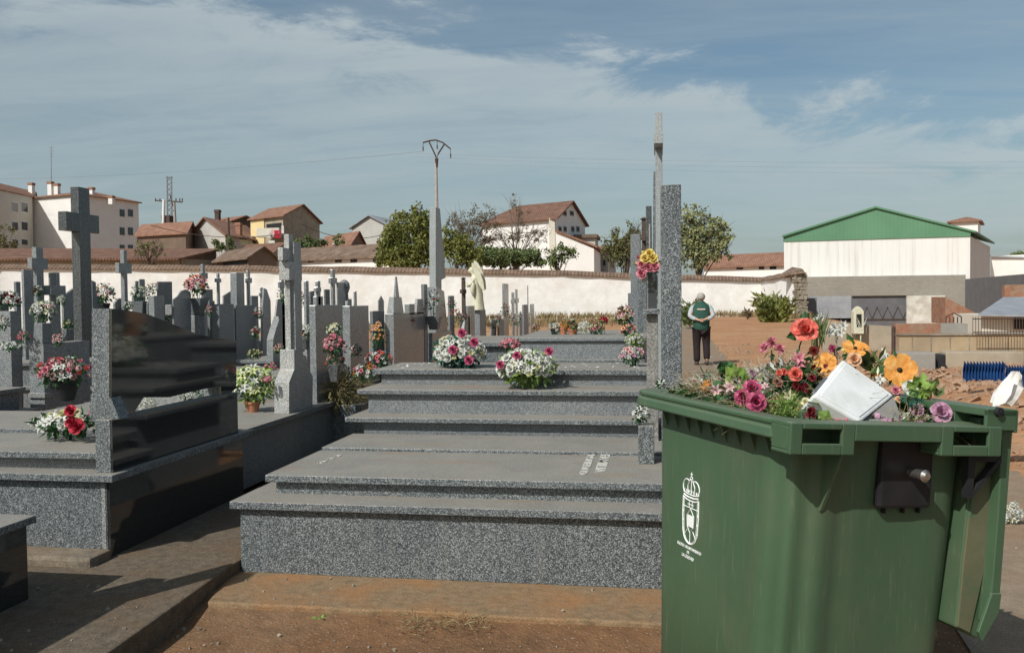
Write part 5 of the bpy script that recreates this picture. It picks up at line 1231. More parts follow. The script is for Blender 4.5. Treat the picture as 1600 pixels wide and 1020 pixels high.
# ------------------------------------------------------------------ cream statue
random.seed(4)
SX = XA - .05; sp = at(746, 484, X=SX); sy = sp.y; S = (at(746, 418, X=SX).z - sp.z) / .95
r = root('statue', sp, 'cream stone angel statue with bowed head and raised wing, facing left on a grey pedestal', 'statue')
def sloft(secs, n=18, rip=.0):
    m = MB()
    for (x, y, z, rx, ry) in secs: m.v += [sp + V((x + rx * cos(2 * pi * k / n) * (1 + rip * cos(5 * 2 * pi * k / n)), y + ry * sin(2 * pi * k / n) * (1 + rip * cos(5 * 2 * pi * k / n)), z)) * S for k in range(n)]
    m.f = [(i * n + k, i * n + (k + 1) % n, (i + 1) * n + (k + 1) % n, (i + 1) * n + k) for i in range(len(secs) - 1) for k in range(n)] + [tuple(range(n))[::-1], tuple(range((len(secs) - 1) * n, len(secs) * n))]
    m.m = [0] * len(m.f); return m
fig = sloft([(0, 0, 0, .16, .15), (0, 0, .08, .15, .14), (.0, 0, .22, .13, .12), (0, 0, .36, .125, .12), (-.01, 0, .48, .11, .12), (-.02, 0, .58, .10, .14), (-.04, 0, .68, .10, .15), (-.05, 0, .74, .08, .12), (-.07, 0, .78, .045, .05), (-.09, 0, .81, .05, .045), (-.12, 0, .86, .075, .06), (-.12, 0, .92, .07, .06), (-.10, 0, .96, .035, .04)], rip=.06)
for s in (-1, 1):
    fig.tube([sp + V(q) * S for q in ((-.04, s * .12, .70), (-.10, s * .15, .58), (-.20, s * .08, .54), (-.27, s * .02, .60))], [.05 * S, .042 * S, .034 * S, .025 * S], 8)
    fig.tube([sp + V(q) * S for q in ((-.05, s * .14, .60), (-.08, s * .16, .45), (-.05, s * .15, .30))], [.045 * S, .06 * S, .02 * S], 8)
fig.tube([sp + V(q) * S for q in ((-.17, 0, .90), (-.21, 0, .86))], [.015 * S, .01 * S], 6)
obj('figure', fig, 'cream_stone', r, smooth=True, sharp=80)
for s, k in ((-1, 1.0), (1, 1.06)):
    o_ = [(.04, .62), (-.03, .78), (-.10, .98), (-.09, 1.06), (.0, 1.0), (.10, .84), (.17, .62), (.19, .42), (.12, .46), (.07, .54)]
    m = MB(); m.prism([(a, b * k) for a, b in o_], lambda x, z, h: sp + V((x, h + s * .10 + s * .03 * (z - .6), z)) * S, -.018, .018)
    obj('wing', m, 'cream_stone', r, bevel=.01)
r2 = hs('grey pedestal with a dark foot carrying the cream statue', 739, 750, 761, 484.5, 522, XA + .02, 'granite_blue', name='pedestal', cat='pedestal', top=(.1, .1, .15, .1))

# ------------------------------------------------------------------ perimeter wall
random.seed(41)
cor = [(-80, 41.5, 418.5, 411), (0, 43, 419.5, 412), (300, 45.5, 421.5, 414), (600, 48, 425, 417), (900, 50.5, 430, 423), (1187, 53, 440, 433), (1240, 47, 431, 422)]
def subdiv(pts, n):
    out = []
    for a, b in zip(pts, pts[1:]): out += [a.lerp(b, i / n) for i in range(n)]
    return out + [pts[-1]]
fr = [at(x, y, Y=Y) for x, Y, y, yc in cor]
P1 = subdiv(fr, 14)
def wall_mesh(line, th, zb, rough=.03):
    m = MB(); n = len(line); rows = 8
    for i, p in enumerate(line):
        d = (line[min(i + 1, n - 1)] - line[max(i - 1, 0)]); nn = V((d.y, -d.x, 0)).normalized()
        for k in range(rows):
            z = zb + (p.z - zb) * k / (rows - 1); o = rough * noise.noise(V((p.x * .8, p.y * .8, z * 1.4))) + .5 * rough * noise.noise(V((p.x * 3, p.y * 3, z * 3)))
            m.v.append(V((p.x, p.y, z)) + nn * o)
        m.v.append(V((p.x, p.y, p.z)) - nn * th); m.v.append(V((p.x, p.y, zb)) - nn * th)
    R2_ = rows + 2
    m.f = [(i * R2_ + k, (i + 1) * R2_ + k, (i + 1) * R2_ + (k + 1) % R2_, i * R2_ + (k + 1) % R2_) for i in range(n - 1) for k in range(R2_)] + [tuple(range(R2_)), tuple(range((n - 1) * R2_, n * R2_))[::-1]]
    m.m = [0] * len(m.f); return m
wr = root('perimeter_wall', (fr[3].x, fr[3].y, 0), 'long whitewashed rubble wall with tile coping behind the tombs', 'wall')
obj('masonry', wall_mesh(P1, .45, -.3, .06), 'whitewash', wr, smooth=True)
m = MB(); n = len(P1); cps = subdiv([at(x, yc, Y=Y) for x, Y, y, yc in cor], 14)
for i, (p, q) in enumerate(zip(P1, cps)):
    d = (P1[min(i + 1, n - 1)] - P1[max(i - 1, 0)]); nn = V((d.y, -d.x, 0)).normalized(); jz = U(-.02, .02)
    m.v += [p + nn * .12 - V((0, 0, .03)) + V((0, 0, jz)), p + nn * .12 + V((0, 0, .035 + jz)), V((q.x, q.y, q.z + jz)) - nn * .2, p - nn * .6 + V((0, 0, .035)), p - nn * .6 - V((0, 0, .03))]
m.f = [(i * 5 + k, (i + 1) * 5 + k, (i + 1) * 5 + (k + 1) % 5, i * 5 + (k + 1) % 5) for i in range(n - 1) for k in range(5)] + [tuple(range(5)), tuple(range((n - 1) * 5, n * 5))[::-1]]; m.m = [0] * len(m.f)
obj('coping', m, 'tiles_old', wr)
# broken rubble end
r = root('rubble_pier', fr[-1], 'broken rubble stone end of the whitewashed wall, stacked rough stones', 'wall end')
e = fr[-1]; m = MB(); zt_ = at(1245, 427, Y=47).z; zb = -.3; z = zb
while z < zt_:
    h = U(.06, .16); k = U(-.06, .06)
    for j in range(3):
        x = e.x + .06 + j * .22 + k + U(-.03, .03); w = U(.12, .2)
        b = [V((x - w * .5, e.y - .1 + U(-.06, .06), z)), V((x + w, e.y - .1 + U(-.06, .06), z)), V((x + w, e.y + .55, z)), V((x - w * .5, e.y + .55, z))]
        m.hexa(b, [p + V((U(-.03, .03), U(-.03, .03), h - .01)) for p in b])
    z += h
obj('stones', m, 'stone_rubble', r, bevel=.015)
m = MB(); b = [at(1215, 431, Y=47.2), at(1257, 424, Y=46.6), at(1254, 420, Y=47.6), at(1238, 417, Y=49)]
m.hexa([p - V((0, 0, .08)) for p in b], b); obj('coping', m, 'tiles_old', r)

def weeds(label, pts, n, hmin, hmax, spread, mat, w=.02):
    m = MB()
    for i in range(n):
        a, b = random.choice(list(zip(pts, pts[1:]))); p = a.lerp(b, R()) + V((random.gauss(0, spread), random.gauss(0, spread) - spread, 0)); p.z = ground(p.x, p.y)
        for k in range(5): m.leaf(p + V((U(-.06, .06), U(-.06, .06), 0)), V((U(-.5, .5), U(-.5, .5), 1)), U(hmin, hmax), w)
    return obj('weeds', m, mat, label=label, cat='weeds', kind='stuff')
base = [V((p.x, p.y - .3, 0)) for p in fr]
weeds('dry yellow weeds along the foot of the white wall', base, 1500, .15, .5, .5, 'weed_dry', .025)
weeds('low green weeds along the foot of the white wall', base, 600, .1, .4, .4, 'leaf_olive', .03)
weeds('dry grass strip in front of the white wall at centre', [at(560, 500, Y=42), at(960, 500, Y=43)], 900, .1, .35, .9, 'weed_dry', .025)

# ------------------------------------------------------------------ trees
def tree(label, pxs, Y, base_px, mat, n=2200, leaf=.2, trunk=.22, bark='bark', sparse=0, name='tree', cat='tree', branches=9, zb=None):
    """pxs: list of crown blobs (cx, cy, rx, ry) in photo pixels at distance Y"""
    k = Y / 1430; bl = [(at(a, b, Y=Y), c * k, d * k) for a, b, c, d in pxs]
    bs = at(base_px, 480, Y=Y); bs.z = ground(bs.x, bs.y) - .1 if zb is None else zb
    r = root(name, bs, label, cat)
    tm = MB(); c0 = bl[0][0]; top = c0 + V((0, 0, bl[0][2] * .3))
    mid = bs.lerp(top, .5) + V((U(-.15, .15), U(-.15, .15), 0))
    tm.tube([bs, bs.lerp(mid, .6) + V((.05, 0, 0)), mid, top], [trunk, trunk * .8, trunk * .6, trunk * .15], 8)
    tips = []
    for i in range(branches + 2 * len(bl)):
        c, rx, rz = random.choice(bl) if i >= len(bl) else bl[i]
        s = bs.lerp(top, U(.3, .85)); d = rvec(); e = c + V((d.x * rx, d.y * rx * .8, abs(d.z) * rz if sparse else d.z * rz)) * .85
        q = s.lerp(e, .5) + V((0, 0, (e - s).length * .06)) + rvec() * .08
        tm.tube([s, q, e], [trunk * .35, trunk * .2, trunk * .06], 5); tips.append(e); tips.append(q)
        for j in range(5 if sparse else 2):
            dd = (e - q).normalized() + rvec() * .7; f = q.lerp(e, U(.2, 1)); l = (e - q).length * U(.3, .6); g = f + dd.normalized() * l
            tm.tube([f, g], [trunk * .1, trunk * .03], 4); tips.append(g)
    obj('trunk', tm, bark, r, smooth=True)
    m = MB(); tot = sum(b[1] * b[2] for b in bl)
    for c, rx, rz in bl:
        nn = int(n * rx * rz / tot); ncl = max(6, nn // 26)
        for _ in range(ncl):
            d = rvec() * (U(.45, 1.0) if not sparse else U(.2, 1.08)); cc = c + V((d.x * rx, d.y * rx * .85, d.z * rz))
            cr = U(.10, .24) * min(rx, rz) + leaf * .6
            for _ in range(int(nn / ncl * (1 if not sparse else .8))):
                p = cc + rvec() * cr * U(.2, 1); m.leaf(p, rvec() + V((0, 0, -.2)), leaf * U(.6, 1.2), leaf * U(.25, .42))
    obj('crown', m, mat, r)
    return r
random.seed(77)
tree('dense round yellow-green tree behind the wall left of the tall stele', [(640, 372, 46, 48), (655, 348, 28, 28), (612, 385, 26, 34), (672, 392, 30, 30), (630, 402, 50, 22), (598, 402, 14, 20)], 56, 640, 'leaf_yellowgreen', 9500, .22)
tree('dark green shrubs rising over the wall right of the tall stele', [(712, 392, 26, 26), (735, 400, 28, 20), (702, 372, 16, 26), (722, 380, 24, 22)], 55, 712, 'leaf_yellowgreen', 4200, .18, .1)
tree('sparse reddish-leaved tree behind the dark shrubs', [(735, 355, 34, 36), (760, 350, 24, 30), (715, 345, 18, 22), (720, 370, 24, 20), (765, 375, 26, 20)], 60, 735, 'leaf_red', 3200, .13, .10, 'bark_red', 1, branches=26)
tree('thin nearly bare tree standing before the white house front', [(812, 350, 20, 36), (790, 370, 30, 22), (830, 372, 24, 20), (804, 318, 12, 18), (775, 375, 22, 22), (845, 365, 22, 20)], 62, 800, 'leaf_red', 1500, .12, .09, 'bark_red', 1, branches=46)
tree('low dark hedge-like bushes under the white house', [(780, 403, 40, 15), (820, 402, 28, 15), (755, 400, 26, 16), (800, 400, 46, 13), (840, 405, 14, 12)], 57, 785, 'leaf_green', 9500, .17, .1)
tree('small bright green tree against the white annexe', [(873, 400, 20, 20), (890, 392, 14, 14), (862, 405, 14, 12)], 56, 873, 'leaf_green', 1000, .2, .1, sparse=1)
tree('loose olive tree directly left of the middle monuments', [(978, 385, 26, 34), (960, 398, 20, 20), (990, 365, 16, 20), (965, 385, 24, 28)], 57, 975, 'leaf_olive', 3600, .18, .13, sparse=1)
tree('feathery olive tree right of the speckled stele', [(1092, 370, 46, 42), (1075, 350, 26, 30), (1120, 385, 28, 28), (1078, 395, 30, 26), (1110, 350, 24, 20), (1070, 375, 30, 34), (1125, 365, 24, 22), (1095, 395, 40, 22)], 57, 1088, 'leaf_grey', 5200, .22, .15, sparse=1, branches=18)
tree('olive-brown tree cut by the left edge above the wall', [(8, 380, 22, 32), (-20, 378, 30, 38)], 70, -5, 'leaf_olive', 1600, .22, .12, sparse=1)
tree('bare twiggy tree in front of the orange-roofed house', [(232, 385, 26, 22), (215, 395, 16, 12), (250, 392, 16, 14)], 58, 232, 'leaf_olive', 500, .16, .1, sparse=1, branches=16)
tree('small green bush beside the grey gabled house', [(342, 384, 16, 10), (360, 382, 7, 12)], 66, 345, 'leaf_green', 600, .2, .06)
tree('dark bush in front of the tan house', [(478, 378, 18, 11), (500, 380, 14, 9)], 72, 482, 'leaf_green', 700, .24, .06)
tree('dark green shrub left of the low terracotta house', [(532, 376, 12, 8), (450, 385, 12, 6)], 72, 532, 'leaf_green', 400, .22, .05)
tree('green tree beyond the right edge behind the far white shed', [(1590, 402, 14, 10)], 105, 1590, 'leaf_green', 500, .3, .1)
tree('small climbing bush on the tan shed', [(1540, 352, 1, 1)], 300, 1540, 'leaf_green', 10, .05, .02) if 0 else None
# oleander style shrubs at ground level
def shrub(label, px, py0, py1, rpx, Y, n, mat, l=.3, w=.03):
    b = at(px, py1, Y=Y); h = at(px, py0, Y=Y).z - b.z; r_ = rpx * Y / 1430; r = root('shrub', b, label, 'shrub')
    m = MB(); s = MB()
    for i in range(14):
        a = U(0, 6.28); t = b + V((cos(a) * r_ * U(.3, .8), sin(a) * r_ * .6, h * U(.6, .95))); s.tube([b, b.lerp(t, .5) + V((0, 0, h * .1)), t], [.02, .015, .006], 4)
        for j in range(n // 14):
            q = b.lerp(t, U(.15, 1)) + rvec() * r_ * .25; m.leaf(q, (t - b).normalized() + rvec() * .8, l * U(.5, 1), w)
    obj('foliage', m, mat, r); obj('stems', s, 'bark', r); return r
shrub('bushy green oleander growing against the broken end of the white wall', 1208, 462, 516, 36, 43, 1400, 'leaf_yellowgreen', .45, .06)
shrub('small green bush behind the walking person', 1078, 470, 512, 15, 38, 420, 'leaf_green', .35, .05)
shrub('reddish low plant at the foot of the white wall, right of the person', 1168, 482, 500, 8, 46, 90, 'leaf_red', .25, .04)

# ------------------------------------------------------------------ buildings
def on_wall(px, py, P, Q):
    n = V((Q.y - P.y, -(Q.x - P.x), 0)).normalized(); return ray_plane(px, py, P, n), n
class House:
    def __init__(s, label, A, Bc, Cc, ytop, mat, zb=-.5, cat='house', name='house'):
        s.B = at(Bc[0], ytop, Y=Bc[1]); z = s.B.z; s.zt = z; s.zb = zb
        s.A = at(A[0], ytop, Y=A[1]); s.A.z = z; s.C = at(Cc[0], ytop, Y=Cc[1]); s.C.z = z; s.D = s.A + s.C - s.B
        s.r = root(name, (s.B.x, s.B.y, zb), label, cat)
        m = MB(); f = lambda p, z: V((p.x, p.y, z))
        m.hexa([f(p, zb) for p in (s.A, s.B, s.C, s.D)], [f(p, z) for p in (s.A, s.B, s.C, s.D)]); s.mat = mat
        s.w = obj('wall', m, mat, s.r)
    def win(s, wall, x0, x1, y0, y1, frame='frame_white', pane='window_glass', name='window', fw=.08):
        P, Q = (s.A, s.B) if wall == 'AB' else (s.B, s.C)
        p0, n = on_wall(x0, y1, P, Q); p1, _ = on_wall(x1, y0, P, Q); q, _ = on_wall(x0, y0, P, Q)
        if n.dot(CAMP - p0) < 0: n = -n
        z0, z1 = p0.z, p1.z; d = V((p1.x - p0.x, p1.y - p0.y, 0))
        def bx(e0, e1, g, h):
            a = V((p0.x, p0.y, 0)) + d * e0; b = V((p0.x, p0.y, 0)) + d * e1
            lo, hi = z0 + g, z1 - g; m = MB()
            m.hexa([V((*a.xy, lo)) - n * .1, V((*b.xy, lo)) - n * .1, V((*b.xy, lo)) + n * h, V((*a.xy, lo)) + n * h], [V((*a.xy, hi)) - n * .1, V((*b.xy, hi)) - n * .1, V((*b.xy, hi)) + n * h, V((*a.xy, hi)) + n * h]); return m
        k = fw / max(.2, d.length)
        o = obj(name, bx(0, 1, 0, .04), frame, s.r); obj('pane', bx(k, 1 - k, fw, .055), pane, o); return o
    def slab(s, pts, mat, th=.15, name='roof', parent=None):
        m = MB(); n = len(pts); m.v = [V(p) for p in pts] + [V(p) - V((0, 0, th)) for p in pts]
        m.f = [tuple(range(n)), tuple(range(n, 2 * n))[::-1]] + [(i, i + n, (i + 1) % n + n, (i + 1) % n) for i in range(n)]; m.m = [0] * len(m.f)
        return obj(name, m, mat, parent or s.r)
    def gable(s, end, rh, mat='tiles', oh=.35, wallmat=None, e0=0, e1=0):
        """end 'AB': gable triangle on wall AB; ridge parallel to BC.  e0/e1 pull the ridge ends in (hips)"""
        if end == 'AB': p, q, r_, t = s.A, s.B, s.C, s.D
        else: p, q, r_, t = s.B, s.C, s.D, s.A     # gable wall p-q ; far wall t-r_
        u = V((0, 0, rh)); m1 = (p + q) / 2 + u; m2 = (t + r_) / 2 + u; ax = (m2 - m1); m1r = m1 + ax * e0; m2r = m2 - ax * e1
        if not e0:
            wd = MB(); wd.add([p, q, m1, p + ax.normalized() * .2, q + ax.normalized() * .2, m1 + ax.normalized() * .2], [(0, 1, 2), (5, 4, 3), (0, 3, 4, 1), (1, 4, 5, 2), (2, 5, 3, 0)]); obj('gable_wall', wd, wallmat or s.mat, s.r)
        if not e1:
            wd = MB(); wd.add([t, r_, m2, t - ax.normalized() * .2, r_ - ax.normalized() * .2, m2 - ax.normalized() * .2], [(0, 2, 1), (5, 3, 4), (0, 1, 4, 3), (1, 2, 5, 4), (2, 0, 3, 5)]); obj('gable_wall', wd, wallmat or s.mat, s.r)
        up = V((0, 0, .12)); axn = ax.normalized() * oh; sd = (q - p).normalized() * oh; dn = V((0, 0, -rh * oh / ((q - p).length / 2)))
        a, b, c, d = p - axn - sd + dn + up, q - axn + sd + dn + up, r_ + axn + sd + dn + up, t + axn - sd + dn + up
        k1 = m1r - (axn if not e0 else V()) + up; k2 = m2r + (axn if not e1 else V()) + up
        m = MB(); m.v = [a, b, c, d, k1, k2]; th = V((0, 0, .12)); m.v += [x - th for x in m.v]
        F_ = [(a_, b_, c_) for a_, b_, c_ in ()]; m.f = [(1, 2, 5, 4), (3, 0, 4, 5), (7, 10, 11, 8), (9, 11, 10, 6), (0, 3, 9, 6), (2, 1, 7, 8)]
        if e0: m.f += [(0, 1, 4), (7, 6, 10), (1, 0, 6, 7)]
        else: m.f += [(0, 4, 10, 6), (4, 1, 7, 10)]
        if e1: m.f += [(2, 3, 5), (9, 8, 11), (3, 2, 8, 9)]
        else: m.f += [(5, 3, 9, 11), (2, 5, 11, 8)]
        m.m = [0] * len(m.f); s.roof = obj('roof', m, mat, s.r); return s.roof
    def chimney(s, px, y0, y1, Y, w=.5, mat='white_render', cap='brick_red'):
        a = at(px, y0, Y=Y); b = at(px, y1, Y=Y); m = MB(); m.box(a.x - w / 2, a.x + w / 2, Y - w / 2, Y + w / 2, b.z - .6, a.z - .3)
        o = obj('chimney', m, mat, s.roof); return obj('chimney_cap', boxes((a.x - w * .6, a.x + w * .6, Y - w * .6, Y + w * .6, a.z - .3, a.z)), cap, s.roof)
random.seed(9)
h = House('white apartment block with terracotta roof and tall chimneys behind the large dark cross', (50, 102), (120, 100), (216, 110), 304, 'white_render')
h.gable('BC', 1.1, e0=.45, e1=.45)
for x in (186, 199):
    for y0, y1 in ((327, 339), (355, 368), (382, 394)): h.win('BC', x, x + 9, y0, y1)
for x, y0, y1 in ((49, 286, 308), (79, 284, 305), (89, 287, 302), (143, 293, 303), (174, 306, 312)): h.chimney(x, y0, y1, 103.5, .55)
h = House('beige apartment wing at the left edge with paired windows', (-80, 84), (50, 101), (60, 112), 308, 'cream_render')
h.gable('BC', 1.3)
for x in (18, 33):
    for y0, y1 in ((317, 331), (347, 360), (374, 383)): h.win('AB', x, x + 10, y0, y1)
m = MB(); a = at(80, 228, Y=103.6); b = at(80, 290, Y=103.6); m.tube([b, a], [.05, .03], 6)
for k in range(4): m.box(a.x - .35 + k * .05, a.x + .35 - k * .05, 103.55, 103.65, a.z - .3 - k * .35, a.z - .25 - k * .35)
obj('antenna', m, 'metal_grey', label='tall thin television mast on the white apartment block', cat='antenna')
h = House('low house with a bright orange tile roof right of the white apartment block', (214, 84), (290, 82), (306, 88), 364, 'brown_render'); h.gable('BC', 1.3)
h = House('grey gabled house with two terracotta roof levels', (293, 88), (352, 82), (412, 92), 366, 'grey_render'); h.gable('AB', 1.9, oh=.5)
for x in (374, 393): h.win('BC', x, x + 12, 371, 381)
h.chimney(373, 348, 362, 86, .5, 'brick_red')
h = House('upper storey with a terracotta roof behind the grey gabled house', (322, 97), (352, 95), (410, 99), 349, 'brown_render'); h.gable('BC', .9, oh=.5)
h.win('BC', 345, 354, 347.5, 352.5, 'dark'); h.win('BC', 371, 380, 347.5, 352.5, 'dark'); h.chimney(340, 328, 338, 96, .5, 'rust_iron', 'rust_iron')
h = House('tan gabled house with a yellow front and roofed balcony', (392, 90), (442, 87), (499, 96), 337, 'tan_render'); h.gable('BC', 1.5, oh=.4)
p, n_ = on_wall(392, 340, h.A, h.B); q, _ = on_wall(413, 340, h.A, h.B)
m = MB(); m.hexa([V((*p.xy, 0)), V((*q.xy, 0)), V((*q.xy, 0)) - V((0, .12, 0)), V((*p.xy, 0)) - V((0, .12, 0))][::-1], [V((*p.xy, h.zt - .1)), V((*q.xy, h.zt - .1)), V((*q.xy, h.zt - .1)) - V((0, .12, 0)), V((*p.xy, h.zt - .1)) - V((0, .12, 0))][::-1]); obj('yellow_front', m, 'yellow_render', h.r)
p, _ = on_wall(416, 340, h.A, h.B); q, _ = on_wall(441, 340, h.A, h.B)
m = MB(); zz0 = at(430, 372, Y=88).z; m.box(p.x, q.x, 86.2, 87.2, zz0, zz0 + .9); obj('balcony', m, 'cream_render', h.r); h.win('AB', 417, 440, 348, 364, 'dark', 'dark', name='doorway')
r = root('laundry', at(429, 364, Y=86), 'red and white laundry hung on the tan house balcony', 'laundry')
for i, (x0, x1, y0, y1, mt) in enumerate(((417, 423, 361, 371, 'white'), (424, 429, 358, 368, 'palepink'), (429, 439, 360, 372, 'red'), (440, 444, 353, 366, 'white'), (420, 430, 376, 383, 'white'))):
    a = at(x0, y0, Y=86); b = at(x1, y1, Y=86); obj('cloth', boxes((a.x, b.x, 85.98 - i * .02, 86.0 - i * .02, b.z, a.z)), mt, r)
h = House('low terracotta-roofed house with a brown gable, centre left', (497, 86), (548, 80), (572, 86), 381, 'brown_render'); h.gable('BC', 1.3); h.win('AB', 520, 525, 380, 388)
h = House('pale blue-grey shed with a sloping roof behind the low houses', (550, 100), (606, 98), (640, 104), 352, 'grey_render'); h.gable('AB', 1.2, 'corrugated')
h = House('long white cottage with a tile roof and small windows just over the wall', (455, 66), (612, 62), (630, 66), 399, 'white_render'); h.gable('BC', .9, 'tiles_old')
for x0, x1 in ((458, 464), (482, 490), (524, 534), (548, 558), (583, 592)): h.win('AB', x0, x1, 402, 410, 'rust_iron')
h = House('long low outbuilding with a faded terracotta roof at left over the wall', (-90, 56), (281, 62), (338, 66), 404, 'tan_render'); 
rr_ = h.slab([h.A + V((-.5, -.5, .0)), h.B + V((.2, -.5, .0)), h.C + V((.3, .3, .95)), h.D + V((-.5, .3, .95))], 'tiles_brown', .15)
m = MB(); m.add([h.B, h.C, h.C + V((0, 0, .9)), h.B + V((.1, 0, .0)), h.B - V((.2, 0, 0)), h.C - V((.2, 0, 0)), h.C + V((-.2, 0, .9))], [(0, 1, 2), (4, 6, 5), (0, 2, 6, 4)]); obj('gable_wall', m, 'brown_render', h.r)
obj('side_wall', boxes((h.B.x + .01, h.B.x + .05, h.B.y, h.B.y + .1, 0, h.zt)), 'brown_render', h.r)
h = House('brown gabled barn with a grey-brown tile roof left of the tall pale cross', (338, 64), (388, 60), (432, 63), 402, 'brown_render'); h.gable('BC', .75, 'tiles_old')
m = MB(); a = at(349, 403, Y=61.3); b = at(388, 415, Y=60); h.win('AB', 349, 386, 404, 416, 'dark', 'dark', name='opening')
h = House('second terracotta barn roof rising behind the brown barn', (372, 70), (425, 68), (460, 72), 396, 'tan_render'); h.gable('BC', .9, 'tiles_brown')
# white house
h = House('large white house with a brown hipped roof and grey gable beyond the trees', (752, 80), (868, 76), (914, 84), 341, 'white_render'); h.gable('BC', 1.75, 'tiles_brown', .35, e1=.28)
for x in (880, 891): h.win('BC', x - 1, x + 5, 330, 337, 'grey_render', 'dark', name='attic_window')
for x in (872, 880, 892, 900): h.win('BC', x, x + 5, 354, 362, 'grey_render', 'dark')
obj('corner_strip', boxes((h.B.x - .55, h.B.x - .05, h.B.y - .12, h.B.y - .02, 0, h.zt)), 'cream_render', h.r)
P_, Q_ = at(868, 362, Y=75.5), at(928, 388, Y=75.5); m = MB()
m.py([(P_.x, 0), (Q_.x, 0), (Q_.x, Q_.z), (P_.x, P_.z)], 75.5, 84); r = root('annexe', (P_.x, 75.5, 0), 'white annexe with a sloping brown roof attached to the large white house', 'annexe'); obj('wall', m, 'white_render', r)
m = MB(); m.py([(P_.x, P_.z), (Q_.x + .3, Q_.z), (Q_.x + .3, Q_.z + .18), (P_.x, P_.z + .18)], 75.3, 84.2); obj('roof', m, 'tiles', r)
m = MB(); a = at(900, 366, Y=80); b = at(930, 378, Y=80); m.box(a.x, b.x, 80, 84, 0, a.z - .35); obj('rear_wall', m, 'grey_render', r); 
m = MB(); m.box(a.x - .2, b.x + .2, 79.7, 84.2, a.z - .35, a.z - .05); obj('rear_roof', m, 'brown_render', r)
h = House('low grey house with small dark windows between annexe and olive tree', (926, 86), (950, 85), (962, 92), 392, 'grey_render'); h.gable('BC', .6)
for x in (930, 936, 943): h.win('AB', x, x + 3, 406, 415, 'dark', 'dark')
h = House('long low white house with a brown tile roof left of the warehouse', (1100, 84), (1232, 80), (1240, 86), 413, 'white_render'); h.gable('BC', 1.1)
for x0, x1 in ((1151, 1161), (1186, 1194), (1203, 1213)): h.win('AB', x0, x1, 416, 421, 'dark', 'dark')
# warehouse
YW = 60
h = House('big white warehouse with a green gable and grey block base', (1225, YW), (1516, YW - 1.5), (1547, YW + 12), 369, 'warehouse_white', -2.2, 'warehouse', 'warehouse')
ap = at(1367, 324, Y=YW - .7); m = MB(); A_, B_ = h.A, h.B
tri = [A_ + V((0, 0, -.02)), B_ + V((0, 0, -.02)), B_ + V((0, 0, .35)), ap, A_ + V((0, 0, .35))]; m.v = [p + V((0, -.06, 0)) for p in tri] + [p + V((0, .3, 0)) for p in tri]
m.f = [(0, 1, 2, 3, 4), (9, 8, 7, 6, 5)] + [(i, i + 5, (i + 1) % 5 + 5, (i + 1) % 5) for i in range(5)]; m.m = [0] * 7; obj('gable_panel', m, 'green_sheet', h.r)
bk = h.C - h.B; e0 = A_ + V((-.15, -.2, .38)); e1 = ap + V((0, -.2, .06)); e2 = B_ + V((.25, -.2, .30))
h.roof = h.slab([e0, e1, e1 + bk, e0 + bk], 'green_sheet', .12); h.slab([e1, e2, e2 + bk, e1 + bk], 'green_sheet', .12)
z1_ = at(1300, 433, Y=YW - .3).z; m = MB(); xa_ = at(1228, 433, Y=YW - .4).x; xb_ = at(1508, 433, Y=YW - 1.8).x
oz = at(1370, 462, Y=YW).z; ox0 = at(1306, 480, Y=YW).x; ox1 = at(1415, 480, Y=YW).x
m.box(xa_, ox0, YW - 1.9, YW - .02, -2.2, oz); m.box(ox1, xb_, YW - 1.9, YW - .02, -2.2, oz); m.box(xa_, xb_, YW - 1.9, YW - .02, oz + .001, z1_)
obj('block_base', m, 'block_courses', h.r)
obj('entrance', boxes((ox0, ox1, YW - 1.75, YW - 1.6, -2.2, oz)), 'grey_panel', h.r)
m = MB(); xm = (ox0 + ox1) / 2
for k in range(7):
    a = ox0 + (ox1 - ox0) * (k + .5) / 7; m.tube([(a - .3, YW - 1.78, oz - 1.4), (a, YW - 1.78, oz - .7), (a + .3, YW - 1.78, oz - 1.4)], .03, 4)
m.box(ox0, ox1, YW - 1.80, YW - 1.76, oz - 1.5, oz - 1.42)
obj('grille', m, 'rust_iron', h.r)
wa = at(1416, 462, Y=YW - 2); wb = at(1475, 462, Y=YW - 2); r = obj('wall', boxes((wa.x, wb.x, YW - 2.2, YW - 1.95, -2.2, wa.z)), 'whitewash_old', label='whitewashed low wall section at the foot of the warehouse, right of its dark entrance', cat='wall')
r = root('shed', at(1270, 505, Y=50), 'grey metal lean-to with a flat panel front left of the warehouse entrance', 'shed')
a = at(1262, 463, Y=50); b = at(1330, 497, Y=50); obj('front', boxes((a.x, b.x, 50, 50.15, b.z, a.z)), 'corrugated', r); obj('side', boxes((b.x, b.x + .05, 50, 53, b.z - .8, a.z)), 'grey_panel', r); obj('body', boxes((a.x, b.x, 50.16, 53, b.z - 1.4, a.z - .1)), 'dark', r)
a = at(1240, 466, Y=49); b = at(1276, 505, Y=49); obj('door_panel', boxes((a.x, b.x, 49, 49.2, b.z - .5, a.z)), 'grey_panel', label='dark blue-grey door panel beside the rubble stone end', cat='panel')
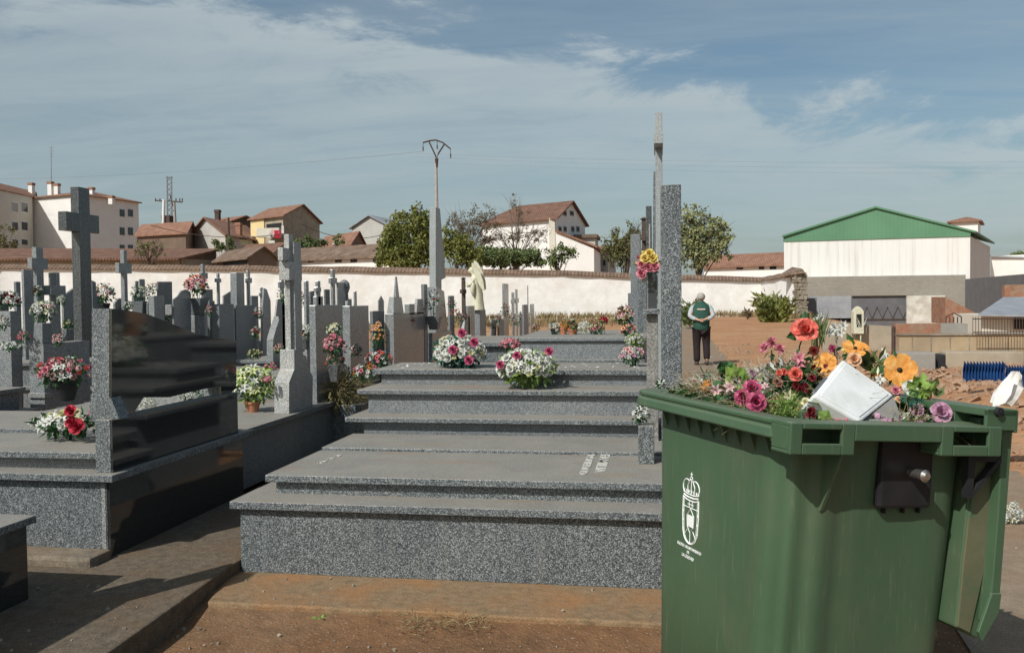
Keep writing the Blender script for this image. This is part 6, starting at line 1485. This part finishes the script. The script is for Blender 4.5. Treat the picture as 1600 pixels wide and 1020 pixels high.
# right side background
h = House('small white lookout block with a red tile cap behind the warehouse roof', (1486, 92), (1528, 91), (1532, 96), 345, 'white_render'); h.gable('BC', .5, 'tiles', e0=.45, e1=.45)
h = House('far flat white shed beyond the right side of the warehouse', (1548, 96), (1640, 92), (1650, 99), 396, 'white_render'); h.slab([h.A + V((-.2, -.3, .1)), h.B + V((.3, -.3, -.5)), h.C + V((.3, .3, -.5)), h.D + V((-.2, .3, .1))], 'corrugated')
m = MB(); a = at(1508, 436, Y=56); b = at(1625, 426, Y=44); 
m.hexa([V((a.x, 56, -2)), V((b.x, 44, -2)), V((b.x + .3, 44.2, -2)), V((a.x + .3, 56.2, -2))], [V((a.x, 56, a.z)), V((b.x, 44, b.z)), V((b.x + .3, 44.2, b.z)), V((a.x + .3, 56.2, a.z))])
obj('wall', m, 'grey_panel', label='tall dark grey wall running right from the warehouse corner', cat='wall')
m = MB(); pts = [(1477, 464), (1530, 492), (1530, 506), (1477, 506)]
q = [at(x, y, Y=41) for x, y in pts]; m.v = [p.copy() for p in q] + [p + V((0, 2, 0)) for p in q]; m.f = [(3, 2, 1, 0), (4, 5, 6, 7)] + [(i, (i + 1) % 4, (i + 1) % 4 + 4, i + 4) for i in range(4)]; m.m = [0] * 6
obj('brick_gable', m, 'brick_red', label='sloping red brick shed end right of the whitewashed section', cat='shed')
m = MB(); a = at(1570, 445, Y=39); b = at(1640, 470, Y=39); m.box(a.x, b.x, 39, 39.3, b.z - 1, a.z); obj('brick_wall', m, 'brick_red', label='patch of brick wall above the sheet-metal roof at the right edge', cat='wall')
r = root('shed', at(1560, 520, Y=33), 'cream shed with a grey sheet-metal roof and barred window at the right edge', 'shed')
a = at(1534, 492, Y=33); b = at(1640, 530, Y=33); obj('wall', boxes((a.x, b.x, 33, 36, -1.2, a.z)), 'cream_render', r)
q = [at(1528, 491, Y=32.6), at(1640, 493, Y=32.4), at(1640, 464, Y=37), at(1568, 464, Y=37)]; m = MB(); m.v = q + [p - V((0, 0, .06)) for p in q]; m.f = [(0, 1, 2, 3), (7, 6, 5, 4)] + [(i, i + 4, (i + 1) % 4 + 4, (i + 1) % 4) for i in range(4)]; m.m = [0] * 6; obj('roof', m, 'corrugated', r)
a = at(1584, 495, Y=32.95); b = at(1612, 514, Y=32.95); w_ = obj('window', boxes((a.x, b.x, 32.93, 32.99, b.z, a.z)), 'dark', r)
m = MB()
for k in range(7): m.tube([(a.x + (b.x - a.x) * k / 6, 32.9, b.z), (a.x + (b.x - a.x) * k / 6, 32.9, a.z)], .012, 4)
obj('window_bars', m, 'rust_iron', w_)
# retaining walls
a = at(1286, 500, Y=27); b = at(1398, 506, Y=27)
m = MB(); m.py([(a.x, -1.0), (b.x, -1.0), (b.x, at(1398, 510, Y=27).z), (at(1345, 503, Y=27).x, at(1345, 507, Y=27).z), (a.x, at(1288, 500, Y=27).z)], 27, 27.3)
obj('wall', m, 'tan_render', label='tan rendered retaining wall just above the heap of discarded flowers', cat='wall')
r = root('niche', at(1343, 512, Y=26.5), 'small pale arched stone niche on top of the tan retaining wall', 'niche')
m = MB(); a = at(1334, 505, Y=26.6); b = at(1350, 484, Y=26.6); cx_ = (a.x + b.x) / 2; rw = (b.x - a.x) / 2
m.py([(a.x, a.z - .3), (b.x, a.z - .3), (b.x, b.z - .05), (cx_ + rw * .5, b.z + .05), (cx_, b.z + .10), (cx_ - rw * .5, b.z + .05), (a.x, b.z - .05)], 26.6, 26.95); obj('body', m, 'cream_stone', r, bevel=.01)
obj('recess', boxes((cx_ - rw * .5, cx_ + rw * .5, 26.585, 26.61, a.z - .1, b.z - .12)), 'dark', r)
m = MB(); a = at(1405, 524, Y=24); b = at(1620, 530, Y=24); m.box(a.x, b.x, 24, 24.3, -1.2, a.z)
w_ = obj('wall', m, 'ochre_render', label='long ochre rendered wall with thin vertical joints at the right', cat='wall')
m = MB()
for k in range(9): x = a.x + .3 + k * .45; m.box(x, x + .02, 23.985, 24, -1, a.z - .02)
m.box(a.x - .02, b.x, 23.96, 24.32, a.z, a.z + .035); w_['wl'] = tuple(w_.location); obj('coping', m, 'stone_rubble', w_)
m = MB(); a = at(1400, 506, Y=25.5); b = at(1470, 523, Y=25.5); m.box(a.x, b.x, 25.5, 25.9, -.5, a.z); obj('brick_wall', m, 'brick_red', label='low brick course behind the ochre wall', cat='wall')
m = MB(); a = at(1462, 506, Y=26); b = at(1512, 523, Y=26); m.box(a.x, b.x, 26, 26.6, -.5, a.z); obj('concrete_block', m, 'grey_block', label='grey concrete slab stack behind the ochre wall, right of the brick course', cat='block')
m = MB(); a = at(1396, 510, Y=24.4); m.tube([(a.x, 24.4, -.6), (a.x, 24.4, a.z)], .05, 8); obj('post', m, 'rust_iron', label='short iron post between the tan and the ochre walls', cat='post')
# railing
r = root('railing', at(1560, 530, Y=23.6), 'rusty iron railing standing on the ochre wall at the right edge', 'railing')
m = MB(); a = at(1520, 497, Y=23.6); b = at(1625, 530, Y=23.6)
for z in (at(1540, 498, Y=23.6).z, at(1540, 519, Y=23.6).z): m.tube([(a.x, 23.6, z), (b.x, 23.6, z)], .014, 5)
obj('rail', m, 'rust_iron', r)
m = MB()
for k in range(24): x = a.x + (b.x - a.x) * k / 23; m.tube([(x, 23.6, at(1540, 524, Y=23.6).z), (x, 23.6, at(1540, 495, Y=23.6).z)], .008, 4)
obj('bars', m, 'rust_iron', r)
r = root('gate', at(1487, 520, Y=30), 'small wrought-iron gate with an arch in front of the brick shed end', 'gate')
m = MB(); a = at(1478, 495, Y=30); b = at(1502, 523, Y=30)
for k in range(5): x = a.x + (b.x - a.x) * k / 4; m.tube([(x, 30, b.z), (x, 30, a.z)], .02, 5)
m.tube([(a.x, 30, a.z), ((a.x + b.x) / 2, 30, a.z + .12), (b.x, 30, a.z)], .02, 5); m.tube([(a.x, 30, a.z - .25), (b.x, 30, a.z - .25)], .015, 5); obj('bars', m, 'rust_iron', r)

# ------------------------------------------------------------------ rubble slope, blue plastic, sack
random.seed(12)
m = MB()
for i in range(2600):
    x = U(3.2, 11.5); y = U(8, 21.5); z = ground(x, y)
    p = V((x, y, z)); s = .015 + .075 * R() ** 2; q = Euler((U(-.7, .7), U(-.7, .7), U(0, 6.3))).to_matrix().to_4x4()
    m.box(-s, s, -s * U(.4, .9), s * U(.4, .9), -.01, U(.012, .035), M4.Translation(p) @ q)
obj('rubble', m, ['rubble_mix'], label='scattered broken tiles and clods over the earth slope at the right', cat='rubble', kind='stuff')
m = MB()
for i in range(500):
    x = random.choice([U(1.6, 3.4), U(1.5, 8)]); y = U(6, 30); z = ground(x, y); s = U(.008, .03); q = Euler((U(0, 6), U(0, 6), U(0, 6))).to_matrix().to_4x4()
    m.box(-s, s, -s * .8, s * .8, -s * .6, s * .6, M4.Translation(V((x, y, z + s * .2))) @ q)
for i in range(420):
    x = U(-3.4, 1.2); y = random.choice([U(3.2, 4.5), U(3.2, 4.95)]); z = .07 if x < -2.47 else (0 if y > 4.45 else -.06); s = .002 + .009 * R() ** 4; q = Euler((U(0, 6), U(0, 6), U(0, 6))).to_matrix().to_4x4()
    m.box(-s, s, -s * .8, s * .8, -s * .6, s * .6, M4.Translation(V((x, y, z + s * .3))) @ q)
obj('pebbles', m, 'stone_rubble', label='small loose stones and grit scattered over the ground', cat='pebbles', kind='stuff')
# broken ledges along the slope top
for i, (x0, x1, y0, y1, Y, mt, lb) in enumerate(((1405, 1462, 551, 563, 20, 'grey_block', 'broken concrete slab with slots lying below the ochre wall, left piece'), (1462, 1478, 554, 562, 20.2, 'dark', 'dark hollow block between the broken slabs'), (1478, 1600, 550, 566, 20.6, 'tan_render', 'long crumbling ledge above the blue plastic'))):
    a = at(x0, y0, Y=Y); b = at(x1, y1, Y=Y); m = MB(); m.box(a.x, b.x, Y, Y + .5, b.z - .35, a.z); obj('slab_piece', m, mt, bevel=.02, label=lb, cat='slab')
r = root('blue_tarp', at(1550, 598, Y=13), 'torn blue corrugated plastic sheet with spiky edge at the right', 'plastic sheet')
for (xa_, xb_, yt, yb) in ((1504, 1568, 566, 592), (1570, 1625, 572, 600)):
    m = MB(); a = at(xa_, yt, Y=13.2); b = at(xb_, yb, Y=13.2); n = 26; row0 = []; 
    for k in range(n + 1):
        x = a.x + (b.x - a.x) * k / n; y = 13.2 + (.03 if k % 2 else -.03)
        m.v += [V((x, y, b.z - .02 + .05 * noise.noise(V((k * .5, 0, 0))))), V((x, y, (a.z + b.z) / 2)), V((x, y - .04, a.z + (.02 if k % 2 else -.03)))]
    m.f = [(3 * k + j, 3 * k + 3 + j, 3 * k + 4 + j, 3 * k + 1 + j) for k in range(n) for j in (0, 1)]; m.m = [0] * len(m.f)
    o = obj('sheet', m, 'blue_plastic', r); sd = o.modifiers.new('s', 'SOLIDIFY'); sd.thickness = .008
m = MB(); c = at(1580, 628, Y=8.5); k = 8.5 / 1430
for (dx, dz, rx, rz) in ((0, 0, 0, 0),):
    secs = [(1566, 632, 14), (1572, 618, 17), (1580, 602, 15), (1586, 590, 9), (1588, 583, 6)]
    n = 16
    for j, (x, y, rr) in enumerate(secs):
        cc = at(x, y, Y=8.5)
        for q in range(n): a = 2 * pi * q / n; f = 1 + .2 * cos(5 * a + j * 2) + .14 * cos(9 * a + j) + .25 * noise.noise(V((cos(a) * 2, sin(a) * 2, j * 1.7))); m.v.append(cc + V((cos(a) * rr * k * f, sin(a) * rr * k * f * .8, .02 * sin(3 * a))))
    m.f = [(i * n + q, i * n + (q + 1) % n, (i + 1) * n + (q + 1) % n, (i + 1) * n + q) for i in range(len(secs) - 1) for q in range(n)] + [tuple(range(n))[::-1], tuple(range((len(secs) - 1) * n, len(secs) * n))]; m.m = [0] * len(m.f)
obj('sack', m, 'white_sack', smooth=True, label='crumpled white plastic sack slumped on the slope behind the container lid', cat='sack')

# ------------------------------------------------------------------ poles and wires
r = root('power_pole', at(683, 440, Y=75), 'concrete power pole with a V-shaped metal crossarm and insulators', 'power pole')
Y = 75; top = at(681, 247, Y=Y); bot = at(684, 440, Y=Y); m = MB(); m.tube([V((bot.x, Y, 0)), top], [.24, .12], 8); obj('pole', m, 'pole_concrete', r)
m = MB(); J = [at(x, y, Y=Y) for x, y in ((661, 222), (681, 219), (704, 233))]; bs_ = at(682, 248, Y=Y)
m.tube([at(x, y, Y=Y) for x, y in ((661, 223), (672, 220), (681, 219), (692, 223), (704, 233))], .07, 6); m.tube([bs_, at(679, 240, Y=Y), at(670, 221, Y=Y)], .07, 6); m.tube([bs_, at(685, 240, Y=Y), at(694, 226, Y=Y)], .07, 6)
m.tube([at(682, 262, Y=Y), at(682, 248, Y=Y)], [.12, .17], 8); obj('crossarm', m, 'rust_iron', r)
for x, y in ((661, 223), (683, 220), (704, 234)):
    a = at(x, y, Y=Y); m = MB(); m.tube([a, a - V((0, 0, .75))], .025, 5)
    for k in range(3): m.lathe([(.03, 0), (.09, .03), (.03, .09)], a - V((0, 0, .45 + k * .12)), 8)
    obj('insulator', m, 'rust_iron', r)
def wire(label, pts, rr, sag=.5, mat='metal_grey'):
    a, b = pts; n = 24; m = MB(); m.tube([a.lerp(b, i / n) - V((0, 0, sag * 4 * (i / n) * (1 - i / n))) for i in range(n + 1)], rr, 4)
    return obj('wire', m, mat, label=label, cat='wire')
ins = at(661, 223, Y=75) - V((0, 0, .75))
wire('long power line from the V-shaped pole to the far left', (ins, at(-200, 278, Y=110)), .010, 1.0)
wa_ = [(950, 242, 1700, 252), (950, 247, 1700, 262), (950, 255, 1700, 270)]
for i, (x0, y0, x1, y1) in enumerate(wa_): wire(('uppermost', 'middle', 'lowest')[i] + ' of the three faint lines crossing the sky at right', (at(x0 - 300, y0 - 2, Y=130), at(x1, y1, Y=110)), .008, .6, 'metal_grey')
wire('sagging service cable between the low houses', (at(236, 352, Y=75), at(500, 352, Y=78)), .03, 1.1, 'rust_iron')
wire('sagging cable from the tan house to the pale blue-grey shed', (at(470, 350, Y=78), at(606, 364, Y=90)), .03, .9, 'rust_iron')
# transformer post cluster
r = root('transformer_mast', at(264, 400, Y=90), 'lattice transformer mast with twin posts, crossarms and insulators', 'transformer mast')
Y = 90; m = MB()
for x in (261, 268): m.tube([V((at(x, 388, Y=Y).x, Y, 0)), at(x, 276, Y=Y)], .07, 5)
for k in range(14):
    y = 276 + k * 8; m.tube([at(261, y, Y=Y), at(268, y + 8, Y=Y)], .035, 4); m.tube([at(268, y, Y=Y), at(261, y + 8, Y=Y)], .035, 4)
m.tube([at(259, 277, Y=Y), at(270, 277, Y=Y)], .05, 4); obj('lattice', m, 'metal_grey', r)
m = MB(); m.tube([V((at(256, 388, Y=Y).x, Y - 1, 0)), at(256, 312, Y=Y - 1)], [.2, .14], 8); obj('post', m, 'white_render', r)
m = MB(); m.tube([V((at(272, 388, Y=Y).x, Y + 1, 0)), at(272, 316, Y=Y + 1)], [.2, .14], 8); obj('post', m, 'pole_concrete', r)
m = MB(); m.tube([at(243, 313, Y=Y), at(258, 315, Y=Y)], .07, 5); m.tube([at(262, 314, Y=Y), at(285, 316, Y=Y)], .07, 5); m.tube([at(266, 305, Y=Y), at(270, 322, Y=Y)], .07, 5)
for x in (243, 250, 275, 281, 285): a = at(x, 315, Y=Y); m.tube([a, a + V((0, 0, .35))], .06, 5)
obj('crossarm', m, 'rust_iron', r)
a = at(259, 338, Y=Y); b = at(272, 352, Y=Y); obj('transformer', boxes((a.x, b.x, Y - .9, Y - .1, b.z, a.z)), 'rust_iron', r)
r = root('utility_pole', at(358, 395, Y=70), 'plain wooden utility pole before the grey gabled house', 'utility pole'); m = MB(); m.tube([V((at(358, 388, Y=72).x, 72, 0)), at(357, 340, Y=72)], [.12, .09], 6); obj('pole', m, 'rust_iron', r)

# ------------------------------------------------------------------ litter and small things
m = MB(); c = at(508, 968, Z=-.05)
for i in range(9): m.leaf(c + V((U(-.04, .04), U(-.02, .02), 0)), V((U(-1, 1), U(-.5, .5), .3)), .04, .012)
obj('leaf_litter', m, 'plastic_leaf_lime', label='tiny green plastic leaf scrap on the dirt before the nearest tomb', cat='litter')
m = MB()
for i in range(220):
    p = at(U(620, 760), U(960, 985), Z=-.01) + V((random.gauss(0, .03), random.gauss(0, .02), 0)); m.leaf(p, V((U(-1, 1), U(-1, 1), U(0, .5))), U(.03, .08), .002)
obj('dry_straw', m, 'dry_twigs', label='thin dry straw along the concrete edge in front of the nearest tomb', cat='straw', kind='stuff')
m = MB()
for i in range(26):
    p = at(U(1060, 1100), U(585, 600), Y=6.8); 
c = at(1075, 583, Z=.01); m.tube([c, c + V((.5, .3, .0)), c + V((.9, .1, .0))], .012, 5); m.tube([c + V((0, -.6, 0)), c + V((.4, -.45, 0))], .01, 5)
obj('fallen_branch', m, 'bark', label='thin fallen branches lying on the path beside the speckled stele', cat='branch')

# ------------------------------------------------------------------ light and sky
SUN_AZ = (-.50, -.866); EL = rad(43)
sd_ = V((SUN_AZ[0] * cos(EL), SUN_AZ[1] * cos(EL), sin(EL)))
ld = bpy.data.lights.new('sun', 'SUN'); ld.energy = 4.0; ld.angle = rad(.53); ld.color = (1, .975, .925)
lo_ = bpy.data.objects.new('sun', ld); C.objects.link(lo_); lo_.rotation_euler = (-sd_).to_track_quat('-Z', 'Y').to_euler()
w = bpy.data.worlds.new('World'); sc.world = w; w.use_nodes = True; nt = w.node_tree; bg = nt.nodes['Background']
sky = nt.nodes.new('ShaderNodeTexSky'); sky.sky_type = 'NISHITA'; sky.sun_disc = False; sky.sun_elevation = EL
sky.sun_rotation = math.atan2(SUN_AZ[0], SUN_AZ[1]); sky.air_density = 1.0; sky.dust_density = 2.2; sky.ozone_density = 1.6
tc = nt.nodes.new('ShaderNodeTexCoord'); sx = nt.nodes.new('ShaderNodeSeparateXYZ'); nt.links.new(tc.outputs['Generated'], sx.inputs[0])
zz = math_(nt, 'MAXIMUM', sx.outputs[2], .02); zz = math_(nt, 'ADD', zz, .12)
cx = nt.nodes.new('ShaderNodeCombineXYZ'); nt.links.new(math_(nt, 'DIVIDE', sx.outputs[0], zz), cx.inputs[0]); nt.links.new(math_(nt, 'DIVIDE', sx.outputs[1], zz), cx.inputs[1])
d1 = (RM @ V(((250 - 800) / F, (510 - 0) / F, -1))).normalized(); d2 = (RM @ V(((1600 - 800) / F, (510 - 205) / F, -1))).normalized(); nn = d2.cross(d1).normalized()
if nn.z < 0: nn = -nn
dp = nt.nodes.new('ShaderNodeVectorMath'); dp.operation = 'DOT_PRODUCT'; nt.links.new(tc.outputs['Generated'], dp.inputs[0]); dp.inputs[1].default_value = nn
wn = noisetex(nt, cx.outputs[0], 1.5, 9, .66, .5)
rot = nt.nodes.new('ShaderNodeMapping'); nt.links.new(cx.outputs[0], rot.inputs[0]); rot.inputs['Rotation'].default_value = (0, 0, rad(-28)); rot.inputs['Scale'].default_value = (.5, 1.8, 1)
st = noisetex(nt, rot.outputs[0], 1.3, 8, .62, .4)
e = math_(nt, 'ADD', math_(nt, 'MULTIPLY', dp.outputs['Value'], -1.0), math_(nt, 'MULTIPLY', math_(nt, 'SUBTRACT', wn.outputs[0], .5), .34))
band = nt.nodes.new('ShaderNodeMapRange'); band.interpolation_type = 'SMOOTHSTEP'; nt.links.new(e, band.inputs[0]); band.inputs[1].default_value = -.03; band.inputs[2].default_value = .035
fade = nt.nodes.new('ShaderNodeMapRange'); nt.links.new(e, fade.inputs[0]); fade.inputs[1].default_value = .03; fade.inputs[2].default_value = .22; fade.inputs[3].default_value = 1; fade.inputs[4].default_value = .72
cirr = ramp(nt, st.outputs[0], [(.38, (0, 0, 0)), (.72, (1, 1, 1))])
dens = math_(nt, 'MULTIPLY', math_(nt, 'MULTIPLY', band.outputs[0], fade.outputs[0]), math_(nt, 'MULTIPLY_ADD', cirr, .5, .46), clamp=True)
dens = math_(nt, 'MAXIMUM', dens, math_(nt, 'MULTIPLY', cirr, .42))
skc = mix(nt, 1.0, sky.outputs[0], (.86, .94, .93), 'MULTIPLY')
wisp = math_(nt, 'MULTIPLY', math_(nt, 'MULTIPLY', band.outputs[0], math_(nt, 'SUBTRACT', 1.0, ramp(nt, e, [(.02, (0, 0, 0)), (.13, (1, 1, 1))]))), ramp(nt, wn.outputs[0], [(.40, (0, 0, 0)), (.66, (.55,) * 3)]))
col = mix(nt, dens, mix(nt, 1.0, skc, (1.4, 1.38, 1.3), 'MULTIPLY'), (5.8, 6.85, 7.2))
col = mix(nt, wisp, col, (8.2, 8.9, 9.0))
nt.links.new(col, bg.inputs[0]); bg.inputs[1].default_value = .072
sc.view_settings.view_transform = 'Standard'; sc.view_settings.look = 'None'; sc.view_settings.exposure = 0; sc.view_settings.gamma = 1
sc.cycles.max_bounces = 6; sc.cycles.transparent_max_bounces = 6
for o in [o for o in bpy.data.objects if 'wl' in o]: del o['wl']
